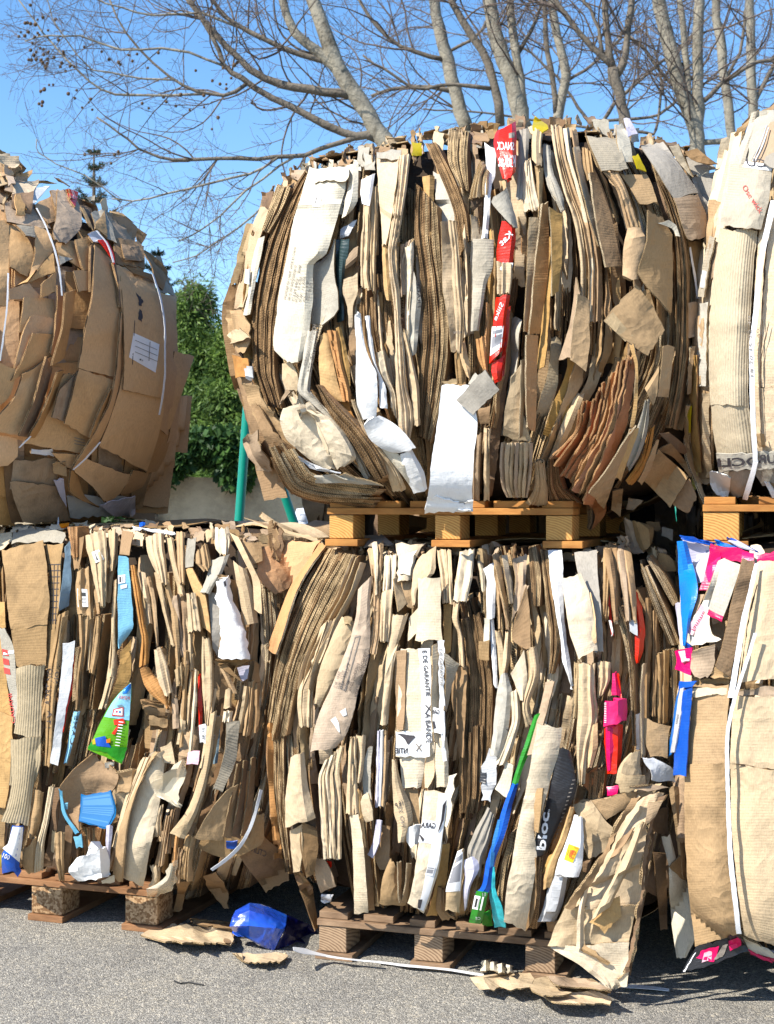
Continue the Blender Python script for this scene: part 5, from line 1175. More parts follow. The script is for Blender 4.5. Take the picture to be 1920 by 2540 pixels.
S([(1000, 170, 1045, 170), (985, 280, 1045, 280), (985, 370, 1005, 370)], 'lite', off=.09, tint=.7)
S([(1060, 60, 1120, 60), (1050, 200, 1130, 200), (1055, 360, 1130, 370)], 'cream', off=.085, bul=.012, tint=.7, waves=.002, nwave=6)
S([(870, 380, 950, 370), (900, 480, 955, 500), (930, 600, 960, 600)], 'kraft', off=.08, tint=.5)
S([(880, 600, 965, 590), (875, 680, 955, 680), (905, 725, 940, 700)], 'white', off=0.095, bul=.01, tint=.6, name='paper_sheet')
gs = S([(985, 388, 1130, 398), (968, 560, 1105, 575), (935, 800, 1075, 820), (905, 1000, 1020, 1010), (882, 1062, 985, 1105)], 'cream', off=0.125, bul=.008, tint=.75, kink=.004)
gw = decal(gs, [(1070, 400, 1128, 400), (1050, 600, 1100, 600), (1010, 800, 1070, 810), (970, 1000, 1015, 1005), (945, 1080, 980, 1100)], 'inkwhite', 'printed_tape')
gb = decal(gs, [(975, 555, 1098, 575), (950, 690, 1085, 705)], 'inkwhite', 'printed_tape', lift=.0018)
print_text(gs, 'GARA', (1050, 610), (-86, -6), (4, -34), 'ink', bold=.02, lift=.0035)
decal(gs, [(955, 650, 962, 645), (975, 690, 985, 670)], 'ink', 'printed_mark', lift=.0035, step=4); decal(gs, [(1095, 470, 1118, 440), (1085, 560, 1100, 560), (1062, 640, 1080, 610)], 'ink', 'torn_patch', lift=.0035, step=4)
decal(gs, [(950, 1030, 975, 1030), (945, 1080, 962, 1085)], 'ink', 'torn_patch', lift=.0035, step=4); decal(gs, [(1005, 830, 1050, 835), (990, 885, 1035, 890)], 'lines', 'small_print', lift=.003)
S([(1130, 300, 1175, 280), (1100, 450, 1150, 440), (1085, 600, 1125, 600)], 'pale', off=.12, crum=.012, tint=.6, jag=4)
S([(785, 795, 832, 855), (740, 900, 835, 900), (715, 1062, 882, 1062)], 'kraft', off=0.10, bul=.014, tilt=.01, tint=.4)
S([(830, 810, 850, 800), (832, 1000, 850, 1000), (840, 1050, 880, 1042)], 'kraft', off=.12, tilt=.02, edge='e_pale', tint=.5); S([(885, 815, 912, 815), (872, 960, 895, 960), (850, 1050, 880, 1045)], 'kraft', off=.12, tilt=.02, edge='e_pale', tint=.5)
S([(1085, 700, 1135, 700), (1060, 900, 1120, 900), (1000, 1130, 1060, 1130)], 'gold', off=.085, tilt=.02, tint=.3)
S([(1060, 960, 1110, 970), (1050, 1080, 1120, 1090), (1090, 1150, 1180, 1140)], 'tan', off=.085, bul=.02, name=FP, tint=.4, close=.02)
wl = S([(1185, 740, 1215, 722), (1150, 840, 1225, 730), (1120, 960, 1205, 950), (1110, 1085, 1195, 1110)], 'lite', off=0.115, bul=.012, tint=.4)
decal(wl, [(1182, 745, 1212, 730), (1150, 845, 1212, 800), (1115, 960, 1200, 950), (1112, 985, 1198, 980)], 'lines', 'printed_label')
S([(1215, 800, 1290, 770), (1225, 880, 1310, 830), (1215, 1000, 1260, 960), (1220, 1090, 1240, 1080)], 'lilac', off=.105, bul=.012, tint=.7, crum=.006, name='paper_sheet')
S([(1362, 490, 1402, 545), (1280, 640, 1378, 680), (1240, 760, 1330, 800), (1260, 880, 1320, 900)], 'grey', off=0.09, bul=.02, tint=.7, name=FP)
S([(1360, 140, 1400, 140), (1330, 260, 1420, 240), (1330, 440, 1380, 450)], 'silver', off=.06, crum=.012, name='plastic_bag', jag=4)
S([(1470, 210, 1510, 240), (1440, 300, 1505, 290), (1400, 380, 1480, 430)], 'pale', off=0.07, tint=.6, crum=.008)
S([(1320, 250, 1355, 245), (1310, 330, 1345, 340)], 'black', off=.06, tint=.3, name='plastic_piece')
S([(1635, -60, 1675, -80), (1575, 120, 1625, 110), (1530, 260, 1565, 260), (1505, 345, 1540, 352)], 'green', off=0.115, bul=.006, tint=.7, name='toy_carton', label='long narrow carton, green above and blue below')
S([(1505, 345, 1540, 350), (1455, 470, 1512, 450), (1405, 640, 1472, 620), (1355, 800, 1405, 795), (1320, 960, 1382, 955), (1290, 985, 1365, 992)], 'blue', off=0.12, bul=.012, tint=.8, name='toy_carton')
gc = S([(1292, 980, 1362, 992), (1270, 1080, 1345, 1090), (1250, 1165, 1320, 1175)], 'green', off=0.125, bul=.01, tint=.7, name='toy_carton', ragged=1)
decal(gc, [(1284, 1005, 1340, 1015), (1268, 1085, 1322, 1095)], 'barcode', 'barcode_label'); print_text(gc, '01', (1350, 1010), (-22, 2), (2, -22), 'inkwhite'); print_text(gc, 'CE', (1318, 1150), (-30, 0), (0, -16), 'inkwhite')
S([(1330, 1110, 1380, 1090), (1330, 1180, 1390, 1190)], 'green', off=.10, tilt=.03, tint=.3, name='toy_carton')
S([(1382, 850, 1402, 835), (1370, 960, 1405, 950), (1385, 1100, 1450, 1090), (1400, 1192, 1470, 1200)], 'cyan', off=0.11, tilt=-.02, bul=.01, tint=.7, name='toy_carton')
S([(1420, 560, 1440, 555), (1385, 700, 1412, 695), (1375, 840, 1392, 840)], 'midblue', off=.13, tint=.8, name='toy_carton')
crop('K')
stack([(268, 470, 310, 440), (215, 700, 250, 700), (205, 850, 235, 870)], 3, ('brown', 'tan'), 'e_tan', off=.10, pile=p)
S([(415, -108, 545, -100), (390, 20, 530, 20), (360, 200, 478, 200), (330, 335, 445, 335), (310, 425, 398, 462), (280, 600, 412, 590), (252, 750, 388, 750), (235, 932, 352, 987)], 'cream', off=0.14, bul=.008, tilt=.015, tint=.7, kink=.006, waves=.0015, nwave=30, label='long upright cream carton panel')
S([(395, 230, 445, 220), (390, 400, 425, 400), (395, 455, 420, 460)], 'kraft', off=.152, tilt=-.02, tint=.4)
stack([(420, 590, 440, 590), (400, 850, 425, 850), (370, 970, 410, 975)], 2, ('brown',), 'e_brown', off=.11, pile=p)
S([(355, 590, 405, 590), (375, 800, 410, 780), (350, 985, 380, 940)], 'tan', off=.12, tilt=-.03, tint=.4)
bk = S([(528, 15, 590, 20), (490, 160, 622, 220), (455, 330, 585, 320), (412, 450, 535, 410), (388, 575, 458, 580)], 'black', off=0.115, bul=.012, tilt=.01, tint=.7, name='glossy_carton', label='glossy black printed carton')
print_text(bk, 'bloc', (455, 555), (22, -200), (-46, -4), 'inkwhite', bold=.03)
print_text(bk, 'o', (478, 352), (4, -14), (-14, -2), 'inkwhite')
for k in range(16):
    y = 180 + k * 22; decal(bk, [(600 - k * 6.5, y, 616 - k * 7, y - 2), (599 - k * 6.5, y + 6, 615 - k * 7, y + 4)], 'inkgrey', 'printed_lines', step=8)
wsx = S([(612, 370, 655, 378), (565, 520, 662, 520), (522, 620, 655, 632), (508, 682, 632, 697)], 'white', off=0.14, bul=.01, tint=.9, kink=.004, edge='white')
decal(wsx, [(580, 520, 637, 542), (555, 605, 602, 622)], 'yellowtag', 'price_sticker', label='yellow price sticker')
print_text(wsx, '1.95 E', (632, 545), (-28, 60), (-26, -8), 'inkred', lift=.004)
S([(485, 690, 572, 702), (445, 850, 545, 850), (415, 935, 510, 930)], 'silver', off=0.115, bul=.03, crum=.01, tint=.6, name='plastic_bag', kink=.012, close=.02)
S([(585, 330, 612, 330), (535, 480, 585, 470), (450, 700, 525, 620), (445, 762, 495, 752)], 'gold', off=.12, bul=.012, name=FP, tint=.6)
S([(470, 580, 520, 560), (440, 680, 470, 660)], 'gold', off=.11, bul=.01, name=FP)
S([(650, 600, 700, 610), (655, 670, 690, 670)], 'brown', off=.08)
S([(460, 940, 530, 930), (470, 985, 500, 985)], 'tan', off=.10, crum=.01)
crop('J')
S([(372, 152, 448, 145), (382, 300, 458, 300), (410, 480, 460, 480), (438, 650, 475, 650), (452, 780, 495, 780), (490, 900, 515, 960)], 'white', off=0.075, bul=.016, tint=.7, name=FP, label='white folded strip running down the right half', close=.02)
S([(522, 168, 652, 150), (550, 330, 658, 300), (568, 390, 665, 400), (630, 560, 680, 540), (640, 740, 690, 730)], 'grey', off=0.075, tint=.95, tilt=-.01, edge='e_tan')
S([(452, 312, 562, 290), (468, 450, 605, 390), (490, 600, 642, 600), (545, 780, 655, 720)], 'cream', off=0.105, bul=.012, tint=.7, crum=.004, waves=.0015, nwave=9)
S([(580, 400, 615, 395), (600, 560, 645, 560), (630, 700, 650, 690)], 'gold', off=.108, tint=.95)
stack([(255, 130, 300, 120), (270, 330, 330, 330), (280, 470, 320, 470)], 4, ('brown', 'tan'), ['e_tan', 'e_brown'], off=.065, pile=p)
stack([(325, 150, 370, 150), (350, 400, 420, 400), (380, 700, 440, 700), (375, 860, 400, 860)], 6, ('tan', 'brown'), ['e_tan', 'e_brown'], off=.06, pile=p)
S([(165, 200, 250, 170), (185, 330, 240, 340), (160, 560, 260, 360)], 'mauve', off=.07, crum=.01, tint=.5)
S([(55, 180, 90, 170), (90, 340, 115, 330), (120, 460, 150, 600)], 'kraft', off=.08, tilt=.03, tint=.6); S([(108, 185, 135, 180), (130, 330, 150, 330), (150, 455, 165, 460)], 'cream', off=.09, tilt=.02, tint=.6)
S([(195, 510, 245, 360), (160, 660, 270, 600), (220, 710, 270, 720)], 'tan', off=.09, tint=.5)
S([(155, 860, 230, 730), (180, 930, 250, 900), (210, 1020, 235, 1010)], 'cream', off=.085, bul=.014, name=FP, tint=.6, crum=.008)
S([(255, 720, 300, 700), (265, 850, 320, 850), (220, 1060, 260, 1060), (240, 1180, 300, 1150)], 'lite', off=.085, bul=.014, name=FP, tint=.5, crum=.006)
S([(355, 905, 405, 905), (320, 1080, 360, 1080), (250, 1330, 300, 1330)], 'mauve', off=.13, tilt=-.02, tint=.5)
S([(520, 800, 565, 800), (520, 950, 555, 950), (510, 1120, 535, 1120)], 'lite', off=.075, bul=.01, name=FP)
S([(545, 800, 645, 800), (545, 950, 642, 950), (540, 1100, 660, 1110), (532, 1300, 605, 1300), (545, 1500, 570, 1500)], 'lite', off=0.095, bul=.018, tint=.65, name=FP, close=.03)
S([(610, 1180, 655, 1140), (600, 1300, 655, 1280), (590, 1410, 620, 1400)], 'gold', off=.10, bul=.01, name=FP, tint=.9)
S([(650, 782, 732, 790), (655, 900, 730, 880), (648, 1010, 690, 980)], 'lite', off=.085, bul=.014, name=FP, tint=.5, crum=.006)
S([(706, 400, 722, 380), (722, 520, 738, 520), (735, 640, 747, 642)], 'red', off=.06, tint=.6, name='plastic_piece'); S([(720, 560, 735, 560), (738, 640, 745, 642)], 'white', off=.065, name='plastic_piece')
for k, (x, dx, mt) in enumerate([(692, -6, 'kraft'), (730, 20, 'tan'), (765, 35, 'mauve'), (800, 40, 'kraft'), (690, 40, 'tan')]):
    S([(x, 115 + 8 * k, x + 45, 105 + 8 * k), (x + dx * .4, 250, x + dx * .4 + 45, 240), (x + dx, 400, x + dx + 38, 400), (x + dx * 1.4, 560, x + dx * 1.4 + 26, 560)], mt, off=.07 + .012 * k, bul=.016, crum=.014, kink=.014, name=FP, tint=rng.uniform(.3, .7), close=.02, edge='e_pale')
for k in range(3):
    S([(770 + 20 * k, 70, 790 + 22 * k, 66), (785 + 18 * k, 130, 800 + 20 * k, 128)], 'mauve', off=.03 + .02 * k, crum=.012, jag=4, tint=.5)
stack([(745, 480, 800, 480), (790, 620, 840, 620), (830, 800, 865, 800), (850, 1100, 875, 1100), (860, 1280, 875, 1280)], 5, ('tan', 'kraft'), ['e_tan', 'e_pale'], off=.08, pile=p)
rdp = S([(832, 290, 848, 320), (850, 430, 902, 450), (868, 600, 928, 600), (868, 700, 920, 730), (878, 800, 890, 805)], 'red', off=0.09, bul=.014, tint=.7, name='plastic_bag', kink=.012, label='bright red plastic hanging between the sheets', jag=2)
S([(835, 560, 880, 540), (840, 620, 885, 640)], 'silver', off=.11, crum=.01, name='plastic_bag')
S([(742, 860, 768, 850), (735, 985, 795, 990)], 'pink', off=.085, bul=.01, tint=.5, name='pink_carton'); S([(765, 860, 775, 870), (780, 1000, 795, 1010)], 'red', off=.09, tint=.6, name='plastic_piece')
pk = S([(695, 1022, 822, 1015), (692, 1090, 825, 1080), (688, 1168, 822, 1125)], 'pink', off=0.115, bul=.03, tint=.9, name='pink_carton', label='hot pink crushed carton', close=.03, kink=.006)
S([(692, 1168, 800, 1150), (698, 1300, 795, 1300), (712, 1445, 782, 1425)], 'red', off=0.10, bul=.02, tint=.8, name='pink_carton', close=.02)
S([(700, 1170, 752, 1160), (704, 1300, 750, 1300), (714, 1430, 745, 1420)], 'pink', off=.112, bul=.01, tint=.5, name='pink_carton')
for k in range(12): decal(pk, [(694, 1030 + k * 10, 706, 1029 + k * 10), (694, 1033 + k * 10, 706, 1032 + k * 10)], 'inkwhite', 'printed_lines', step=9)
stack([(935, 195, 960, 185), (1010, 330, 1060, 320), (1090, 470, 1125, 450)], 4, ('tan', 'kraft'), 'e_pale', off=.11, pile=p, thick=.1)
stack([(905, 260, 940, 240), (980, 480, 1030, 440), (1070, 700, 1130, 690)], 5, ('tan', 'brown'), ['e_tan', 'e_pale'], off=.09, pile=p, thick=.1)
stack([(1070, 720, 1110, 715), (1085, 1000, 1110, 1000), (1080, 1140, 1105, 1140)], 3, ('kraft',), 'e_pale', off=.09, pile=p)
S([(930, 425, 965, 420), (930, 700, 965, 700), (925, 900, 955, 900), (925, 1150, 950, 1150)], 'tan', off=.07, bul=.01, tint=.3, name=FP)
S([(970, 500, 1010, 500), (970, 750, 1010, 750), (965, 1110, 1000, 1110)], 'tan', off=.06, bul=.012, tint=.4, name=FP)
S([(995, 760, 1075, 715), (1000, 830, 1070, 820), (1000, 1000, 1062, 1000), (1000, 1140, 1060, 1140)], 'kraft', off=.08, bul=.02, tint=.3, name=FP, close=.03)
S([(918, 810, 935, 805), (905, 1000, 925, 1000), (915, 1350, 930, 1350)], 'lite', off=.11, tilt=.02, edge='e_pale', tint=.5)
S([(870, 1095, 915, 1090), (872, 1200, 915, 1200), (880, 1300, 912, 1300)], 'white', off=.07, tint=.8, bul=.006); 
S([(922, 1118, 1080, 1155), (930, 1250, 1062, 1250), (962, 1335, 1060, 1352)], 'kraft', off=.12, tint=.5, tilt=-.02)
S([(840, 1320, 905, 1298), (782, 1392, 900, 1370), (765, 1455, 912, 1450), (760, 1500, 920, 1500)], 'lite', off=.13, bul=.02, tint=.5, name=FP, crum=.006, close=.02)
crop('K')
S([(838, 150, 985, 150), (845, 200, 990, 195), (855, 252, 985, 222)], 'lite', off=.15, bul=.02, tint=.4, waves=.003, nwave=4, name=FP)
S([(975, 72, 1030, 62), (1005, 120, 1132, 128), (1035, 195, 1155, 190)], 'white', off=.15, crum=.014, tint=.5, name='paper_sheet', jag=5)
S([(640, 180, 690, 140), (690, 250, 740, 100)], 'rust', off=.06, tint=.4); stack([(690, 150, 780, 110), (680, 290, 760, 270)], 6, ('rust', 'brown'), ['e_rust', 'e_brown'], off=.06, pile=p)
S([(780, 215, 845, 210), (790, 262, 840, 262)], 'pink', off=.07, crum=.01, tint=.8, name='pink_carton')
S([(905, 225, 1000, 205), (1000, 240, 1110, 215)], 'mauve', off=.16, tint=.4)
S([(1112, 222, 1196, 212), (1128, 330, 1192, 330), (1150, 470, 1196, 460), (1180, 690, 1202, 700)], 'kraft', off=.14, bul=.012, crum=.006, tint=.5)
S([(1075, 492, 1122, 480), (1112, 650, 1165, 640), (1118, 800, 1235, 800), (1130, 950, 1250, 1010), (1155, 1132, 1205, 1130)], 'pale', off=.13, tilt=-.02, bul=.01, tint=.6, kink=.01, label='pale torn sheet beside the strapped carton')
S([(1115, 650, 1190, 560), (1180, 700, 1225, 720)], 'kraft', off=.15, crum=.01, tint=.4)
S([(1010, 360, 1110, 330), (1020, 450, 1110, 480)], 'brown', off=.08, crum=.012); S([(1030, 560, 1100, 580), (1070, 980, 1105, 970)], 'brown', off=.03, crum=.01)
# crushed tops along the crest
crest([(790, 1372), (900, 1352), (1690, 1362)], 90, rng, ['kraft', 'lite', 'tan', 'mauve', 'cream', 'brown'], off=(-.10, .03))
# dark sheets sagging in the gap to the right, over the crest
crop('S')
S([(580, 1010, 720, 1080), (620, 1200, 900, 1110), (700, 1500, 1000, 1300), (760, 1540, 900, 1500)], 'mauve', off=-.02, bul=.02, tint=.4, label='bent sheet standing in the dark gap')
S([(720, 1080, 830, 1075), (760, 1300, 1010, 1180), (860, 1530, 1000, 1380)], 'kraft', off=0.0, bul=.02, tint=.2)
S([(1130, 1150, 1280, 1180), (1120, 1270, 1270, 1350)], 'grey', off=-.05, tint=.5)
S([(900, 1090, 1090, 1090), (960, 1190, 1110, 1200)], 'tan', off=-.1, crum=.02)
S([(1010, 1480, 1340, 1620), (1050, 1750, 1400, 1783)], 'kraft', off=0.02, bul=.03, tint=.2)
p.build('sheet_edges')
# ------------------------------------------------------------------ lower bale at the left
begin(F_LL, 'lower bale holding a torn green toy carton and white crumpled paper, on chipboard blocks')
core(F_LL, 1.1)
rng = np.random.default_rng(44)
FL = Flow([(0.0, [(-120, 1320), (-120, 1800), (-120, 2180)]), (0.18, [(60, 1330), (60, 1600), (20, 1850), (-20, 2180)]), (0.34, [(190, 1330), (185, 1600), (140, 1850), (70, 2190)]), (0.5, [(320, 1325), (310, 1600), (260, 1850), (190, 2195)]), (0.66, [(450, 1325), (450, 1600), (420, 1850), (330, 2210)]), (0.82, [(570, 1325), (590, 1600), (550, 1850), (460, 2230)]), (1.0, [(700, 1330), (730, 1600), (700, 1900), (620, 2200)])])
side_sheets(F_LL, 1.05, rng, ('right', 'top', 'left'), 14)
fill(FL, rng, 320, 170, [('kraft', 7), ('lite', 3), ('tan', 5), ('cream', .6), ('brown', 3), ('gold', 1), ('mauve', 1)], [('e_brown', 3), ('e_tan', 3), ('e_pale', 2)], width=(10, 32))
p = Pile()
crop('F')
S([(-60, 110, 70, 100), (-60, 260, 80, 170)], 'cream', off=.03, tint=.5)
S([(85, 75, 110, 52), (80, 130, 430, 120), (75, 175, 400, 170)], 'greyw', off=.03, tint=.2, ow=[-.06, 0, 0.02])
S([(8, 215, 280, 165), (28, 350, 302, 330), (45, 560, 318, 560), (70, 742, 306, 692)], 'kraft', off=.085, bul=.008, tint=.35, kink=.003, crum=.002, label='broad plain kraft panel with one crease')
S([(70, 742, 306, 692), (90, 860, 300, 860), (108, 975, 296, 962)], 'kraft', off=.085, tilt=.01, tint=.3, kink=.003)
rb_ = S([(105, 975, 292, 960), (110, 1200, 272, 1200), (92, 1410, 262, 1450)], 'ribbed', off=.095, bul=.008, tilt=.02, tint=.35, kink=.006)
S([(70, 1448, 265, 1440), (70, 1600, 262, 1600), (55, 1750, 215, 1760)], 'ribbed', off=.10, tilt=.02, tint=.3)
crop('G')
S([(58, 188, 232, 182), (68, 400, 195, 400), (42, 560, 175, 560), (5, 650, 160, 668)], 'ribbed', off=.105, tilt=.02, bul=.01, tint=.3)
crop('F')
gr = S([(285, 180, 412, 175), (308, 320, 392, 310), (318, 500, 388, 500), (312, 700, 362, 700), (300, 920, 350, 900), (290, 1000, 330, 990)], 'kraft', off=.07, tilt=-.02, tint=.25)
for k in range(10): decal(gr, [(312, 312 + k * 40, 392 - k * 3, 310 + k * 40), (312, 317 + k * 40, 392 - k * 3, 315 + k * 40)], 'ink', 'printed_grid', step=8)
for k in range(3): decal(gr, [(325 + k * 24, 312, 329 + k * 24, 312), (325 + k * 15, 700, 329 + k * 15, 700)], 'ink', 'printed_grid', step=10)
S([(428, 195, 455, 150), (405, 400, 462, 400), (375, 622, 445, 585)], 'slate', off=.075, tilt=.02, tint=.5, name='plastic_sheet')
cd = S([(-10, 720, 30, 730), (10, 870, 92, 868), (45, 1060, 105, 1080), (75, 1200, 120, 1200), (95, 1360, 112, 1345)], 'greyw', off=.07, tint=.4)
print_text(cd, 'CADANI', (100, 1340), (-25, -190), (-26, 5), 'inkred')
for k in range(3): decal(cd, [(12 + k * 6, 860 + k * 60, 50 + k * 6, 870 + k * 60), (16 + k * 6, 900 + k * 60, 56 + k * 6, 908 + k * 60)], 'inkred', 'printed_square', step=12)
decal(cd, [(20, 880, 92, 868), (22, 900, 90, 890)], 'inkwhite', 'tape_strip')
S([(-60, 560, 30, 560), (-60, 1000, 40, 1000), (-60, 1250, 70, 1250), (-40, 1420, 95, 1400)], 'gold', off=.05, tint=.4)
crop('G'); S([(-60, 30, 75, 60), (-60, 400, 55, 400), (-60, 580, 30, 575)], 'gold', off=.055, tint=.5)
S([(-40, 580, 30, 580), (-40, 900, 20, 900)], 'kraft', off=.03, tint=.3)
crop('F')
stack([(300, 750, 320, 750), (280, 1000, 300, 1000)], 2, ('kraft',), 'e_tan', off=.05, pile=p)
n1_ = S([(368, 640, 445, 615), (350, 800, 412, 800), (312, 1000, 382, 1000), (300, 1250, 352, 1250), (290, 1500, 342, 1500), (280, 1620, 330, 1620)], 'kraft', off=.085, tilt=-.01, tint=.3, bul=.008, name=FP)
print_text(n1_, 'ADRT NO.', (322, 1230), (20, -250), (-34, -6), 'ink'); print_text(n1_, 'NO. 8.Z', (345, 1080), (30, -170), (26, 4), 'ink'); print_text(n1_, 'TA', (300, 1350), (8, -90), (30, 2), 'ink')
S([(405, 660, 440, 640), (380, 860, 420, 860), (365, 990, 395, 990)], 'lite', off=.09, tilt=.02, tint=.3)
nb = S([(408, 825, 485, 812), (398, 1000, 470, 1000), (365, 1300, 422, 1300), (340, 1480, 395, 1480), (322, 1600, 376, 1612)], 'white', off=.10, tilt=.01, tint=.6, name='white_carton', waves=.0015, nwave=26, edge='white', label='narrow white ribbed carton')
S([(472, 890, 488, 900), (458, 1100, 475, 1120), (428, 1240, 445, 1220), (405, 1400, 412, 1400)], 'red', off=.08, tint=.5, name='red_strip')
sl = S([(478, 1270, 522, 1265), (455, 1400, 490, 1400), (435, 1520, 462, 1520), (418, 1600, 440, 1600)], 'lblue', off=.075, bul=.008, tint=.9, name='glossy_carton')
print_text(sl, 'CAME', (450, 1480), (35, -190), (24, 4), 'ink', bold=.01)
for (rows, mt, o_) in [([(500, 360, 582, 330), (490, 500, 592, 520), (505, 640, 600, 660)], 'kraft', .075), ([(505, 640, 600, 660), (520, 850, 572, 850), (500, 1050, 540, 1050), (490, 1252, 532, 1250)], 'kraft', .07), ([(575, 380, 600, 380), (575, 700, 605, 700), (560, 1000, 590, 1000)], 'lite', .06)]:
    q = S(rows, mt, off=o_, bul=.02, tilt=.01, name=FP, tint=.45, close=.02)
    if rows[0][0] == 500 and mt == 'kraft': decal(q, [(500, 470, 565, 475), (505, 590, 572, 588)], 'barcode_v', 'barcode_label')
stack([(490, 850, 525, 850), (475, 1060, 500, 1060), (470, 1200, 490, 1190)], 3, ('tan',), 'e_tan', off=.085, pile=p)
S([(445, 170, 545, 130), (470, 260, 530, 250), (480, 350, 510, 340)], 'tan', off=.06, crum=.01, tint=.4)
stack([(438, 75, 500, 70), (455, 170, 500, 170), (470, 270, 500, 270)], 4, ('orange', 'tan'), 'e_rust', off=.075, pile=p)
cv = S([(552, 130, 680, 85), (560, 200, 692, 190), (580, 290, 698, 290), (605, 420, 692, 420), (640, 560, 682, 590)], 'lite', off=.095, bul=.03, tint=.5, name=FP, waves=.003, nwave=8, close=.03)
decal(cv, [(595, 235, 640, 218), (620, 305, 675, 280)], 'barcode', 'barcode_label')
S([(700, 100, 752, 90), (705, 250, 748, 250), (710, 360, 735, 355)], 'lite', off=.08, bul=.014, tint=.4, name=FP)
S([(740, 110, 770, 110), (740, 260, 765, 260), (690, 420, 730, 420), (690, 560, 720, 560)], 'kraft', off=.06, bul=.01, name=FP)
S([(790, 100, 872, 108), (782, 180, 850, 180), (775, 255, 838, 258)], 'tan', off=.075, tint=.6)
lb_ = S([(768, 258, 832, 262), (763, 400, 842, 400), (763, 600, 858, 600), (765, 760, 866, 705), (772, 862, 790, 835)], 'lblue', off=.095, tilt=.02, tint=.7, name='light_blue_panel', label='pale blue pointed panel', kink=.004)
decal(lb_, [(764, 385, 812, 378), (766, 440, 812, 432)], 'barcode', 'barcode_label'); decal(lb_, [(780, 450, 822, 440), (782, 474, 822, 464)], 'inkwhite', 'paper_label')
S([(735, 420, 765, 420), (722, 730, 752, 750), (698, 1000, 762, 1000), (690, 1050, 750, 1050)], 'lite', off=.075, bul=.016, name=FP, tint=.5)
S([(690, 1045, 752, 1045), (660, 1180, 705, 1190), (632, 1255, 692, 1258)], 'lite', off=.075, bul=.016, name=FP, tint=.5)
S([(780, 880, 850, 800), (770, 1000, 850, 1000), (690, 1240, 740, 1240)], 'gold', off=.07, tilt=.02, tint=.3)
stack([(620, 640, 680, 640), (600, 900, 640, 900), (560, 1250, 600, 1250)], 5, ('tan', 'brown'), ['e_tan', 'e_brown'], off=.06, pile=p)
S([(620, 660, 655, 660), (590, 900, 640, 880), (575, 1020, 610, 1030)], 'kraft', off=.075, bul=.012, name=FP, tint=.4)
S([(845, 320, 882, 330), (868, 500, 912, 500), (900, 700, 940, 700), (915, 800, 962, 800), (902, 972, 962, 962)], 'orange', off=.09, bul=.012, name=FP, tint=.4, close=.02)
S([(908, 990, 968, 975), (930, 1080, 1010, 1040), (985, 1160, 1060, 1110), (1068, 1222, 1102, 1242)], 'orange', off=.09, bul=.014, name=FP, tint=.5, close=.02)
S([(945, 135, 1062, 108), (955, 220, 1065, 210), (985, 310, 1082, 310), (1020, 390, 1088, 455)], 'lite', off=.095, bul=.035, tint=.6, name=FP, waves=.003, nwave=9, close=.03)
for (x0, y0, x1, y1, x2, y2, w_, mt) in [(1070, 140, 1100, 300, 1170, 520, 52, 'lite'), (1140, 110, 1145, 260, 1160, 440, 58, 'kraft'), (900, 370, 930, 520, 960, 700, 40, 'lite'), (945, 400, 985, 600, 1010, 850, 30, 'kraft'), (1000, 370, 1040, 560, 1110, 830, 42, 'lite'), (1060, 440, 1110, 650, 1150, 1090, 40, 'kraft'), (1095, 530, 1120, 700, 1165, 900, 60, 'mauve'), (870, 400, 905, 560, 930, 700, 26, 'tan'), (1170, 520, 1180, 760, 1200, 960, 34, 'tan'), (1190, 640, 1220, 800, 1225, 1000, 30, 'lite')]:
    S([(x0, y0, x0 + w_, y0 - 6), (x1, y1, x1 + w_ * .95, y1), (x2, y2, x2 + w_ * .7, y2)], mt, off=rng.uniform(.065, .085), bul=.016, name=FP, tint=rng.uniform(.3, .7), kink=.012, waves=.0015, nwave=8, close=.02)
S([(1000, 870, 1042, 850), (1010, 1000, 1085, 960), (1060, 1172, 1118, 1150)], 'lite', off=.10, bul=.012, tint=.7, name=FP, waves=.002, nwave=9)
S([(1130, 1000, 1180, 950), (1140, 1110, 1185, 1100)], 'lite', off=.09, bul=.015, name=FP)
S([(1208, 500, 1272, 500), (1215, 620, 1290, 620), (1222, 752, 1308, 740)], 'lite', off=.10, bul=.02, tint=.6, name=FP, close=.03)
S([(1200, 340, 1245, 335), (1270, 560, 1335, 535), (1310, 720, 1362, 760)], 'gold', off=.09, tilt=-.02, tint=.6)
S([(1215, 150, 1270, 140), (1200, 250, 1260, 240), (1200, 340, 1250, 320)], 'greyw', off=.08, tint=.2)
S([(1270, 220, 1340, 170), (1265, 300, 1370, 320), (1320, 360, 1360, 340)], 'kraft', off=.10, bul=.025, name=FP, tint=.5, close=.02)
S([(1310, 790, 1358, 785), (1308, 950, 1382, 950), (1312, 1100, 1385, 1100), (1330, 1355, 1352, 1362)], 'lite', off=.095, bul=.018, tint=.5, name=FP, waves=.003, nwave=8, close=.02)
S([(1330, 90, 1400, 85), (1340, 160, 1400, 150)], 'lite', off=.05, bul=.02, name=FP, waves=.003, nwave=3); S([(1395, 85, 1480, 80), (1390, 180, 1500, 160), (1420, 250, 1480, 240)], 'cream', off=.08, bul=.03, name=FP, tint=.7, close=.03)
S([(1360, 300, 1490, 240), (1340, 400, 1460, 330), (1300, 490, 1360, 500)], 'greyw', off=.095, crum=.008, tint=.4, bul=.014)
S([(1350, 490, 1425, 500), (1372, 750, 1432, 750), (1378, 850, 1412, 905)], 'grey', off=.085, tint=.8)
wc_ = S([(1405, 430, 1490, 395), (1398, 545, 1500, 500), (1425, 610, 1540, 600), (1432, 800, 1595, 760), (1412, 920, 1622, 935)], 'white', off=.12, bul=.03, tint=.85, name='white_carton', crum=.006, kink=.008, label='crumpled white carton with a torn lower edge', jag=3, close=.03, edge='white')
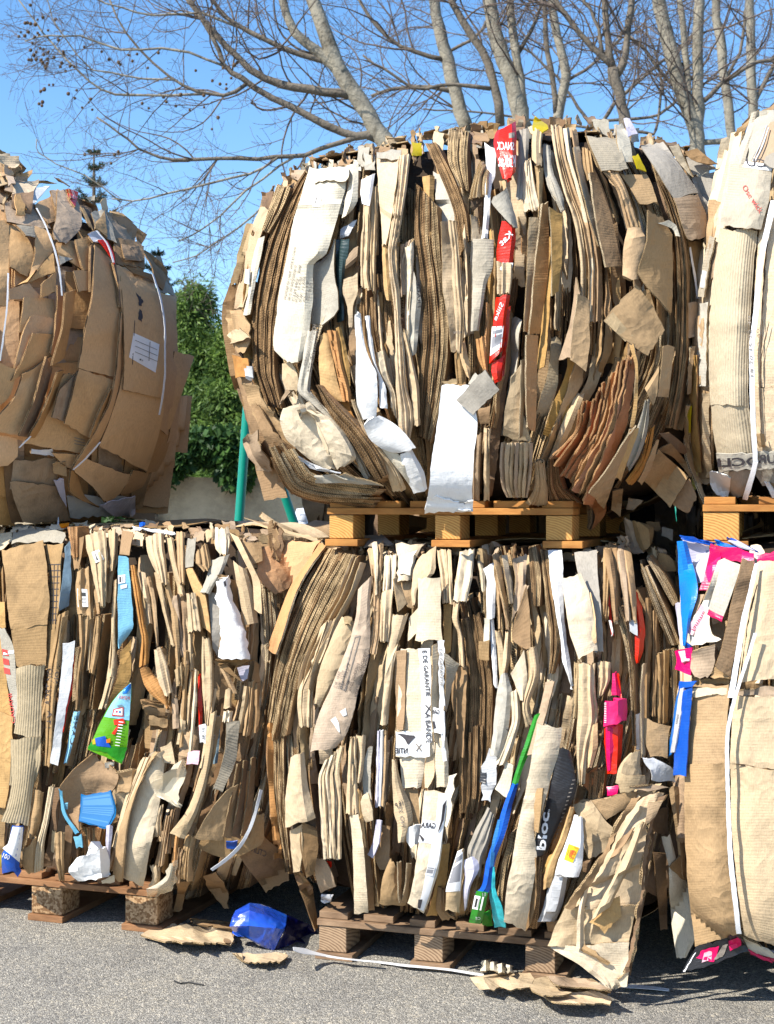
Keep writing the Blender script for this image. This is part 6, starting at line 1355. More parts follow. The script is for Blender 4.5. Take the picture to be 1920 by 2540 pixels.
decal(wc_, [(1448, 425, 1462, 420), (1455, 460, 1468, 450)], 'ink', 'torn_hole', step=4)
S([(1410, 385, 1460, 380), (1420, 410, 1490, 400)], 'tan', off=.125, tint=.5)
S([(1390, 930, 1650, 930), (1420, 955, 1560, 960)], 'tan', off=.10, crum=.008)
S([(1510, 290, 1600, 350), (1540, 480, 1645, 500), (1590, 700, 1672, 690)], 'lite', off=.10, bul=.014, tint=.5, waves=.002, nwave=12)
S([(1490, 110, 1545, 130), (1570, 270, 1630, 310), (1640, 430, 1690, 460), (1650, 600, 1700, 640)], 'lite', off=.13, tilt=-.03, tint=.5, edge='e_pale', thick=.006)
S([(1550, 170, 1690, 180), (1600, 330, 1700, 300)], 'kraft', off=.10, tint=.5, crum=.01)
S([(1380, 940, 1460, 950), (1480, 1020, 1520, 1020), (1540, 1060, 1580, 1080)], 'tan', off=.09, tint=.3)
S([(1540, 990, 1620, 960), (1560, 1070, 1600, 1060)], 'lilac', off=.06, tint=.4)
S([(1460, 1130, 1505, 1110), (1450, 1240, 1500, 1250)], 'lite', off=.09, bul=.015, name=FP, close=.02); S([(1450, 1260, 1510, 1260), (1440, 1330, 1500, 1330)], 'cream', off=.095, bul=.015, name=FP)
for (x0, y0, x1, y1, w_, mt) in [(1580, 1100, 1530, 1400, 40, 'lite'), (1610, 1070, 1570, 1430, 50, 'kraft'), (1470, 1330, 1440, 1640, 60, 'ribgrey'), (1400, 1300, 1380, 1600, 30, 'slate'), (1380, 1120, 1290, 1640, 26, 'lite'), (1420, 980, 1500, 1150, 36, 'kraft'), (1650, 1080, 1640, 1400, 34, 'tan'), (1190, 880, 1160, 1500, 30, 'kraft'), (1235, 900, 1200, 1400, 26, 'lite'), (1260, 1000, 1220, 1560, 24, 'cream'), (1175, 1180, 1140, 1480, 40, 'lite'), (1110, 1180, 1120, 1380, 40, 'mauve')]:
    S([(x0, y0, x0 + w_, y0 - 4), ((x0 + x1) / 2 + 4, (y0 + y1) / 2, (x0 + x1) / 2 + w_ + 4, (y0 + y1) / 2), (x1, y1, x1 + w_, y1)], mt, off=rng.uniform(.07, .09), bul=.014, name=FP, tint=rng.uniform(.3, .7), kink=.01, close=.02)
S([(1280, 1020, 1300, 1020), (1285, 1240, 1310, 1230), (1290, 1400, 1300, 1400)], 'red', off=.07, tint=.4, name='red_strip')
cl_ = S([(1290, 1350, 1340, 1345), (1295, 1470, 1330, 1470)], 'white', off=.10, tint=.8, name='paper_label'); print_text(cl_, '2R 10', (1325, 1450), (0, -80), (-18, 0), 'ink')
decal(n1_, [(290, 1370, 345, 1368), (290, 1374, 345, 1372)], 'ink', 'printed_grid')
for k in range(7): # crushed dark concertina
    S([(905 + 12 * k, 1180 + 24 * k, 1060 + 6 * k, 1210 + 22 * k), (915 + 10 * k, 1215 + 26 * k, 1060 + 4 * k, 1250 + 24 * k)], ['tan', 'kraft'][k % 2], off=.05 + .012 * (k % 3), tilt=.03, crum=.012, tint=.4, edge='e_brown')
# toy carton
ty = S([(838, 1090, 852, 1082), (768, 1150, 852, 1140), (690, 1262, 842, 1270), (630, 1380, 832, 1395), (600, 1450, 826, 1480), (566, 1512, 790, 1608)], 'lgreen', off=.135, bul=.012, tint=.5, name='toy_carton', label='crushed toy carton with green and blue pictures', kink=.006, ragged=1, edge='white')
decal(ty, [(838, 1092, 851, 1085), (770, 1152, 850, 1145), (722, 1215, 845, 1215), (676, 1300, 838, 1325)], 'lblue', 'printed_sky', step=7, tint=.8)
decal(ty, [(838, 1090, 850, 1084), (800, 1122, 848, 1118), (790, 1150, 820, 1150)], 'sky', 'printed_patch', step=6, lift=.003)
decal(ty, [(570, 1505, 600, 1448), (680, 1530, 700, 1490), (790, 1604, 824, 1500)], 'green', 'printed_grass', step=7, lift=.003, ragged=1.5)
decal(ty, [(735, 1320, 800, 1310), (740, 1355, 812, 1345)], 'toyred', 'printed_funnel', step=6, lift=.004); decal(ty, [(765, 1350, 790, 1350), (755, 1365, 770, 1365), (722, 1410, 745, 1418)], 'toyred', 'printed_handle', step=6, lift=.004)
decal(ty, [(735, 1250, 800, 1238), (725, 1295, 800, 1300)], 'toyred', 'printed_frame', step=6, lift=.0035); decal(ty, [(741, 1256, 793, 1246), (733, 1288, 793, 1292)], 'inkwhite', 'printed_screen', step=6, lift=.005)
decal(ty, [(752, 1262, 762, 1260), (750, 1274, 760, 1274)], 'pink', 'printed_dot', step=5, lift=.0062); decal(ty, [(772, 1262, 782, 1260), (770, 1276, 780, 1278)], 'midblue', 'printed_dot', step=5, lift=.0062)
decal(ty, [(598, 1450, 615, 1440), (600, 1480, 620, 1478)], 'yellow', 'printed_toy', step=6, lift=.0045); decal(ty, [(615, 1440, 680, 1425), (625, 1490, 720, 1500)], 'blue', 'printed_toy', step=6, lift=.0042); decal(ty, [(688, 1448, 715, 1440), (690, 1470, 715, 1468)], 'toyorange', 'printed_ball', step=5, lift=.0055)
decal(ty, [(758, 1228, 790, 1222), (765, 1240, 805, 1240)], 'slate', 'printed_badge', step=6, lift=.004)
print_text(ty, 'PONIA', (838, 1195), (-75, -14), (4, -24), 'inkred', lift=.005)
for k in range(9): decal(ty, [(770 - k * 3, 1330 + k * 19, 800 - k * 3, 1334 + k * 19), (769 - k * 3, 1335 + k * 19, 799 - k * 3, 1339 + k * 19)], 'inkwhite', 'small_print', step=8, lift=.005)
crop('G')
S([(520, 272, 600, 320), (400, 375, 665, 400), (330, 480, 640, 470), (345, 560, 450, 600), (420, 690, 450, 700)], 'tan', off=.10, bul=-.02, tint=.7, label='big bent kraft sheet under the toy carton', kink=.008, ow=[0.02, 0.03, 0, -.02, 0])
S([(330, 470, 350, 480), (340, 570, 362, 590), (420, 720, 445, 715)], 'lblue', off=.125, tint=.3, edge='lblue')
bp_ = S([(455, 505, 622, 472), (450, 590, 650, 600), (438, 650, 605, 697)], 'midblue', off=.115, tint=.5, crum=.001, name='blue_printed_panel', label='blue panel with small print', kink=.003)
decal(bp_, [(460, 510, 618, 480), (455, 580, 645, 590), (445, 645, 600, 685)], 'bluelines', 'small_print', step=8)
S([(412, 735, 455, 725), (425, 795, 462, 795)], 'lblue', off=.12, tint=.5); S([(345, 555, 375, 545), (352, 585, 378, 580)], 'lblue', off=.12, tint=.6)
S([(585, 315, 640, 315), (590, 355, 640, 340)], 'greyw', off=.12, tint=.6)
stack([(450, 680, 590, 690), (470, 780, 570, 760), (470, 860, 560, 850)], 8, ('tan', 'orange'), ['e_rust', 'e_tan'], off=.05, pile=p)
S([(630, 380, 770, 350), (640, 440, 760, 440), (650, 480, 740, 500)], 'kraft', off=.10, bul=.03, crum=.012, tint=.5, name=FP, close=.02)
S([(640, 490, 740, 490), (650, 570, 700, 570), (660, 620, 680, 620)], 'lite', off=.09, crum=.014, tint=.6, jag=4)
wp = S([(430, 860, 595, 795), (380, 925, 615, 890), (440, 990, 610, 960)], 'white', off=.14, bul=.05, tint=.9, name='crumpled_paper', kink=.005, waves=.006, nwave=7, label='crumpled white paper bundle', edge='white', close=.05)
S([(598, 672, 632, 672), (592, 800, 622, 800), (590, 895, 618, 900)], 'lilac', off=.125, bul=.01, tint=.5, name='paper_sheet')
S([(565, 980, 640, 950), (570, 1000, 640, 995)], 'pale', off=.12, tint=.6)
S([(840, 270, 930, 260), (740, 500, 905, 480), (700, 700, 865, 700), (690, 880, 835, 840), (690, 965, 805, 1012)], 'cream', off=.115, bul=.012, tint=.6, kink=.012, crum=.005, label='broad pinkish panel leaning out at the foot')
S([(850, 270, 890, 260), (720, 540, 800, 400), (650, 780, 720, 680), (632, 975, 690, 985)], 'kraft', off=.125, tilt=-.03, bul=.01, tint=.5, kink=.012)
S([(790, 300, 850, 270), (690, 560, 740, 560), (625, 800, 680, 800)], 'lite', off=.11, tilt=-.02, tint=.6, name=FP, bul=.012)
S([(900, 240, 960, 200), (920, 320, 980, 330)], 'lite', off=.12, crum=.012, tint=.6)
S([(840, 900, 900, 880), (860, 960, 900, 980), (830, 1010, 880, 1010)], 'lite', off=.10, bul=.014, name=FP, tint=.6)
for (x0, y0, x1, y1, w_, mt) in [(930, 620, 880, 900, 30, 'kraft'), (960, 580, 920, 830, 26, 'tan'), (985, 700, 960, 900, 24, 'orange'), (1040, 730, 1000, 980, 60, 'kraft'), (1000, 800, 970, 1000, 30, 'tan'), (880, 560, 850, 740, 40, 'lite')]:
    S([(x0, y0, x0 + w_, y0), ((x0 + x1) / 2, (y0 + y1) / 2, (x0 + x1) / 2 + w_, (y0 + y1) / 2), (x1, y1, x1 + w_ * 1.4, y1)], mt, off=.10, bul=.012, name=FP, tint=rng.uniform(.4, .7))
S([(1180, 40, 1215, 30), (1130, 350, 1175, 350), (1060, 560, 1115, 580), (955, 712, 1032, 752)], 'lite', off=.13, bul=.01, tint=.4, kink=.006)
lt_ = S([(1212, 60, 1245, 60), (1170, 300, 1195, 300), (1120, 480, 1150, 480), (1080, 660, 1100, 660)], 'tan', off=.12, tint=.4); print_text(lt_, 'ODNI 18-020', (1125, 480), (70, -320), (16, 6), 'inkgrey')
S([(1268, 92, 1342, 90), (1258, 250, 1325, 280), (1195, 470, 1245, 485)], 'ribgrey', off=.125, tilt=.01, tint=.5)
S([(1290, 460, 1340, 440), (1200, 560, 1300, 560), (1090, 742, 1245, 752)], 'kraft', off=.135, tilt=.02, tint=.5)
for k in range(3):
    S([(1330 + 40 * k, 330 - 20 * k, 1355 + 40 * k, 330 - 20 * k), (1300 + 46 * k, 500, 1330 + 46 * k, 500), (1250 + 50 * k, 730, 1300 + 50 * k, 745)], ['tan', 'brown', 'tan'][k], off=.115 - .01 * k, tilt=.03, tint=.5, edge='e_tan')
S([(1200, 700, 1480, 600), (1110, 790, 1480, 760), (1240, 860, 1330, 850)], 'kraft', off=.08, tint=.3)
bt_ = S([(1300, 780, 1480, 740), (1380, 900, 1620, 870), (1490, 1040, 1620, 980)], 'tan', off=.05, tint=.4); print_text(bt_, 'CTLINE', (1490, 850), (-100, -40), (6, -32), 'ink')
st_ = S([(1458, 470, 1474, 475), (1410, 640, 1426, 645), (1350, 765, 1366, 775), (1270, 850, 1285, 862), (1180, 918, 1192, 928)], 'strap', off=.15, name='strap', edge='strap', thick=.0015, ragged=0, kink=.002, crum=0)
S([(1265, 768, 1330, 760), (1270, 800, 1325, 800)], 'blue', off=.09, tint=.2)
S([(190, 470, 245, 480), (175, 600, 235, 600), (158, 742, 205, 742)], 'kraft', off=.09, bul=.012, name=FP, tint=.4); S([(110, 835, 205, 740), (125, 900, 200, 850), (160, 945, 190, 940)], 'kraft', off=.10, bul=.02, name=FP, tint=.5, close=.02)
S([(275, 455, 310, 450), (240, 650, 275, 650), (200, 800, 250, 780), (188, 942, 242, 920)], 'cream', off=.10, bul=.014, tint=.4, name=FP, close=.02)
S([(300, 460, 340, 460), (280, 700, 320, 700), (240, 900, 290, 900)], 'brown', off=.06, tint=.5); S([(308, 720, 362, 710), (310, 850, 360, 850), (330, 975, 362, 972)], 'kraft', off=.095, bul=.012, name=FP, tint=.5)
S([(290, 700, 310, 700), (285, 820, 305, 820)], 'lite', off=.09); S([(365, 680, 410, 670), (360, 820, 400, 800), (350, 950, 380, 930)], 'brown', off=.07, tint=.4)
bb = S([(70, 678, 132, 680), (42, 780, 125, 770), (8, 850, 108, 900), (12, 932, 122, 938)], 'blue', off=.14, bul=.03, tint=.7, name='plastic_bag', label='blue and white plastic pack', close=.03)
decal(bb, [(72, 680, 130, 682), (45, 775, 123, 770), (15, 800, 110, 880)], 'inkwhite', 'white_band', step=6); print_text(bb, '100', (12, 850), (36, 16), (10, -24), 'inkwhite', lift=.004)
S([(0, 840, 10, 840), (-4, 900, 8, 905)], 'yellow', off=.12, tint=.6)
# clear film
FILM, tF, bF = new_mat('clear_film'); bF.inputs['Base Color'].default_value = (0.75, 0.68, 0.52, 1); bF.inputs['Roughness'].default_value = 0.25; bF.inputs['Alpha'].default_value = 0.38; bF.inputs['Specular IOR Level'].default_value = .6
M['film'] = FILM
S([(1010, 305, 1040, 300), (900, 400, 1050, 390), (840, 460, 1000, 500), (960, 560, 1020, 580)], 'film', off=.15, crum=.03, kink=.02, name='clear_film', edge='film', thick=.001, jag=6, tint=.5)
S([(950, 880, 985, 870), (920, 960, 985, 980), (820, 1040, 960, 1030), (815, 1080, 860, 1082)], 'film', off=.15, crum=.03, kink=.02, name='clear_film', edge='film', thick=.001, jag=6)
S([(1052, 262, 1118, 255), (1045, 325, 1110, 328)], 'palepink', off=.14, tint=.95, name='paper_label', kink=.003)
S([(1140, 960, 1200, 930), (1180, 1040, 1270, 1030), (1250, 1140, 1280, 1140)], 'tan', off=.02, crum=.02, tint=.5, jag=5)
S([(985, 985, 1060, 990), (990, 1060, 1040, 1060), (970, 1160, 1020, 1150)], 'tan', off=.08, crum=.014, tint=.3, jag=4)
# scraps along the top
crest([(-40, 1316), (300, 1308), (560, 1312), (690, 1335)], 120, rng, ['kraft', 'lite', 'tan', 'mauve', 'cream', 'brown'], hi=(10, 40), off=(-.14, .02))
crop('F')
S([(370, 60, 382, 55), (380, -20, 384, -20)], 'white', off=.0, tint=.8); S([(385, 50, 450, 40), (395, 85, 440, 70)], 'toyorange', off=0.03, crum=.01, tint=.6, name='plastic_piece'); S([(905, 45, 945, 40), (905, 68, 942, 68)], 'blue', off=.02, bul=.012, tint=.8, name='plastic_piece')
S([(860, 62, 1130, 108), (870, 80, 1140, 118)], 'white', off=.03, tint=.7, name='paper_sheet')
# the torn orange inside of a box at the right shoulder
crop('H')
S([(230, 90, 470, 100), (100, 170, 440, 130), (90, 300, 380, 250), (200, 420, 330, 330)], 'orange', off=.10, tilt=-.06, bul=-.01, tint=.9, crum=.006, label='torn open orange inner board')
S([(60, 130, 200, 90), (100, 200, 190, 190), (20, 260, 110, 260)], 'kraft', off=.06, crum=.016, tint=.5, jag=5)
for k in range(5): S([(150 + 12 * k, -10 + 14 * (k % 3), 190 + 10 * k, -20 + 10 * k), (165 + 10 * k, 90, 200 + 10 * k, 80), (180 + 8 * k, 180 + 10 * k, 215 + 4 * k, 190 + 10 * k)], ['tan', 'brown', 'kraft'][k % 3], off=.06 + .01 * k, crum=.022, jag=6, tint=.5)
S([(240, 20, 470, 90), (250, 60, 480, 110)], 'lite', off=.02, crum=.01, tint=.6, jag=3)
S([(250, 180, 290, 170), (300, 260, 340, 290)], 'gold', off=.06, tint=.6)
p.build('sheet_edges')
# ------------------------------------------------------------------ upper bale at the left: big plain kraft sheets, turned away from the sun
begin(F_UL, 'shaded round upper bale of large plain kraft sheets with a white shipping label')
core(F_UL, 1.2, ex=2.05, zmin=1.43)
rng = np.random.default_rng(45)
p = Pile()
crop('E')
def plate(rows, mat='kraft', off=.05, tilt=.03, tint=.4, **kw):
    mat = {'kraft': 'warm', 'tan': 'warm2'}.get(mat, mat); tint = min(1, tint + .35)
    kw.setdefault('edge', 'e_brown'); kw.setdefault('thick', .007); kw.setdefault('kink', .006); kw.setdefault('crum', .002); kw.setdefault('ragged', 2)
    return S(rows, mat, off=off, tilt=tilt, tint=tint, **kw)
# under layer of random plates following the round flank
TOPX, TOPY = [-80, 0, 120, 290, 440, 560, 700, 765, 870, 915, 960], [20, 60, 270, 280, 350, 420, 500, 560, 750, 860, 1150]
for k in range(70):
    px = rng.uniform(-80, 860); py = rng.uniform(300, 1950)
    w_, h_ = rng.uniform(130, 300), rng.uniform(220, 620)
    if py - h_ / 2 - 25 < max(np.interp(px, TOPX, TOPY), np.interp(px + w_, TOPX, TOPY)): continue
    bow = (px - 250) / 900.0
    l = -bow * 120 * (py - 1100) / 800.0
    if px > 560 + 300 * (1 - ((py - 1150) / 900) ** 2): continue
    plate([(px - l * .4, py - h_ / 2, px + w_ - l * .4, py - h_ / 2 + rng.uniform(-20, 20)), (px, py, px + w_, py), (px + l * .4, py + h_ / 2, px + w_ + l * .4, py + h_ / 2 + rng.uniform(-20, 20))], str(rng.choice(['kraft', 'tan', 'kraft', 'mauve'])), off=rng.uniform(-.05, .02), tilt=rng.uniform(-.02, .06), tint=rng.uniform(.2, .6))
for k in range(150):
    px = rng.uniform(-1150, -110); py = rng.uniform(280, 1960); w_, h_ = rng.uniform(140, 280), rng.uniform(180, 460)
    mx_ = -126 - px
    if py - h_ / 2 - 70 < max(np.interp(mx_, TOPX, TOPY), np.interp(px + w_, TOPX, TOPY)) or px < -126 - (560 + 380 * (1 - ((py - 1150) / 950) ** 2)): continue
    l = (px + 100) / 900 * -120 * (py - 1100) / 800.0
    p.add([(px - l * .4, py - h_ / 2, px + w_ - l * .4, py - h_ / 2 + rng.uniform(-20, 20)), (px, py, px + w_, py), (px + l * .4, py + h_ / 2, px + w_ + l * .4, py + h_ / 2 + rng.uniform(-20, 20))], str(rng.choice(['warm', 'warm2', 'mauve'])), crop='E', off=rng.uniform(-.04, .04), tilt=rng.uniform(-.02, .06), tint=rng.uniform(.4, .9), edge='e_brown', thick=.006, kink=.008, step=20, seed=int(rng.integers(1e9)))
plate([(600, 700, 792, 760), (632, 950, 832, 950), (642, 1200, 858, 1200), (605, 1400, 850, 1420), (520, 1630, 828, 1570), (515, 1640, 762, 1772)], 'kraft', off=.085, tilt=.03, tint=.45, label='large smooth kraft sheet carrying the shipping label')
big2 = CUR['root']
mainp = plate([(625, 760, 790, 800), (640, 950, 832, 950), (645, 1200, 858, 1200), (640, 1350, 852, 1400)], 'kraft', off=.092, tilt=.02, tint=.42, ragged=1)
lab = decal(mainp, [(692, 1055, 826, 1115), (682, 1110, 818, 1185), (668, 1182, 806, 1262)], 'inkwhite', 'shipping_label', label='white shipping label with small print')
decal(mainp, [(720, 1184, 748, 1196), (717, 1196, 746, 1208)], 'barcode', 'barcode_label', lift=.004, step=5)
decal(mainp, [(776, 1100, 779, 1101), (770, 1200, 773, 1201)], 'inkgrey', 'printed_frame', lift=.004, step=8)
for k in range(3): decal(mainp, [(700, 1092 + 30 * k, 815, 1142 + 30 * k), (700, 1095 + 30 * k, 815, 1145 + 30 * k)], 'inkgrey', 'printed_frame', lift=.004, step=10)
decal(mainp, [(705, 845, 735, 880), (715, 880, 748, 890), (722, 915, 730, 915)], 'ink', 'torn_hole', step=5, ragged=2); decal(mainp, [(722, 935, 738, 940), (715, 985, 738, 1000)], 'ink', 'torn_hole', step=5, ragged=2)
decal(mainp, [(697, 990, 700, 990), (684, 1220, 688, 1220)], 'ink', 'torn_slit', step=8)
plate([(800, 842, 912, 862), (835, 1000, 915, 1010), (855, 1150, 922, 1150), (850, 1400, 900, 1400), (825, 1555, 870, 1580)], 'tan', off=.06, tilt=.02, tint=.55)
plate([(905, 1150, 1005, 1182), (870, 1330, 955, 1330), (828, 1548, 880, 1560)], 'kraft', off=.05, tilt=.0, tint=.45)
plate([(900, 1400, 950, 1320), (885, 1550, 920, 1540), (830, 1720, 905, 1724)], 'tan', off=.03, tint=.5)
plate([(828, 1540, 892, 1580), (790, 1660, 855, 1700), (760, 1780, 815, 1770)], 'tan', off=.05, tint=.2)
plate([(490, 600, 592, 685), (482, 850, 625, 860), (452, 1000, 636, 960), (405, 1240, 612, 1290)], 'kraft', off=.10, tilt=.05, tint=.42)
plate([(410, 1240, 600, 1300), (370, 1400, 570, 1450), (335, 1522, 490, 1622)], 'kraft', off=.105, tilt=.05, tint=.35)
plate([(312, 1345, 412, 1242), (290, 1420, 380, 1380), (272, 1492, 350, 1515)], 'mauve', off=.115, tilt=.04, tint=.2)
plate([(575, 1345, 580, 1345), (510, 1480, 545, 1480), (465, 1600, 490, 1630)], 'tan', off=.11, tilt=.04, tint=.3)
plate([(630, 950, 640, 950), (590, 1350, 620, 1350), (500, 1560, 560, 1560), (375, 1760, 400, 1770)], 'kraft', off=.10, tilt=.04, tint=.5)
plate([(470, 600, 492, 600), (468, 840, 490, 840)], 'brown', off=.11, tilt=.03, tint=.4); plate([(585, 690, 600, 690), (610, 800, 630, 810), (622, 920, 636, 930)], 'brown', off=.10, tilt=.02, tint=.4)
plate([(340, 850, 395, 830), (330, 1000, 370, 1010), (270, 1225, 335, 1185)], 'tan', off=.11, tilt=.05, tint=.25)
plate([(300, 810, 345, 860), (290, 1000, 330, 1000), (262, 1165, 290, 1200)], 'brown', off=.09, tilt=.02, tint=.5)
plate([(128, 872, 285, 882), (115, 970, 280, 980), (100, 1050, 262, 1060)], 'kraft', off=.08, tilt=.04, tint=.4)
plate([(162, 962, 290, 985), (120, 1060, 270, 1075), (75, 1240, 250, 1180)], 'tan', off=.09, tilt=.04, tint=.7)
plate([(170, 1060, 275, 1062), (115, 1200, 262, 1170), (60, 1300, 200, 1230)], 'kraft', off=.095, tilt=.05, tint=.3)
plate([(120, 1272, 270, 1178), (70, 1400, 200, 1370), (0, 1480, 160, 1500), (-60, 1560, 100, 1590)], 'kraft', off=.10, tilt=.04, tint=.45)
plate([(240, 1180, 275, 1240), (180, 1400, 230, 1400), (100, 1590, 150, 1600)], 'brown', off=.11, tilt=.04, tint=.4)
plate([(300, 1260, 330, 1250), (230, 1450, 270, 1440), (150, 1595, 185, 1600)], 'tan', off=.115, tilt=.05, tint=.2)
br_ = plate([(330, 1270, 420, 1260), (230, 1480, 400, 1520), (150, 1600, 480, 1620), (120, 1625, 440, 1680)], 'kraft', off=.08, tilt=.03, tint=.35)
for k in range(3): decal(br_, [(385, 1595 + 16 * k, 440, 1610 + 14 * k), (385, 1599 + 16 * k, 440, 1614 + 14 * k)], 'inkgrey', 'printed_grid')
plate([(-80, 1180, 95, 1250), (-80, 1330, 40, 1400), (-80, 1440, 0, 1430)], 'kraft', off=.12, tilt=.03, tint=.35)
plate([(-80, 1580, 90, 1600), (-80, 1700, 92, 1690), (-80, 1760, 40, 1740)], 'kraft', off=.08, tint=.6)
plate([(270, 1680, 410, 1690), (330, 1740, 385, 1770)], 'kraft', off=.08, tint=.4)
plate([(400, 1690, 690, 1800), (380, 1760, 640, 1860), (480, 1850, 620, 1890), (540, 1930, 570, 1930)], 'kraft', off=.085, tilt=.03, tint=.5)
plate([(370, 1770, 395, 1770), (360, 1860, 440, 1900), (430, 1930, 520, 1960)], 'tan', off=.09, tint=.2)
plate([(690, 1770, 770, 1780), (650, 1850, 740, 1850), (620, 1890, 660, 1890)], 'tan', off=.06, tint=.4)
S([(70, 1722, 290, 1700), (60, 1800, 300, 1830), (50, 1860, 310, 1850)], 'mauve', off=.05, bul=.02, tint=.25); S([(50, 1835, 290, 1840), (80, 1940, 330, 1930), (120, 2040, 365, 2025)], 'mauve', off=.06, bul=.02, tint=.2)
S([(270, 1730, 340, 1720), (280, 1780, 350, 1800)], 'kraft', off=.09, crum=.01, tint=.4); S([(280, 1820, 330, 1810), (310, 1900, 345, 1960)], 'lilac', off=.08, crum=.012, tint=.3)
S([(350, 1905, 640, 1900), (355, 1960, 690, 1925), (365, 2015, 690, 2005)], 'white', off=.05, crum=.006, tint=.3, name='paper_sheet'); S([(520, 1950, 700, 1900), (590, 2010, 700, 1990)], 'lilac', off=.08, crum=.012, tint=.7, name='paper_sheet')
S([(700, 1780, 790, 1780), (680, 1860, 760, 1860), (690, 1980, 740, 1960)], 'kraft', off=.03, tint=.5); S([(20, 1700, 80, 1700), (30, 1900, 90, 1900), (60, 2040, 120, 2040)], 'brown', off=.03, crum=.015)
plate([(165, 1655, 275, 1660), (160, 1680, 280, 1690)], 'white', off=.09, tint=.3, name='paper_sheet')
crop('R')
for rows, mt, o_, ti in [([(-60, 360, 270, 400), (-60, 600, 300, 620), (-60, 720, 60, 720)], 'mauve', .06, .35), ([(65, 710, 320, 600), (80, 850, 640, 860), (100, 980, 740, 1100)], 'mauve', .09, .3), ([(500, 740, 820, 550), (560, 850, 830, 850), (700, 1000, 840, 1000)], 'tan', .07, .5),
    ([(740, 540, 830, 520), (770, 700, 900, 560), (830, 860, 1000, 760)], 'mauve', .085, .2), ([(830, 530, 1010, 520), (820, 850, 1170, 830), (760, 1150, 1180, 1050), (800, 1250, 950, 1310)], 'mauve', .10, .3), ([(960, 520, 1130, 560), (1000, 650, 1110, 690), (1080, 765, 1100, 750)], 'red', .115, .5),
    ([(130, 1000, 380, 1180), (130, 1400, 500, 1500), (150, 1650, 390, 1790)], 'kraft', .07, .3), ([(-60, 950, 130, 990), (-60, 1500, 130, 1500), (-60, 2200, 110, 2200)], 'kraft', .085, .35), ([(230, 1020, 500, 1060), (380, 1190, 510, 1200)], 'ribgrey', .10, .2), ([(500, 1060, 740, 1150), (510, 1400, 770, 1380), (390, 1860, 640, 1560)], 'kraft', .08, .4),
    ([(390, 1870, 770, 1420), (200, 1950, 800, 1720)], 'kraft', .085, .2), ([(130, 1950, 420, 1880), (140, 2110, 600, 2080)], 'tan', .09, .6), ([(610, 1890, 820, 1710), (600, 2080, 800, 2000)], 'kraft', .10, .3), ([(810, 1280, 1060, 1270), (850, 1480, 1200, 1680)], 'kraft', .08, .35), ([(840, 1470, 1060, 1520), (870, 1610, 960, 1560)], 'greyw', .11, .1),
    ([(1080, 1250, 1300, 1180), (1130, 1450, 1300, 1500), (1210, 1690, 1300, 1670)], 'kraft', .09, .3), ([(1060, 1700, 1300, 1690), (1140, 2000, 1310, 1980)], 'kraft', .105, .4), ([(1260, 1160, 1390, 1110), (1350, 1280, 1520, 1320)], 'white', .11, .3)]:
    plate(rows, mt, off=o_, tint=ti, tilt=.02, kink=.008, crum=.004, name='red_sticker' if mt == 'red' else 'cardboard_panel')
rs_ = plate([(1005, 515, 1120, 560), (1020, 640, 1110, 680)], 'red', off=.118, tint=.5, name='red_sticker'); print_text(rs_, 'Chuer', (1105, 650), (-50, -130), (-48, 12), 'inkwhite')
S([(340, 400, 640, 400), (340, 440, 820, 440)], 'lite', off=.02, crum=.014, tint=.6, jag=6); S([(345, 540, 720, 450), (380, 620, 600, 600), (440, 720, 500, 720)], 'white', off=.09, crum=.01, tint=.3, name='paper_sheet')
S([(770, 340, 850, 360), (850, 420, 1000, 470)], 'tan', off=.06, bul=.02, tint=.5)
S([(1110, 640, 1230, 700), (1200, 900, 1420, 800), (1280, 1000, 1360, 1100)], 'brown', off=.06, bul=-.02, tint=.7)
S([(1170, 780, 1220, 800), (1230, 900, 1290, 930), (1300, 1080, 1350, 1100)], 'kraft', off=.10, tint=.4)
S([(1390, 1000, 1520, 840), (1380, 1080, 1560, 1200)], 'kraft', off=.10, tint=.35)
S([(1230, 640, 1370, 600), (1290, 690, 1360, 680)], 'cream', off=.05, tint=.7); S([(1450, 690, 1530, 650), (1480, 830, 1560, 830)], 'cream', off=.05, crum=.02, tint=.7)
for rows, mt in [([(-60, 10, 140, 60), (-60, 120, 250, 60), (-60, 260, 180, 280)], 'mauve'), ([(230, 60, 250, 130), (280, 150, 360, 230), (290, 300, 320, 290)], 'tan'), ([(130, 190, 260, 130), (150, 300, 310, 270), (200, 380, 320, 420)], 'kraft'), ([(-40, 80, 60, 100), (-40, 180, 40, 180)], 'cream'), ([(60, 110, 150, 60), (50, 160, 160, 130)], 'tan'), ([(-60, -90, 80, 0), (-60, 30, 140, 60)], 'kraft'), ([(130, 350, 300, 330), (270, 400, 330, 520)], 'brown'), ([(60, 200, 220, 180), (90, 260, 200, 270)], 'pale')]:
    S(rows, mt, off=.05 + rng.uniform(-.03, .04), crum=.014, kink=.01, tint=.4, jag=3)
crop('P')
for k in range(26):     # torn pieces piled on the highest part of the crown
    x = rng.uniform(-70, 52); y = np.interp(x, [-70, 0, 52], [385, 392, 455]) + rng.uniform(-8, 50); w_ = rng.uniform(18, 60); a_ = rng.uniform(-14, 14)
    S([(x, y, x + w_, y + a_), (x + a_, y + rng.uniform(20, 60), x + w_ * .9 + a_, y + rng.uniform(20, 60) + a_)], str(rng.choice(['warm', 'warm2', 'lite', 'mauve', 'brown'])), off=rng.uniform(.06, .16), crum=.016, kink=.012, tint=rng.uniform(.3, .9), jag=3, name='torn_flap')
crop('E')
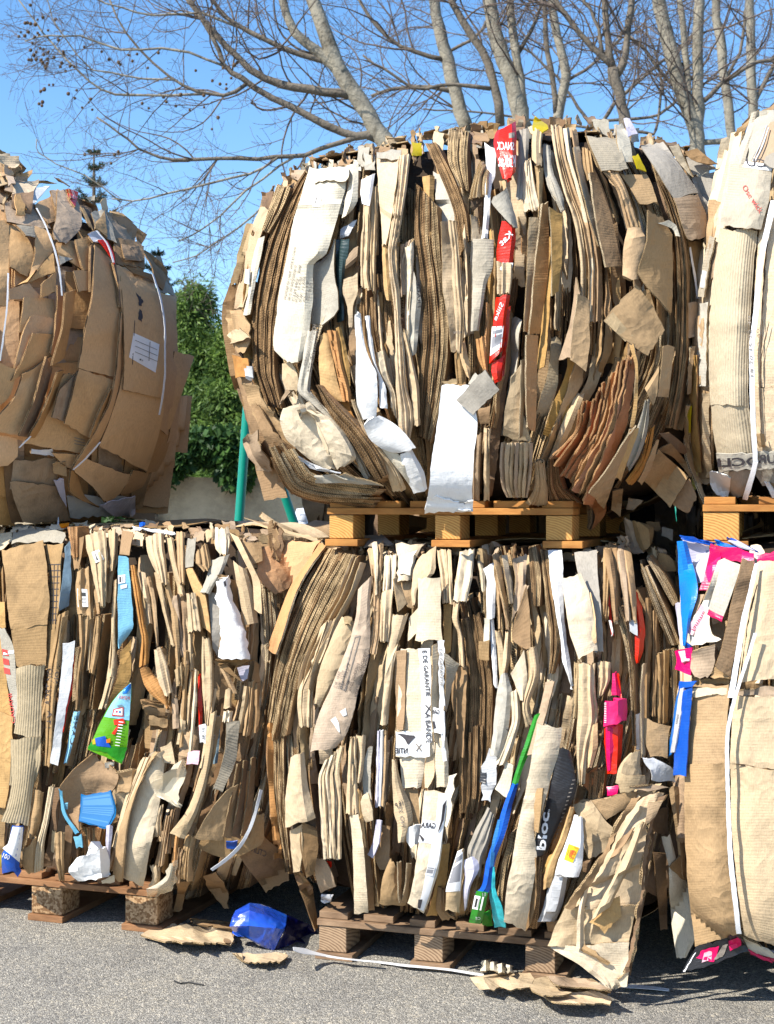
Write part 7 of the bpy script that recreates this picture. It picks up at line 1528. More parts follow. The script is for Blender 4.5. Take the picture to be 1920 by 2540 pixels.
for rows, mt, o_, ti in [([(475, 430, 560, 420), (500, 520, 605, 590)], 'greyw', .09, .2), ([(560, 440, 640, 450), (590, 560, 710, 520), (600, 600, 700, 600)], 'mauve', .07, .4), ([(590, 560, 720, 580), (600, 690, 745, 620), (640, 710, 750, 720)], 'tan', .09, .5), ([(630, 600, 720, 610), (650, 690, 745, 680)], 'tan', .10, .8), ([(640, 700, 800, 760), (700, 760, 800, 790)], 'tan', .10, .3),
    ([(735, 620, 790, 650), (790, 720, 870, 745), (800, 800, 850, 830)], 'tan', .06, .4), ([(760, 660, 830, 650), (800, 740, 890, 820), (820, 850, 910, 860)], 'greyw', .04, .2), ([(700, 505, 765, 540), (710, 570, 728, 610)], 'tan', -.02, .5), ([(560, 420, 640, 440), (620, 470, 700, 490)], 'kraft', .05, .5), ([(640, 470, 700, 500), (690, 530, 740, 560)], 'lite', .04, .5), ([(505, 572, 560, 580), (560, 640, 590, 640), (580, 692, 596, 698)], 'red', .12, .4), ([(455, 545, 500, 525), (480, 580, 545, 580)], 'white', .11, .3)]:
    S(rows, mt, off=o_, crum=.008, kink=.008, tint=ti, jag=1.5, name='red_sticker' if mt == 'red' else 'cardboard_panel')
for pts in ([(792, 750), (838, 900), (856, 1050), (856, 1250), (846, 1360), (826, 1480)], [(190, 408), (245, 520), (290, 650), (312, 760), (322, 862)], [(42, 745), (38, 900), (20, 1060), (0, 1200)], [(500, 525), (560, 600), (590, 690)], [(520, 1620), (450, 1700), (380, 1765)], [(160, 1590), (100, 1650)]):
    S([(x - 4, y, x + 4, y + 1) for x, y in pts], 'strap', off=.135, name='strap', edge='strap', thick=.0015, ragged=0, kink=.0, crum=0)
p.add([(-60, 600, -50, 600), (-60, 700, -50, 700)], 'brown', crop='E'); p.build('sheet_edges')


def beyond(face, x0, x1, y0, y1, n, rng, pile):
    """broad panels on the part of a bale that lies outside the frame"""
    for k in range(n):
        px = x0 + (x1 - x0) * (k + rng.uniform(0, 1)) / n; w_ = rng.uniform(50, 190); L = rng.uniform(.25, .6); q = rng.uniform(0, 1 - L)
        f = 1 + (px - 1900) / 3200.0
        ya = HY + (y0 - HY) * f; yb = HY + (y1 - HY) * f
        pile.add([(px, ya + (yb - ya) * q, px + w_, ya + (yb - ya) * q + 8), (px + 6, ya + (yb - ya) * (q + L / 2), px + w_ + 6, ya + (yb - ya) * (q + L / 2)), (px, ya + (yb - ya) * (q + L), px + w_, ya + (yb - ya) * (q + L))], str(rng.choice(['kraft', 'lite', 'tan', 'cream', 'mauve'])), crop='P', off=rng.uniform(-.05, .03), tilt=rng.normal(0, .03), kink=.01, tint=rng.uniform(.3, .9), jag=1.5, step=20, seed=int(rng.integers(1e9)))
# ------------------------------------------------------------------ upper bale at the right, cut by the frame
begin(F_UR, 'upper bale with tall ribbed panels, a white strap and grey lettered tape')
core(F_UR, 1.2, ex=2.8, zmin=1.47)
rng = np.random.default_rng(46)
p = Pile()
FL = Flow([(0.0, [(1790, 380), (1740, 620), (1715, 900), (1720, 1100), (1745, 1240)]), (0.3, [(1850, 300), (1800, 600), (1780, 900), (1800, 1100), (1830, 1250)]), (1.0, [(2300, 280), (2300, 600), (2300, 900), (2300, 1100), (2280, 1260)])])
fill(FL, rng, 90, 44, [('kraft', 5), ('lite', 5), ('cream', 4), ('tan', 1)], [('e_brown', 3), ('e_tan', 3)], width=(20, 60))
crop('B')
ub = S([(1388, 660, 1582, 668), (1352, 900, 1562, 900), (1332, 1200, 1545, 1200), (1325, 1450, 1535, 1450), (1332, 1600, 1535, 1600)], 'ribbed', off=.09, bul=.035, tint=.75, kink=.004, crum=.002, label='tall ribbed cream panel left of the strap')
crop('D')
S([(1328, 350, 1518, 350), (1338, 455, 1540, 455), (1352, 600, 1562, 600), (1372, 712, 1572, 695)], 'ribbed', off=.09, bul=.03, tint=.7, kink=.003, crum=.002)
tpe = S([(1366, 705, 1575, 692), (1378, 805, 1572, 775)], 'greyw', off=.115, bul=.014, tint=.6, name='printed_tape', kink=.002, edge='greyw', label='grey tape with mirrored dark capitals')
print_text(tpe, 'EUROCLI', (1800, 752), (-428, 16), (-2, -46), 'ink', bold=.025)
S([(1572, 690, 1790, 690), (1578, 780, 1790, 770)], 'greyw', off=.115, tint=.6, name='printed_tape', kink=.002, edge='greyw')
tp2 = S([(1572, 690, 1790, 690), (1575, 780, 1790, 775)], 'greyw', off=.118, tint=.5, name='printed_tape', kink=.002, edge='greyw'); print_text(tp2, 'UR', (1682, 748), (-98, -2), (-2, -44), 'ink', bold=.025)
S([(1330, 790, 1380, 800), (1335, 860, 1440, 830), (1370, 920, 1430, 935)], 'white', off=.10, crum=.008, tint=.5, name='plastic_sheet')
S([(1380, 800, 1560, 775), (1400, 860, 1545, 850), (1440, 925, 1510, 925)], 'grey', off=.07, bul=.02, tint=.6); S([(1560, 780, 1760, 775), (1585, 830, 1760, 830), (1610, 860, 1760, 860)], 'grey', off=.07, tint=.6)
S([(1336, 935, 1470, 915), (1352, 1000, 1450, 1005)], 'yellow', off=.04, bul=.02, tint=.4, name='plastic_piece'); S([(1390, 950, 1475, 945), (1395, 975, 1480, 975)], 'yellow', off=.05, tint=.9, name='plastic_piece')
S([(1480, 930, 1760, 940), (1500, 960, 1760, 970)], 'gold', off=.02, tint=.4)
S([(1620, 850, 1640, 850), (1660, 930, 1690, 920)], 'white', off=.09, tint=.5)
crop('B')
cap = S([(1440, 315, 1662, 330), (1420, 480, 1645, 500), (1395, 560, 1622, 590), (1386, 640, 1602, 662)], 'ribgrey', off=.115, bul=.03, tint=.75, kink=.003, label='short grey ribbed panel marked in red pencil', edge='e_tan')
print_text(cap, 'Ose wick', (1500, 440), (95, 140), (22, -20), 'inkred')
decal(cap, [(1520, 300, 1662, 318), (1505, 330, 1660, 352)], 'inkwhite', 'printed_tape', step=8); print_text(cap, 'CU', (1632, 332), (-105, -8), (-4, -42), 'ink', bold=.01, lift=.004)
for rows, mt, o_, ti in [([(1445, 150, 1500, 140), (1392, 420, 1440, 420), (1325, 720, 1400, 720), (1288, 920, 1360, 900), (1255, 1200, 1340, 1200), (1245, 1500, 1335, 1500)], 'lite', .03, .8), ([(1462, 170, 1500, 160), (1408, 430, 1440, 430), (1345, 760, 1395, 760), (1312, 980, 1352, 980), (1290, 1300, 1335, 1300), (1288, 1500, 1335, 1500)], 'cream', .055, .7), ([(1330, 700, 1360, 700), (1290, 860, 1325, 860), (1265, 1020, 1300, 1020)], 'ribgrey', .06, .6), ([(1250, 1130, 1300, 1120), (1232, 1300, 1290, 1300), (1225, 1480, 1280, 1480)], 'kraft', .045, .7), ([(1280, 1050, 1320, 1050), (1262, 1300, 1310, 1300), (1255, 1500, 1310, 1500)], 'greyw', .065, .8)]:
    S(rows, mt, off=o_, tilt=-.04, tint=ti, kink=.008, jag=1, edge='e_tan')
crop('Q')
S([(895, 160, 1110, 130), (850, 400, 1110, 280), (790, 720, 900, 640)], 'greyw', off=.08, bul=.012, tint=.4); S([(1010, 330, 1110, 260), (930, 600, 1110, 480), (850, 700, 1110, 690)], 'mauve', off=.09, tint=.4)
S([(870, 170, 945, 160), (800, 400, 900, 360), (730, 560, 830, 560), (640, 800, 790, 740)], 'ribgrey', off=.09, bul=.012, tint=.8)
S([(710, 340, 860, 230), (690, 420, 800, 360), (730, 440, 760, 440)], 'kraft', off=.06, tint=.4, crum=.01, jag=3)
S([(780, 280, 960, 130), (790, 330, 940, 180)], 'brown', off=.04, tint=.2); S([(950, 150, 1110, 80), (1000, 180, 1110, 150)], 'tan', off=.03, tint=.6)
S([(1010, 640, 1120, 580), (1000, 700, 1120, 760)], 'grey', off=.14, tint=.5)
for pts in ([(1030, 300), (960, 500), (880, 680)], [(1050, 320), (980, 520), (900, 690)]): S([(x - 5, y, x + 5, y) for x, y in pts], 'silver', off=.11, ragged=0, thick=.002, kink=0, crum=0, name='strap')
crop('B')
S([(1600, 560, 1800, 420), (1575, 900, 1800, 900), (1560, 1200, 1800, 1200), (1558, 1500, 1800, 1500)], 'lite', off=.085, bul=.02, tint=.9, kink=.003, label='smooth cream panel right of the strap')
ck = S([(1640, 640, 1648, 640), (1615, 900, 1623, 905), (1605, 1150, 1611, 1150), (1595, 1500, 1603, 1500)], 'dark', off=.112, ragged=1, jag=1.5, thick=.001, name='torn_slit', kink=0, crum=0)
crop('D'); S([(1565, 340, 1800, 340), (1572, 450, 1800, 450), (1580, 695, 1800, 695)], 'lite', off=.085, bul=.02, tint=.85, kink=.004); S([(1575, 600, 1620, 590), (1590, 670, 1625, 670)], 'kraft', off=.115, bul=.02, tint=.4)
S([(1642 , 0, 1648, 0), (1595, 250, 1600, 250), (1600, 600, 1606, 600)], 'dark', off=.112, ragged=1, jag=1.5, thick=.001, name='torn_slit', kink=0, crum=0)
st = S([(1655 - 0, -650, 1690, -650), (1585, -300, 1612, -300), (1560, -40, 1588, -40), (1540, 150, 1566, 150), (1545, 450, 1572, 450), (1560, 745, 1586, 745)], 'strap', off=.125, name='strap', edge='strap', thick=.0015, ragged=0, kink=0, crum=0)
print_text(st, '18 20 15 22 40', (1562, 285), (-14, -320), (-16, 0), 'inkgrey')
S([(1560, 745, 1586, 745), (1530, 850, 1560, 850), (1502, 940, 1530, 945)], 'strap', off=.135, name='strap', edge='strap', thick=.0015, ragged=0, kink=.002, crum=0)
# torn sheets down its left flank
S([(1245, 40, 1330, 40), (1215, 250, 1330, 250), (1203, 450, 1335, 450), (1205, 600, 1345, 600), (1240, 760, 1345, 760), (1275, 850, 1340, 850)], 'lite', off=.03, tilt=-.04, tint=.7)
S([(1262, 40, 1330, 40), (1240, 300, 1330, 300), (1250, 560, 1345, 560), (1270, 820, 1340, 830)], 'kraft', off=.05, tilt=-.04, tint=.55)
S([(1232, 180, 1262, 170), (1222, 450, 1262, 450), (1250, 800, 1290, 800)], 'gold', off=.06, tilt=-.03, tint=.3)
for pts, mt in ([[(1240, 130), (1225, 260), (1222, 380)], 'tan'], [[(1215, 440), (1205, 600), (1235, 760), (1280, 860)], 'kraft'], [[(1270, 850), (1290, 900), (1335, 1015)], 'lite']):
    S([(x - 10, y, x + 10, y) for x, y in pts], mt, off=.09, edge='e_pale', thick=.008, jag=2, tint=.5, tilt=.02)
S([(1212, 460, 1226, 450), (1205, 590, 1222, 590)], 'yellow', off=.085, tint=.6); S([(1225, 790, 1262, 800), (1245, 890, 1280, 880)], 'yellow', off=.08, tint=.8)
S([(1290, 380, 1325, 380), (1290, 600, 1330, 600), (1315, 820, 1345, 820)], 'lite', off=.09, tilt=.02, tint=.5, jag=2)
crop('Q'); S([(410, 1560, 500, 1560), (400, 1720, 490, 1720), (360, 2000, 440, 1990)], 'mauve', off=.06, crum=.008, jag=3); S([(345, 1830, 400, 1840), (325, 2000, 380, 2010)], 'silver', off=.07, crum=.008, name='plastic_sheet')
crest([(1735, 1225), (1960, 1232)], 26, rng, ['tan', 'brown', 'kraft'], off=(-.1, -.02))
beyond(F_UR, 1960, 3150, 330, 1250, 110, rng, p); p.build('sheet_edges')

# ------------------------------------------------------------------ lower bale at the right
begin(F_LR, 'tall lower bale faced with plain strapped cartons, pink and blue scraps on top')
core(F_LR, 1.1)
rng = np.random.default_rng(47)
side_sheets(F_LR, 1.05, rng, ('left', 'top'), 14)
p = Pile()
FL = Flow([(0.0, [(1690, 1360), (1680, 1600), (1690, 1900), (1710, 2300)]), (0.4, [(1850, 1340), (1850, 1600), (1850, 1900), (1850, 2330)]), (1.0, [(2300, 1340), (2300, 1600), (2300, 1900), (2300, 2400)])])
fill(FL, rng, 90, 40, [('kraft', 5), ('lite', 5), ('cream', 2), ('tan', 2)], [('e_brown', 3), ('e_tan', 3)], width=(20, 60))
crop('J')
S([(1205, 900, 1412, 896), (1200, 930, 1415, 926)], 'kraft', off=.08, tint=.3)
S([(1205, 925, 1412, 932), (1195, 1050, 1408, 1050), (1182, 1200, 1398, 1200), (1170, 1385, 1392, 1382)], 'kraft', off=.10, tilt=-.015, tint=.6, kink=.003, label='brown carton face left of the strap')
S([(1200, 950, 1400, 950), (1198, 1000, 1400, 985)], 'tape', off=.108, tint=.5, edge='tape', thick=.001, kink=0, crum=0, name='packing_tape')
S([(1170, 1378, 1392, 1376), (1160, 1500, 1385, 1500), (1170, 1620, 1390, 1620)], 'kraft', off=.102, tilt=-.015, tint=.55, kink=.003)
crop('K')
S([(1200, 98, 1412, 92), (1195, 350, 1418, 350), (1205, 600, 1428, 600), (1225, 850, 1455, 830), (1252, 1062, 1480, 1000)], 'kraft', off=.105, bul=.02, tilt=-.01, tint=.5, kink=.004, ragged=2)
crop('J')
S([(1572, 222, 1850, 212), (1512, 560, 1850, 500), (1462, 905, 1850, 900)], 'lite', off=.105, bul=.02, tilt=.02, tint=.75, kink=.005, label='bright cream carton face right of the strap')
S([(1570, 350, 1576, 350), (1520, 560, 1526, 560), (1478, 860, 1486, 860)], 'dark', off=.135, thick=.001, jag=1.5, ragged=1, name='torn_slit', kink=0, crum=0)
S([(1450, 950, 1850, 930), (1440, 985, 1850, 1000)], 'mauve', off=.108, tint=.6, kink=.002)
S([(1440, 985, 1850, 990), (1425, 1200, 1850, 1200), (1418, 1400, 1850, 1420)], 'lite', off=.11, bul=.02, tint=.7, kink=.004)
crop('K')
S([(1440, 95, 1850, 150), (1442, 350, 1850, 350), (1462, 600, 1850, 600), (1490, 850, 1850, 880), (1515, 1010, 1850, 1120)], 'lite', off=.105, bul=.03, tint=.65, kink=.004, ragged=2)
S([(1438, 92, 1560, 110), (1580, 120, 1680, 150)], 'dark', off=.128, thick=.001, name='torn_slit', jag=1, kink=0, crum=0, tint=.2)
ls = S([(1562 * 1, -600, 1580, -600), (1412, 0, 1432, 0), (1417, 300, 1438, 300), (1428, 600, 1454, 600), (1450, 800, 1476, 800), (1472, 1000, 1498, 1000)], 'strap', off=.155, name='strap', edge='strap', thick=.0015, ragged=0, kink=0, crum=0)
crop('J')
S([(1560, 228, 1580, 228), (1520, 400, 1545, 400), (1480, 560, 1512, 560), (1450, 740, 1482, 740), (1425, 885, 1458, 885), (1405, 1000, 1440, 1000)], 'strap', off=.15, name='strap', edge='strap', thick=.0015, ragged=0, kink=0, crum=0)
S([(1490, 205, 1558, 222), (1455, 350, 1540, 330), (1420, 480, 1512, 450), (1375, 700, 1452, 720), (1330, 820, 1422, 885)], 'tan', off=.115, tilt=.03, tint=.7)
S([(1112, 102, 1165, 95), (1120, 250, 1202, 230), (1132, 400, 1232, 392), (1140, 545, 1195, 535), (1146, 705, 1166, 706)], 'sky', off=.11, bul=.014, tint=.7, name='blue_strip', kink=.012, label='bright blue crumpled strip')
S([(1142, 85, 1302, 138), (1190, 200, 1300, 180), (1205, 330, 1275, 340)], 'lilac', off=.07, tint=.4); S([(1128, 66, 1340, 110), (1140, 84, 1320, 125)], 'blue', off=.08, tint=.5, name='blue_strip', bul=.008)
S([(1100, 455, 1135, 450), (1120, 600, 1145, 600), (1130, 680, 1148, 690)], 'lilac', off=.08, tint=.5)
S([(1305, 112, 1552, 165), (1298, 190, 1535, 222)], 'magenta', off=.10, tint=.6, name='magenta_panel', label='magenta carton lid bent over the top', kink=.004); S([(1300, 160, 1362, 170), (1270, 290, 1320, 285), (1238, 382, 1292, 388)], 'magenta', off=.10, tint=.5, name='magenta_panel')
S([(1290, 235, 1345, 228), (1282, 290, 1350, 280), (1290, 320, 1330, 330)], 'pink', off=.115, crum=.014, tint=.9, name='pink_wrap', bul=.014); S([(1300, 225, 1365, 180), (1340, 240, 1365, 230)], 'pink', off=.11, tint=.7, name='pink_wrap')
S([(1350, 205, 1392, 188), (1310, 330, 1352, 330), (1262, 440, 1300, 440)], 'pale', off=.12, tint=.8, tilt=.02)
S([(1380, 195, 1485, 235), (1335, 350, 1435, 380), (1292, 495, 1380, 535)], 'greyw', off=.13, tint=.6, kink=.004, label='grey card with a red lower trim', ragged=1); S([(1294, 492, 1380, 532), (1288, 515, 1372, 556)], 'magenta', off=.136, tint=.8, ragged=1, name='red_trim')
pp = S([(1290, 400, 1340, 420), (1230, 500, 1300, 560), (1180, 590, 1320, 640), (1200, 705, 1370, 660)], 'pale', off=.105, tint=.9)
S([(1205, 400, 1270, 410), (1180, 500, 1230, 500), (1160, 560, 1200, 560)], 'mauve', off=.10, tint=.4)
pk_ = S([(1250, 470, 1285, 480), (1190, 570, 1235, 590), (1150, 620, 1200, 640)], 'palepink', off=.115, tint=.9, crum=.006, name='pink_wrap'); print_text(pk_, 'famme', (1195, 610), (70, -110), (20, 8), 'magenta' )
S([(1100, 735, 1200, 715), (1112, 790, 1200, 800), (1100, 832, 1190, 872)], 'pink', off=.115, crum=.006, tint=.8, name='pink_wrap'); S([(1120, 730, 1190, 722), (1140, 790, 1185, 790)], 'palepink', off=.122, crum=.008, tint=.9, name='pink_wrap')
S([(1150, 690, 1190, 690), (1160, 715, 1195, 715)], 'blue', off=.12, tint=.2)
S([(1200, 722, 1335, 690), (1190, 830, 1325, 820), (1215, 880, 1290, 890)], 'mauve', off=.12, tilt=.02, tint=.6, jag=1.5, crum=.006)
S([(1330, 830, 1400, 860), (1300, 890, 1415, 890)], 'kraft', off=.10, tint=.4, crum=.01)
S([(1128, 908, 1230, 896), (1122, 960, 1195, 950)], 'blue', off=.12, tint=.6, name='blue_carton'); blu = S([(1150, 960, 1200, 945), (1120, 1150, 1185, 1150), (1095, 1330, 1170, 1330), (1088, 1445, 1160, 1452)], 'blue', off=.125, bul=.006, tint=.6, name='blue_carton', label='tall glossy blue carton')
S([(1108, 1000, 1132, 940), (1080, 1200, 1120, 1150), (1058, 1345, 1098, 1310)], 'sky', off=.115, tilt=-.02, tint=.5, name='blue_carton'); ss_ = S([(1128, 950, 1152, 940), (1100, 1150, 1126, 1150), (1075, 1318, 1098, 1310)], 'silver', off=.13, tint=.6, name='blue_carton'); print_text(ss_, 'cisemo', (1104, 1150), (10, -55), (14, 2), 'ink')
crop('K')
ch = S([(1260, 1075, 1480, 1000), (1220, 1130, 1520, 1060), (1182, 1205, 1540, 1095)], 'black', off=.11, bul=.012, tint=.6, name='printed_packaging', label='black packaging with pink shapes under the carton')
for q, mt in (([(1290, 1085, 1380, 1065), (1260, 1130, 1350, 1150)], 'pink'), ([(1300, 1100, 1340, 1090), (1290, 1150, 1340, 1140)], 'palepink'), ([(1430, 1040, 1490, 1015), (1440, 1090, 1500, 1060)], 'pink'), ([(1400, 1060, 1430, 1050), (1350, 1140, 1400, 1120)], 'inkgrey'), ([(1250, 1100, 1256, 1100), (1190, 1200, 1200, 1200)], 'inkwhite')):
    decal(ch, q, mt, 'printed_patch', step=8, tint=.8, lift=.0025, ragged=1.5)
S([(1510, 1020, 1620, 1060), (1540, 1090, 1700, 1130)], 'pale', off=.10, tint=.6); S([(1530, 1080, 1640, 1130), (1550, 1110, 1660, 1150)], 'magenta', off=.11, tint=.6); S([(1600, 1070, 1850, 1150), (1640, 1110, 1850, 1190)], 'lilac', off=.09, tint=.4); S([(1620, 1120, 1850, 1190), (1650, 1140, 1850, 1210)], 'magenta', off=.085, tint=.5)
crop('J')
S([(1395, 85, 1440, 80), (1450, 130, 1590, 160)], 'blue', off=.06, bul=.02, crum=.012, tint=.4, name='blue_strip'); S([(1400, 95, 1450, 85), (1480, 130, 1560, 150)], 'lilac', off=.08, tint=.2); S([(1570, 180, 1700, 150), (1580, 222, 1700, 205)], 'magenta', off=.11, tint=.7, name='magenta_panel'); S([(1485, 155, 1555, 165), (1490, 210, 1560, 225)], 'pink', off=.105, crum=.01, tint=.7, name='pink_wrap')
S([(1335, 100, 1400, 110), (1350, 125, 1500, 150)], 'sky', off=.06, tint=.4, name='blue_strip')
beyond(F_LR, 1960, 3150, 1350, 2290, 110, rng, p); p.build('sheet_edges')

# ------------------------------------------------------------------ second row, seen only through the gaps
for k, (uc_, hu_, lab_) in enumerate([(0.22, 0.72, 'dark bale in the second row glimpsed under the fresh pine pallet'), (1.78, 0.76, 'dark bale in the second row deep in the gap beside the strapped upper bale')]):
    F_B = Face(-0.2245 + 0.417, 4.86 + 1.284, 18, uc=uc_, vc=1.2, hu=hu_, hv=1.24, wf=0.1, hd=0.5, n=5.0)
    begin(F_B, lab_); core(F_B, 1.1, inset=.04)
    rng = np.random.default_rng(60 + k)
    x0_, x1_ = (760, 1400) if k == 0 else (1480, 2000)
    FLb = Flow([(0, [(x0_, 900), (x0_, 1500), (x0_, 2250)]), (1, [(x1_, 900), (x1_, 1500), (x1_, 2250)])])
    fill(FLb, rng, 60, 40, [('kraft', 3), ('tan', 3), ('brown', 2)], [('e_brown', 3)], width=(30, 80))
# ------------------------------------------------------------------ lying and leaning about
def loose(name, label, cat, at, group=None):
    o = thing(name, at, label, cat, group); CUR['root'] = o; return o
def ground_at(px, py):
    q = GROUND.hit(np.array([px]), np.array([py]), np.array([0.0]))[0]; return (float(q[0]), float(q[1]), 0.0)
CUR['face'] = GROUND
crop('G')
loose('torn_cardboard', 'torn flat cardboard lying before the left chipboard pallet', 'cardboard', ground_at(465, 2325))
S([(880, 1235, 1230, 1225), (820, 1262, 1290, 1262), (782, 1285, 1312, 1310), (930, 1325, 1290, 1335)], 'lite', off=.03, kink=.012, crum=.012, tint=.6, thick=.005, ragged=4, jag=2, smooth=False, name='sheet', waves=.003, nwave=2)
S([(790, 1290, 920, 1320), (910, 1318, 1100, 1340), (1090, 1338, 1290, 1330)], 'tan', off=.012, crum=.01, tint=.4, jag=3, name='flap')
S([(1250, 1290, 1310, 1270), (1260, 1335, 1312, 1330)], 'tan', off=.04, crum=.02, jag=3, name='flap')
loose('torn_cardboard', 'darker torn cardboard strip in the shade behind the flat sheet', 'cardboard', ground_at(500, 2290))
S([(1065, 1195, 1290, 1215), (1060, 1228, 1300, 1250)], 'tan', off=.03, crum=.012, tint=.5, jag=3, name='sheet')
crop('U')
loose('torn_cardboard', 'small torn cardboard scrap lying in front of the blue pack', 'cardboard', ground_at(650, 2380))
S([(155, 772, 200, 770), (240, 768, 270, 862)], 'lite', off=.02, name='flap', tint=.5); S([(160, 768, 700, 760), (215, 820, 730, 800), (290, 872, 640, 868)], 'lite', off=.02, kink=.008, crum=.008, tint=.6, ragged=3, smooth=False, name='sheet')
crop('K')
loose('torn_cardboard', 'long torn cardboard lying at the foot of the leaning crushed carton', 'cardboard', ground_at(1340, 2440))
S([(200, 1210, 380, 1212), (45, 1232, 400, 1240), (110, 1298, 380, 1285)], 'lite', off=.04, kink=.012, crum=.01, tint=.6, jag=2, smooth=False, name='sheet'); S([(360, 1240, 520, 1225), (380, 1290, 500, 1270), (440, 1330, 600, 1320)], 'lite', off=.05, crum=.014, tint=.5, jag=2, name='sheet'); S([(470, 1228, 700, 1240), (500, 1272, 810, 1300)], 'mauve', off=.07, crum=.012, tint=.4, jag=2, name='flap'); S([(500, 1275, 800, 1310), (560, 1290, 760, 1340)], 'tan', off=.03, crum=.012, tint=.3, jag=3, name='flap'); S([(440, 1325, 720, 1300), (500, 1362, 815, 1345), (640, 1372, 800, 1372)], 'lite', off=.045, crum=.014, tint=.7, jag=2, name='sheet')
loose('crumpled_paper', 'grey crumpled paper in the shade under the weathered pallet', 'paper', ground_at(1235, 2405))
for k in range(4): S([(115 + 45 * k, 1140 + 8 * k, 165 + 40 * k, 1135 + 12 * k), (110 + 45 * k, 1195 + 4 * k, 170 + 40 * k, 1198 + 4 * k)], 'pale', off=.03 + .02 * (k % 2), crum=.03, bul=.03, tint=.5, jag=4, name='sheet')
loose('packing_strap', 'white strap lying on the asphalt from the blue pack along the weathered pallet', 'strap', ground_at(800, 2385))
crop('U')
S([(780, 705, 790, 740), (880, 715, 870, 772), (1000, 752, 990, 785), (1200, 800, 1195, 815), (1500, 838, 1498, 850), (1672, 852, 1670, 864)], 'strap', off=.03, edge='strap', thick=.0015, ragged=0, kink=.004, crum=0, name='band', ow=[.05, .02, 0, 0, 0, 0])
crop('P')
S([(939, 2384, 939, 2388), (1000, 2391, 1000, 2396), (1100, 2400, 1100, 2405), (1200, 2416, 1200, 2421)], 'strap', off=.012, edge='strap', thick=.0015, ragged=0, kink=.003, crum=0, name='band')
loose('packing_strap', 'short white strap end right of the foot of the leaning crushed carton', 'strap', ground_at(1600, 2446))
S([(1540, 2440, 1540, 2449), (1600, 2444, 1600, 2452), (1660, 2452, 1660, 2458)], 'strap', off=.012, edge='strap', thick=.0015, ragged=0, kink=.003, crum=0, name='band')

# leaning crushed carton
A_ = np.array(ground_at(1460, 2440)); u_ = F_LC.eu
top_pt = F_LC.hit(np.array([1560.0]), np.array([1960.0]), np.array([0.06]))[0]
nn = np.cross(u_, top_pt - np.array(ground_at(1530, 2470))); nn = nn if nn[1] < 0 else -nn
LEAN = Plane3(top_pt, nn); LEAN.n = nn / np.linalg.norm(nn)
CUR['face'] = LEAN
loose('crushed_carton', 'big crushed carton leaning against the lower middle bale, reaching the asphalt', 'carton', ground_at(1500, 2460))
crop('K')
S([(605, 318, 700, 288), (640, 420, 780, 400), (665, 545, 850, 480), (690, 610, 830, 520)], 'lite', off=.05, bul=.012, tint=.5, kink=.01, name='panel', waves=.003, nwave=4)
S([(605, 318, 1072, 198), (650, 400, 1000, 300)], 'lite', off=.02, tint=.5, name='panel'); S([(640, 300, 950, 240), (655, 480, 900, 320)], 'kraft', off=.035, tint=.6, name='panel')
S([(945, 270, 1090, 245), (850, 440, 1010, 420), (730, 640, 992, 500), (620, 800, 985, 700), (560, 870, 950, 860)], 'lite', off=.09, bul=.02, tint=.7, kink=.02, crum=.012, name='panel', label='upper crumpled cream panel')
S([(560, 865, 955, 850), (510, 960, 930, 900), (468, 1068, 900, 1050)], 'lite', off=.095, tint=.55, kink=.02, crum=.012, name='panel')
S([(468, 1068, 900, 1050), (630, 1160, 895, 1150), (760, 1260, 890, 1270), (790, 1300, 830, 1290)], 'cream', off=.10, tint=.7, kink=.012, crum=.008, name='panel', smooth=False)
for rows, mt in (([(920, 275, 965, 270), (820, 450, 850, 440), (720, 640, 745, 650), (560, 860, 600, 875)], 'tan'), ([(1060, 270, 1095, 265), (1000, 440, 1020, 440), (975, 620, 992, 620), (960, 800, 975, 800), (880, 1200, 900, 1200)], 'brown')):
    S(rows, mt, off=.13, crum=.01, jag=3, tint=.5, edge='e_tan', thick=.01, name='folded_edge')
S([(940, 430, 985, 400), (850, 640, 920, 600), (700, 920, 800, 860)], 'lite', off=.13, bul=.02, tint=.6, crum=.008, name='flap', kink=.02); S([(690, 940, 780, 830), (740, 960, 850, 800), (770, 1000, 860, 900)], 'gold', off=.12, tint=.5, name='flap')
S([(840, 520, 930, 430), (800, 600, 860, 560)], 'tan', off=.135, crum=.01, name='flap'); S([(1000, 300, 1080, 290), (990, 420, 1040, 380)], 'kraft', off=.14, crum=.012, name='flap')
S([(620, 1080, 660, 1085), (625, 920, 660, 900), (650, 760, 690, 740)], 'cream', off=.115, crum=.014, bul=.015, name='flap', tint=.6); S([(640, 1090, 790, 1170), (660, 1060, 800, 1150)], 'kraft', off=.112, tint=.4, name='flap')
S([(840, 1240, 900, 1200), (860, 1280, 890, 1278)], 'cream', off=.12, tint=.7, name='flap'); S([(985, 470, 1030, 440), (960, 760, 990, 760), (900, 1120, 950, 1000), (870, 1230, 910, 1220)], 'brown', off=.06, tint=.4, name='panel')

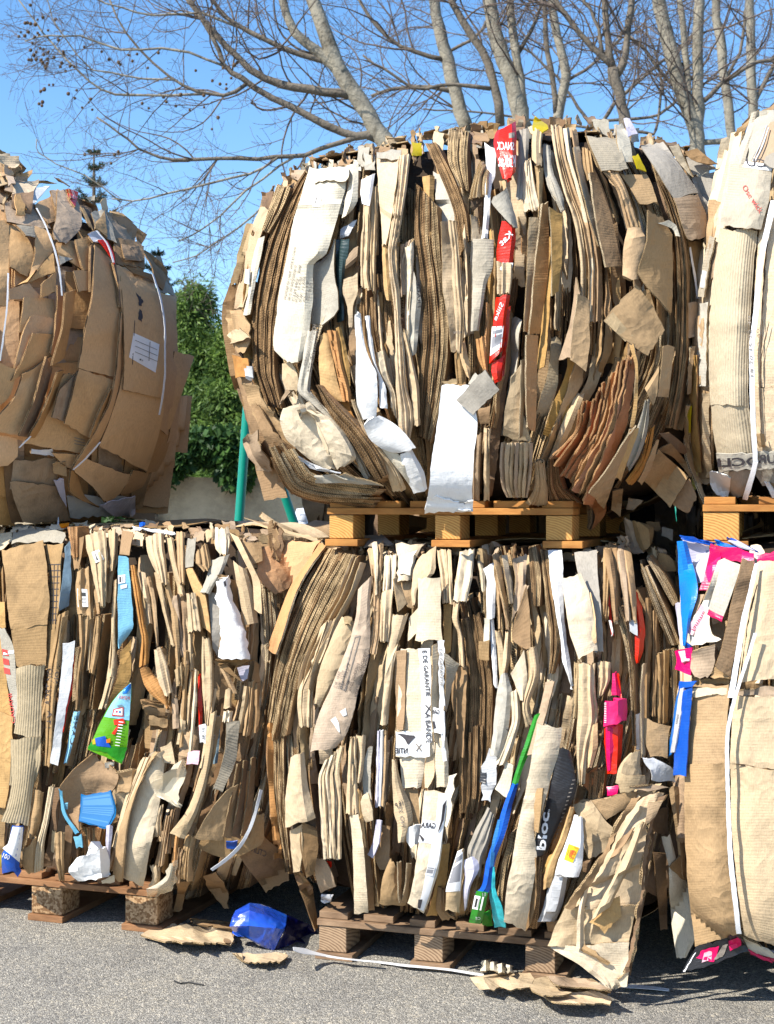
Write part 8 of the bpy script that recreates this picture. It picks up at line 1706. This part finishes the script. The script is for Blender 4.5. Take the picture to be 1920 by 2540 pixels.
# shiny blue pack
BLUE, tB, bB = new_mat('shiny_blue_film'); Lk = tB.links.new
tcB = N(tB, 'ShaderNodeTexCoord'); nB = N(tB, 'ShaderNodeTexNoise', Scale=7.0, Detail=3.0); Lk(tcB.outputs['Object'], nB.inputs['Vector'])
rB = ramp(tB, nB.outputs[0], [(0.35, (0.012, 0.05, 0.42)), (0.6, (0.015, 0.085, 0.52)), (0.75, (0.02, 0.14, 0.60))]); Lk(rB.outputs[0], bB.inputs['Base Color'])
bB.inputs['Roughness'].default_value = 0.24; bB.inputs['Specular IOR Level'].default_value = 0.8; bB.inputs['Coat Weight'].default_value = 0.7; bB.inputs['Coat Roughness'].default_value = .1
nB2 = N(tB, 'ShaderNodeTexNoise', Scale=20.0, Detail=4.0, Distortion=.6); Lk(tcB.outputs['Object'], nB2.inputs['Vector']); bpB = N(tB, 'ShaderNodeBump', Strength=.2, Distance=.012); Lk(nB2.outputs[0], bpB.inputs['Height']); Lk(bpB.outputs[0], bB.inputs['Normal'])
M['bluefilm'] = BLUE
o = thing('blue_pack', ground_at(690, 2350), 'shiny crushed blue plastic pack lying open on the asphalt between the pallets', 'packaging')
g0 = np.array(ground_at(600, 2335)); g1 = np.array(ground_at(780, 2352)); g1 = g0 + (g1 - g0) * 1.0
axis = g1 - g0; axis = axis / np.linalg.norm(axis); side_ = np.array([-axis[1], axis[0], 0.0]); up_ = np.array([0, 0, 1.0])
BP = Plane3(np.array(ground_at(660, 2350)) + np.array([0, 0, 0.05]), (0.12, -1, 0.0))
CUR['root'] = o
patch([[(185, 330, -.02), (150, 400, .02), (125, 490, .03), (160, 540, .0)], [(330, 250, -.05), (330, 330, .03), (320, 485, .07), (300, 610, .02)], [(440, 262, -.08), (520, 385, .02), (500, 505, .085), (440, 690, .03)], [(560, 300, -.09), (620, 430, .015), (600, 512, .095), (510, 722, .03)], [(730, 378, -.08), (712, 472, .02), (692, 525, .06), (582, 750, .03)]], 'bluefilm', 'film_wrap', BP, 'U', seed=4, amp=.003)
patch([[(730, 378, -.08), (708, 480, .02), (690, 560, .055), (584, 748, .03)], [(830, 425, -.10), (800, 520, -.06), (780, 600, -.02), (740, 690, .02)], [(940, 466, -.12), (910, 540, -.14), (880, 620, -.10), (825, 645, -.01)], [(1035, 560, -.14), (1035, 610, -.14), (1035, 660, -.12), (1035, 715, -.05)]], 'shade_navy', 'open_flap', BP, 'U', seed=9, amp=.004)  # dark blue carries the shade inside the open pack
patch([[(160, 525, -.04), (150, 560, -.02), (200, 595, .0)], [(300, 560, -.06), (300, 590, -.03), (330, 605, .0)]], 'bluefilm', 'torn_flap', BP, 'U', seed=3, amp=.004)

o = thing('wire_scrap', ground_at(465, 2441), 'small dark bent wire lying alone on the bare asphalt', 'wire')
WIRE = plain_mat('dark_wire', (0.02, 0.02, 0.02), rough=.5, bump=0)
m = MB(); m.tube([np.array(ground_at(a, b)) + np.array([0, 0, .004]) for a, b in ((432, 2436), (448, 2442), (470, 2440), (505, 2446))], .0025, n=6); m.build('wire', WIRE, o, smooth=True)
# ------------------------------------------------------------------ behind the bales: wall, hedge, trees, swing frame, bin
def px3(px, py, Y):
    return np.array([(px - CX) / FPX * Y, Y, 1.5 - (py - HY) / FPX * Y])

def stucco():
    m, t, b = new_mat('stucco'); L = t.links.new
    tc = N(t, 'ShaderNodeTexCoord')
    n1 = N(t, 'ShaderNodeTexNoise', Scale=1.6, Detail=8.0, Roughness=0.75); L(tc.outputs['Object'], n1.inputs['Vector'])
    n2 = N(t, 'ShaderNodeTexNoise', Scale=45.0, Detail=4.0); L(tc.outputs['Object'], n2.inputs['Vector'])
    r = ramp(t, n1.outputs[0], [(0.3, (0.27, 0.21, 0.135)), (0.5, (0.46, 0.365, 0.235)), (0.7, (0.55, 0.44, 0.29))]); L(r.outputs[0], b.inputs['Base Color'])
    b.inputs['Roughness'].default_value = 0.95
    bp = N(t, 'ShaderNodeBump', Strength=0.5, Distance=0.02); L(n2.outputs[0], bp.inputs['Height']); L(bp.outputs[0], b.inputs['Normal'])
    return m
WY = 13.0
o = thing('garden_wall', (-3, WY, 0), 'sunlit beige stucco wall below the dark green hedge', 'wall')
mb = MB()
xs = np.linspace(-14, 16, 61)
top = 1.74 + 0.05 * np.sin(xs * 1.3) + 0.0 * xs
for i in range(60):
    mb.box((xs[i], WY, -0.05), (xs[i + 1] - xs[i], 0, 0), (0, 0.3, 0), (0, 0, top[i] + 0.05))
V = np.concatenate(mb.V); 
# one continuous wall slab with a slightly uneven crest
Vf = []; Qf = []
for i, x in enumerate(xs):
    Vf += [(x, WY, -0.05), (x, WY, top[i]), (x, WY + 0.3, top[i]), (x, WY + 0.3, -0.05)]
for i in range(60):
    a = i * 4
    for k in range(3): Qf.append((a + k, a + k + 1, a + k + 5, a + k + 4))
link('wall_face', mk_mesh('wall_face', Vf, Qf, [stucco()], smooth=False), o)

# --- leaves
def leaf_mat(name, c1, c2, trans=0.35):
    m, t, b = new_mat(name); L = t.links.new
    at = N(t, 'ShaderNodeAttribute', attribute_name='tint')
    r = ramp(t, at.outputs['Fac'], [(0.0, c1), (1.0, c2)]); L(r.outputs[0], b.inputs['Base Color'])
    b.inputs['Roughness'].default_value = 0.55; b.inputs['Specular IOR Level'].default_value = 0.35
    tr = t.nodes.new('ShaderNodeBsdfTranslucent'); L(r.outputs[0], tr.inputs[0])
    mx = t.nodes.new('ShaderNodeMixShader'); mx.inputs[0].default_value = trans
    L(b.outputs[0], mx.inputs[1]); L(tr.outputs[0], mx.inputs[2]); L(mx.outputs[0], t.nodes['Material Output'].inputs[0])
    return m
LEAF1 = leaf_mat('cypress_leaf', (0.02, 0.055, 0.018), (0.24, 0.37, 0.075)); LEAF2 = leaf_mat('fir_needle', (0.02, 0.045, 0.025), (0.05, 0.09, 0.04)); LEAF3 = leaf_mat('ivy_leaf', (0.02, 0.05, 0.015), (0.07, 0.15, 0.03))  # wide cypress tint range also paints sunlit clumps and deep shade between them
BARK = plain_mat('bark', (0.13, 0.10, 0.07), rough=0.9, bump=0.8, scale=25, var=0.4)

def sprays(rng, centers, rad, per, size, droop=0.5, aspect=2.6):
    """leaf-sized quads in loose clumps round each centre"""
    n = len(centers) * per
    c = np.repeat(centers, per, 0); r = np.repeat(rad, per)[:, None]
    d = rng.normal(0, 1, (n, 3)); d /= np.linalg.norm(d, axis=1)[:, None]
    p = c + d * r * rng.uniform(0.35, 1.0, (n, 1)) ** 0.6
    ax = d * 0.8 + rng.normal(0, 0.6, (n, 3)); ax[:, 2] -= droop; ax /= np.linalg.norm(ax, axis=1)[:, None]
    sd = np.cross(ax, rng.normal(0, 1, (n, 3))); sd /= np.linalg.norm(sd, axis=1)[:, None] + 1e-9
    L = size * rng.uniform(0.6, 1.5, (n, 1)); Wd = L / aspect
    V = np.stack([p - sd * Wd * 0.3, p + ax * L * 0.5 - sd * Wd * 0.5, p + ax * L, p + ax * L * 0.5 + sd * Wd * 0.5], 1).reshape(-1, 3)
    Q = np.arange(n * 4).reshape(n, 4)
    tn = np.clip(np.repeat(rng.uniform(0, 1, len(centers)) ** 1.3, per) * 0.75 + rng.uniform(0, 0.25, n), 0, 1)
    return V, Q, np.repeat(tn, 4)

def conifer(px, Y, half_w, ztop, zbot, seed, label, n=260, lean=0.0):
    rng = np.random.default_rng(seed)
    x0 = (px - CX) / FPX * Y
    o = thing('cypress_tree', (x0, Y, 0), label, 'tree', 'cypresses in the hedge behind the wall')
    m = MB(); m.tube([(x0, Y, 0), (x0 + .02, Y, ztop * .5), (x0 + lean, Y, ztop * .95)], [0.12, 0.08, 0.02]); m.build('trunk', BARK, o, smooth=True)
    z = zbot + (ztop - zbot) * rng.uniform(0, 1, n) ** 1.15
    f = (z - zbot) / (ztop - zbot)
    prof = half_w * np.clip(1.15 * (1 - f) ** 0.65, 0.05, 1) * (0.75 + 0.35 * np.sin(f * 17 + seed) ** 2)
    ang = rng.uniform(0, 2 * math.pi, n); rr = prof * rng.uniform(0.45, 1.05, n)
    cs = np.stack([x0 + lean * f + rr * np.cos(ang), Y + rr * np.sin(ang) * 0.8, z], 1)
    V, Q, T = sprays(rng, cs, np.full(n, 0.16) * rng.uniform(0.6, 1.4, n), 150, 0.06, aspect=3.6)
    link('crown', mk_mesh('crown', V, Q, [LEAF1], None, None, T, smooth=False), o)
conifer(482, 15.2, 0.6, 3.62, 1.1, 1, 'bright green cypress tip rising highest between the two upper bales', 330)
conifer(585, 15.0, 0.75, 3.22, 1.0, 2, 'darker cypress beside the left edge of the rounded upper middle bale', 330)
conifer(395, 15.4, 0.75, 3.5, 1.0, 3, 'cypress half hidden behind the right edge of the shaded upper bale', 300)
conifer(690, 15.3, 0.8, 3.1, 1.0, 4, 'cypress hidden mostly by the rounded upper middle bale', 260)
conifer(300, 15.6, 0.8, 3.0, 0.9, 5, 'cypress behind the shaded upper bale, hardly visible', 220)
# --- ivy over the wall's left part
rng = np.random.default_rng(9)
o = thing('ivy_plant', px3(400, 1240, WY - .1), 'dark ivy spilling over the left part of the beige wall', 'ivy')
cs = []
for i in range(230):
    px = rng.uniform(250, 640)
    lim = 1130 + (110 * max(0, (470 - px) / 130) if px < 470 else 0)
    if px > 560: lim = 1190 if px < 600 else 1140
    py = 1090 + (lim - 1090) * rng.uniform(0, 1) ** 0.8
    cs.append(px3(px, py, WY - rng.uniform(0.02, 0.22)))
V, Q, T = sprays(rng, np.array(cs), np.full(len(cs), 0.12), 60, 0.06, droop=.8, aspect=1.3)
link('foliage', mk_mesh('foliage', V, Q, [LEAF3], None, None, T, smooth=False), o)
m = MB(); m.tube([px3(400, 1330, WY - .05), px3(380, 1250, WY - .04), px3(420, 1150, WY - .04)], [0.02, 0.015, 0.01]); m.build('stem', BARK, o, smooth=True)

# --- fir behind the shaded bale
def fir(px, pytop, Y, h, label, seed, spread=0.32, n=13):
    rng = np.random.default_rng(seed)
    tip = px3(px, pytop, Y); x0 = tip[0]; zt = tip[2]
    o = thing('fir_tree', (x0, Y, 0), label, 'tree')
    m = MB(); m.tube([(x0, Y, 0), (x0, Y, zt * .6), tuple(tip)], [0.10, 0.06, 0.008]); m.build('trunk', BARK, o, smooth=True)
    mb = MB(); P = []; A = []
    for k in range(n):
        z = zt - 0.10 - k * h / n
        L = 0.06 + spread * (k / n) ** 0.8 * 1.6
        for j in range(6):
            a = rng.uniform(0, 6.28); l = L * rng.uniform(0.7, 1.15)
            e = np.array([math.cos(a) * l, math.sin(a) * l, l * rng.uniform(0.25, 0.6)])
            b0 = np.array([x0, Y, z]); b1 = b0 + e * np.array([.5, .5, .25]); b2 = b0 + e
            mb.tube([b0, b1, b2], [0.010, 0.007, 0.003], n=5)
            for q in np.linspace(0.15, 1, max(6, int(l * 70))):
                c = b0 * (1 - q) ** 2 + 2 * q * (1 - q) * b1 + q * q * b2
                P.append(c); A.append(e / np.linalg.norm(e))
    mb.build('branches', BARK, o, smooth=True)['kind'] = 'stuff'
    P = np.array(P); A = np.array(A); per = 7
    c = np.repeat(P, per, 0); ax = np.repeat(A, per, 0) * 0.7 + rng.normal(0, 0.55, (len(c), 3)); ax /= np.linalg.norm(ax, axis=1)[:, None]
    sd = np.cross(ax, rng.normal(0, 1, ax.shape)); sd /= np.linalg.norm(sd, axis=1)[:, None]
    Ln = rng.uniform(0.03, 0.06, (len(c), 1)); wd = 0.006
    V = np.stack([c - sd * wd, c + ax * Ln * .6 - sd * wd, c + ax * Ln, c + ax * Ln * .6 + sd * wd], 1).reshape(-1, 3)
    link('crown', mk_mesh('crown', V, np.arange(len(V)).reshape(-1, 4), [LEAF2], None, None, np.repeat(rng.uniform(0, 1, len(c)), 4), smooth=False), o)
fir(233, 360, 17.0, 2.4, 'slim fir tip poking up behind the shaded upper bale', 3)
fir(392, 612, 17.5, 1.6, 'fir shoot just right of the shaded bale above the hedge', 4, spread=0.3, n=8)

# --- swing frame and bin
GREEN = plain_mat('green_paint', (0.0, 0.20, 0.14), rough=0.35, bump=0.02, var=0.05)
o = thing('swing_frame', px3(640, 1240, 8.0) * np.array([1, 1, 0]), 'green tubular A-frame of a swing behind the bales', 'swing')
def ext(a, b, Y, z):      # picture line through a,b at depth Y continued to height z
    A, B = px3(*a, Y), px3(*b, Y); k = (z - A[2]) / (B[2] - A[2]); return A + (B - A) * k
ap = (617, 966)
for Yd, b in ((8.0, (592, 1307)), (8.6, (737, 1320))):
    tp = px3(*ap, 8.3); A0 = ext(ap, b, Yd, 0.0)
    if Yd < 8.2: tp2 = px3(*ap, 8.2)
    else: tp2 = px3(*ap, 8.4)
    m = MB(); m.tube([A0, (A0 + tp2) / 2, tp2], 0.026, n=16); m.build('leg', GREEN, o, smooth=True)
tp = px3(*ap, 8.3)
m = MB(); m.tube([tp, tp + np.array([1.1, 0.5, 0.0]), tp + np.array([2.4, 1.1, 0.0])], 0.03, n=16); m.build('crossbar', GREEN, o, smooth=True)
for s_ in (-1, 1):
    q = tp + np.array([2.4, 1.1, 0.0]); m = MB(); m.tube([q, q + np.array([0.25 * s_, -.4 * s_, -q[2] / 2]), q + np.array([0.5 * s_, -.8 * s_, -q[2]])], 0.026, n=16); m.build('leg', GREEN, o, smooth=True)
PLW = plain_mat('white_plastic', (0.68, 0.71, 0.78), rough=0.4, bump=0.02, var=0.04)
Yb = 9.0
o = thing('plastic_bin', px3(752, 1240, Yb) * np.array([1, 1, 0]), 'pale plastic bin with a hooded lid by the beige wall', 'bin')
c = px3(752, 1240, Yb); r_ = 17 / FPX * Yb
def lathe(mb, cx, cy, prof, n=28, sq=0.0):
    K = len(prof); V = []
    for r, z in prof:
        for j in range(n):
            a = 2 * math.pi * j / n; V.append((cx + r * math.cos(a), cy + r * math.sin(a), z))
    i, j = np.meshgrid(np.arange(K - 1), np.arange(n), indexing='ij'); f = (i * n + j).ravel(); g = (i * n + (j + 1) % n).ravel()
    mb.add(V, np.stack([f, g, g + n, f + n], 1))
zb = px3(752, 1292, Yb)[2]; zt = px3(752, 1262, Yb)[2]
m = MB(); lathe(m, c[0], c[1], [(r_ * .7, 0.0), (r_ * .92, zb * .95), (r_ * .92, zb)]); m.build('body', PLW, o, smooth=True)
m = MB(); lathe(m, c[0], c[1], [(r_ * 1.0, zb), (r_ * 1.12, zb + .01), (r_ * 1.12, zt - .02), (r_ * .95, zt), (0.001, zt + .005)]); m.build('lid', PLW, o, smooth=True)
m = MB(); m.box(c + np.array([-r_ * .6, -r_ * 1.16, zb - 1.5 + .03]), (r_ * 1.2, 0, 0), (0, .05, 0), (0, 0, .045)); m.build('lid_rim', PLW, o, bevel=.01)

# ------------------------------------------------------------------ plane trees
def plane_bark(name, base, dark):
    m, t, b = new_mat(name); L = t.links.new
    tc = N(t, 'ShaderNodeTexCoord')
    n1 = N(t, 'ShaderNodeTexNoise', Scale=5.5, Detail=5.0, Roughness=0.65, Distortion=0.8); L(tc.outputs['Object'], n1.inputs['Vector'])
    n2 = N(t, 'ShaderNodeTexNoise', Scale=40.0, Detail=3.0); L(tc.outputs['Object'], n2.inputs['Vector'])
    r = ramp(t, n1.outputs[0], [(0.32, dark), (0.46, base), (0.62, tuple(min(1, c * 1.3) for c in base))]); L(r.outputs[0], b.inputs['Base Color'])
    b.inputs['Roughness'].default_value = 0.85
    bp = N(t, 'ShaderNodeBump', Strength=0.5, Distance=0.02); L(n2.outputs[0], bp.inputs['Height']); L(bp.outputs[0], b.inputs['Normal'])
    return m
PB1 = plane_bark('plane_bark_pale', (0.215, 0.195, 0.15), (0.085, 0.072, 0.05)); PB2 = plane_bark('plane_bark_dark', (0.12, 0.10, 0.075), (0.06, 0.048, 0.034))
TWIG = plain_mat('twig', (0.12, 0.092, 0.075), rough=0.9, bump=0, var=0.3, scale=4)
SEED = plain_mat('seed_ball', (0.10, 0.06, 0.03), rough=0.95, bump=0.6, scale=60)

def smooth_path(p, n):
    R, _ = lerp_rows(np.concatenate([p[:, :2], p[:, 2:], np.zeros((len(p), 1))], 1), n, True)
    return R[:, :3]

class Tree:
    def __init__(s, Y, px, label, bark, seed):
        s.Y = Y; s.bark = bark; s.rng = np.random.default_rng(seed)
        s.o = thing('plane_tree', ((px - CX) / FPX * Y, Y, 0), label, 'tree', 'bare plane trees behind the bales')
        s.tw = MB(); s.tips = []
    def limb(s, pts, r0, r1, name='limb', twigs=6, dz=None, mat=None, lens=(0.5, 1.6), lvl=2, side=None, tmin=0.2):
        """pts = picture points (px,py) or (px,py,depth offset)"""
        P = np.array([px3(p[0], p[1], s.Y + (p[2] if len(p) > 2 else 0)) for p in pts])
        n = max(8, int(np.linalg.norm(np.diff(P, axis=0), axis=1).sum() / 0.12))
        P = smooth_path(P, n)
        P += s.rng.normal(0, 1, P.shape) * 0.006
        rad = np.linspace(r0, r1, n) * 0.87 * (1 + s.rng.normal(0, .05, n)) * s.Y / FPX
        m = MB(); m.tube(P, rad, n=10); m.build(name, mat or s.bark, s.o, smooth=True, sharp=0)
        s.sprout(P, rad, twigs, lens, lvl, side, tmin)
        return P
    def sprout(s, P, rad, k, lens, lvl, side=None, tmin=0.2):
        rng = s.rng; n = len(P)
        for q in np.sort(rng.uniform(tmin, 1.0, k)):
            i = min(n - 2, int(q * (n - 1)))
            T = P[min(n - 1, i + 1)] - P[max(0, i - 1)]; T /= np.linalg.norm(T) + 1e-9
            d = rng.normal(0, 1, 3); d[1] *= 0.6; d -= T * (d @ T); d /= np.linalg.norm(d) + 1e-9
            if side is not None and d[0] * side < 0: d[0] *= -1
            d = d * rng.uniform(0.6, 1.0) + T * rng.uniform(0.4, 0.9); d /= np.linalg.norm(d)
            L = rng.uniform(*lens) * (1.1 - 0.5 * q)
            m = max(5, int(L / 0.09)); st = L / m
            pts = [P[i]]; v = d.copy(); bend = rng.normal(0, 0.06, 3) + np.array([0, 0, 0.03])
            for _ in range(m):
                v = v + bend + rng.normal(0, 0.13, 3); v /= np.linalg.norm(v); pts.append(pts[-1] + v * st)
            pts = np.array(pts); r0 = min(rad[i] * 0.5, 0.0078 * (0.62 ** (2 - lvl)) * (0.6 + 0.5 * L)); rr = np.linspace(r0, max(0.0015, r0 * 0.25), len(pts))
            s.tw.tube(pts, rr, n=4, cap=False)
            s.tips.append(pts[-1])
            if lvl > 0: s.sprout(pts, rr, int(rng.integers(3, 6)), (lens[0] * 0.45, lens[1] * 0.45), lvl - 1)
    def done(s, balls=None):
        o = s.tw.build('twigs', TWIG, s.o, smooth=True, sharp=0); o['kind'] = 'stuff'
        if balls:
            m = MB(); lathe(m, 0, 0, [(0.001, -.013), (.009, -.010), (.013, 0), (.009, .010), (.001, .013)], n=8)
            me = mk_mesh('seed_ball', np.concatenate(m.V), np.concatenate(m.Q), [SEED], smooth=True, sharp=0)
            for p in balls:
                b = bpy.data.objects.new('seed_ball', me); COL.objects.link(b); b.parent = s.o; b.location = Vector(p) - s.o.location
                k = s.rng.uniform(.8, 1.3); b.scale = (k, k, k)

def basetrunk(T, px, py, r, py2=None):      # from the ground up to where the trunk shows
    z0 = px3(px, HY, T.Y); z0[2] = 0
    top = px3(px, py, T.Y)
    m = MB(); m.tube([z0, (z0 + top) / 2 + np.array([.03, 0, 0]), top], np.array([r * 1.5, r * 1.2, r]) * T.Y / FPX, n=12); m.build('trunk', T.bark, T.o, smooth=True, sharp=0)

t1 = Tree(12.0, 985, 'large plane tree leaning left with long bare branches over the gap between the upper bales', PB1, 11)
basetrunk(t1, 985, 395, 31)
t1.limb([(985, 395), (950, 345), (905, 270), (850, 185), (815, 100), (775, 0), (750, -90)], 30, 17, 'limb', 5)
t1.limb([(850, 185), (800, 140), (745, 95), (705, 30), (690, -60)], 17, 11, twigs=5)
t1.limb([(935, 345), (880, 335), (800, 305), (700, 255), (615, 205), (560, 165), (530, 95), (460, -10)], 13, 5, twigs=10, mat=PB2)
t1.limb([(880, 235), (800, 225), (720, 215), (640, 185), (570, 120), (510, 55), (450, -30)], 14, 7, twigs=9, mat=PB2)
t1.limb([(830, 155), (760, 140), (680, 110), (600, 70), (550, 30), (500, -40)], 9, 5, twigs=8, mat=PB2)
t1.limb([(905, 335), (820, 362), (740, 385), (650, 392), (540, 394), (420, 393), (360, 375), (300, 330), (240, 290)], 8, 2.5, twigs=14, mat=PB2)
t1.limb([(615, 205), (560, 236), (500, 230), (440, 200), (370, 145), (310, 80), (270, 0)], 6, 2.5, twigs=12, mat=PB2, lens=(.5, 1.3))
t1.limb([(500, 230), (400, 237), (300, 236), (220, 200), (150, 130), (90, 60), (40, -10)], 4, 2, twigs=12, lens=(.4, 1.1))
t1.limb([(560, 165), (470, 130), (400, 120), (300, 125), (200, 90), (120, 90), (60, 100)], 4, 2, twigs=12, lens=(.4, 1.1))
t1.limb([(690, 395), (620, 430), (520, 455), (420, 480), (330, 500), (280, 495)], 4, 2, twigs=12, lens=(.4, 1.2))
t1.limb([(740, 385), (640, 450), (560, 520), (500, 570), (440, 600)], 3.5, 1.8, twigs=10, lens=(.4, 1.1))
t1.limb([(680, 480), (600, 560), (540, 600), (480, 640), (430, 650)], 3, 1.6, twigs=10, lens=(.3, 1.0))
t1.limb([(440, 200), (330, 190), (230, 170), (140, 60), (110, -20)], 3, 1.6, twigs=9, lens=(.4, 1.1))
t1.limb([(300, 500), (220, 440), (120, 400), (95, 380), (92, 345)], 2.2, 1.4, twigs=4, lens=(.3, .8))
t1.limb([(600, 70), (480, 30), (380, 40), (280, 10), (200, -30)], 4, 2, twigs=9)
rb = np.random.default_rng(77); balls = []
for (px, py, sx, sy, k) in [(95, 60, 45, 50, 16), (110, 130, 45, 45, 18), (150, 160, 50, 30, 12), (110, 220, 25, 50, 10), (215, 255, 40, 25, 7), (330, 160, 80, 70, 9), (400, 255, 60, 25, 6), (560, 200, 70, 90, 9), (280, 380, 50, 30, 4), (500, 280, 120, 60, 6)]:
    for _ in range(k): balls.append(px3(rb.normal(px, sx * .6), rb.normal(py, sy * .6), 12.0 + rb.uniform(-.4, .4)))
t1.done(balls[:98])
def simple_tree(Y, label, seed, px, py, r, limbs, bark=PB1):
    T = Tree(Y, px, label, bark, seed); basetrunk(T, px, py, r)
    for l in limbs: T.limb(*l[:3], twigs=l[3] + 1, mat=l[4] if len(l) > 4 else None, lens=(.6, 1.7))
    T.done()
simple_tree(14.0, 'pale plane trunk leaning left behind the white board bale', 21, 1160, 330, 22, [([(1160, 335), (1135, 250), (1105, 130), (1080, 30), (1065, -60)], 22, 15, 6), ([(1130, 230), (1060, 215), (980, 220), (920, 240)], 8, 4, 8, PB2), ([(1105, 130), (1180, 90), (1220, 20), (1230, -40)], 5, 4, 6, PB2), ([(1110, 150), (1000, 120), (930, 60), (880, -20)], 7, 4, 8, PB2)])
simple_tree(13.2, 'thick grey plane trunk above the red snack wrapper', 22, 1300, 320, 27, [([(1300, 320), (1285, 260), (1250, 150), (1225, 60), (1205, -60)], 27, 18, 6), ([(1295, 260), (1288, 170), (1270, 60), (1262, -50)], 14, 11, 6), ([(1286, 130), (1320, 70), (1345, 0), (1350, -40)], 6, 4, 6, PB2), ([(1245, 310), (1220, 180), (1175, 90), (1120, 0), (1110, -30)], 14, 8, 8, PB2), ([(1220, 220), (1120, 210), (1040, 220), (960, 180), (900, 140)], 6, 3, 8, PB2)])
simple_tree(15.0, 'slim twin-stemmed plane trunk above the grey corrugated flap', 23, 1385, 320, 17, [([(1385, 320), (1390, 250), (1405, 190), (1388, 110), (1372, 30), (1360, -60)], 15, 11, 6), ([(1380, 280), (1370, 200), (1358, 110), (1352, 20), (1350, -40)], 9, 6, 6, PB2), ([(1400, 205), (1470, 160), (1540, 90), (1580, 10)], 5, 3, 7, PB2)])
simple_tree(12.6, 'dark three-forked plane tree in the middle of the group', 24, 1555, 330, 17, [([(1555, 330), (1540, 250), (1518, 170)], 18, 15, 4), ([(1518, 170), (1505, 90), (1500, 0), (1490, -60)], 11, 8, 5), ([(1518, 165), (1480, 130), (1420, 60), (1385, 10), (1350, -50)], 10, 6, 8), ([(1530, 190), (1555, 120), (1563, 30), (1580, -60)], 12, 8, 6), ([(1495, 145), (1480, 60), (1440, -20)], 6, 4, 5)], bark=PB2)  # dark bark paints the shade this tree stands in
simple_tree(13.6, 'stout plane trunk with two upright forks left of the strapped upper bale', 25, 1735, 400, 24, [([(1735, 400), (1725, 330), (1690, 230), (1660, 110), (1635, 0), (1625, -60)], 22, 17, 6), ([(1735, 345), (1732, 240), (1730, 110), (1735, 0), (1745, -50)], 17, 13, 6), ([(1725, 320), (1705, 200), (1695, 90), (1680, -30)], 10, 8, 6), ([(1745, 250), (1800, 200), (1870, 160), (1940, 140)], 7, 5, 8, PB2), ([(1700, 240), (1640, 180), (1590, 110), (1560, 90)], 6, 4, 7, PB2), ([(1740, 355), (1800, 350), (1880, 330), (1960, 320)], 9, 7, 6)])
simple_tree(16.0, 'straight plane trunk close to the frame, left of the last one', 26, 1818, 380, 14, [([(1818, 380), (1805, 260), (1788, 110), (1770, -30), (1768, -60)], 14, 11, 8), ([(1800, 200), (1840, 110), (1850, 20), (1870, -40)], 5, 4, 6, PB2)])
simple_tree(15.4, 'plane trunk nearest the right frame edge', 27, 1872, 320, 16, [([(1872, 320), (1866, 200), (1862, 90), (1858, -60)], 15, 12, 9), ([(1868, 260), (1910, 180), (1950, 90)], 7, 5, 7, PB2)])
simple_tree(17.0, 'thin plane saplings crossing behind the trunks above the middle bale', 28, 1480, 330, 10, [([(1480, 330), (1430, 260), (1370, 180), (1300, 120), (1200, 80)], 5, 3, 10, PB2), ([(1480, 330), (1530, 250), (1600, 190), (1680, 120), (1760, 40)], 6, 3, 10, PB2), ([(1480, 300), (1620, 290), (1700, 230), (1820, 170)], 5, 3, 10, PB2), ([(1480, 320), (1340, 300), (1200, 280), (1050, 270)], 4, 2.5, 10, PB2), ([(1470, 320), (1620, 330), (1640, 200), (1600, 60)], 5, 3, 8, PB2)])
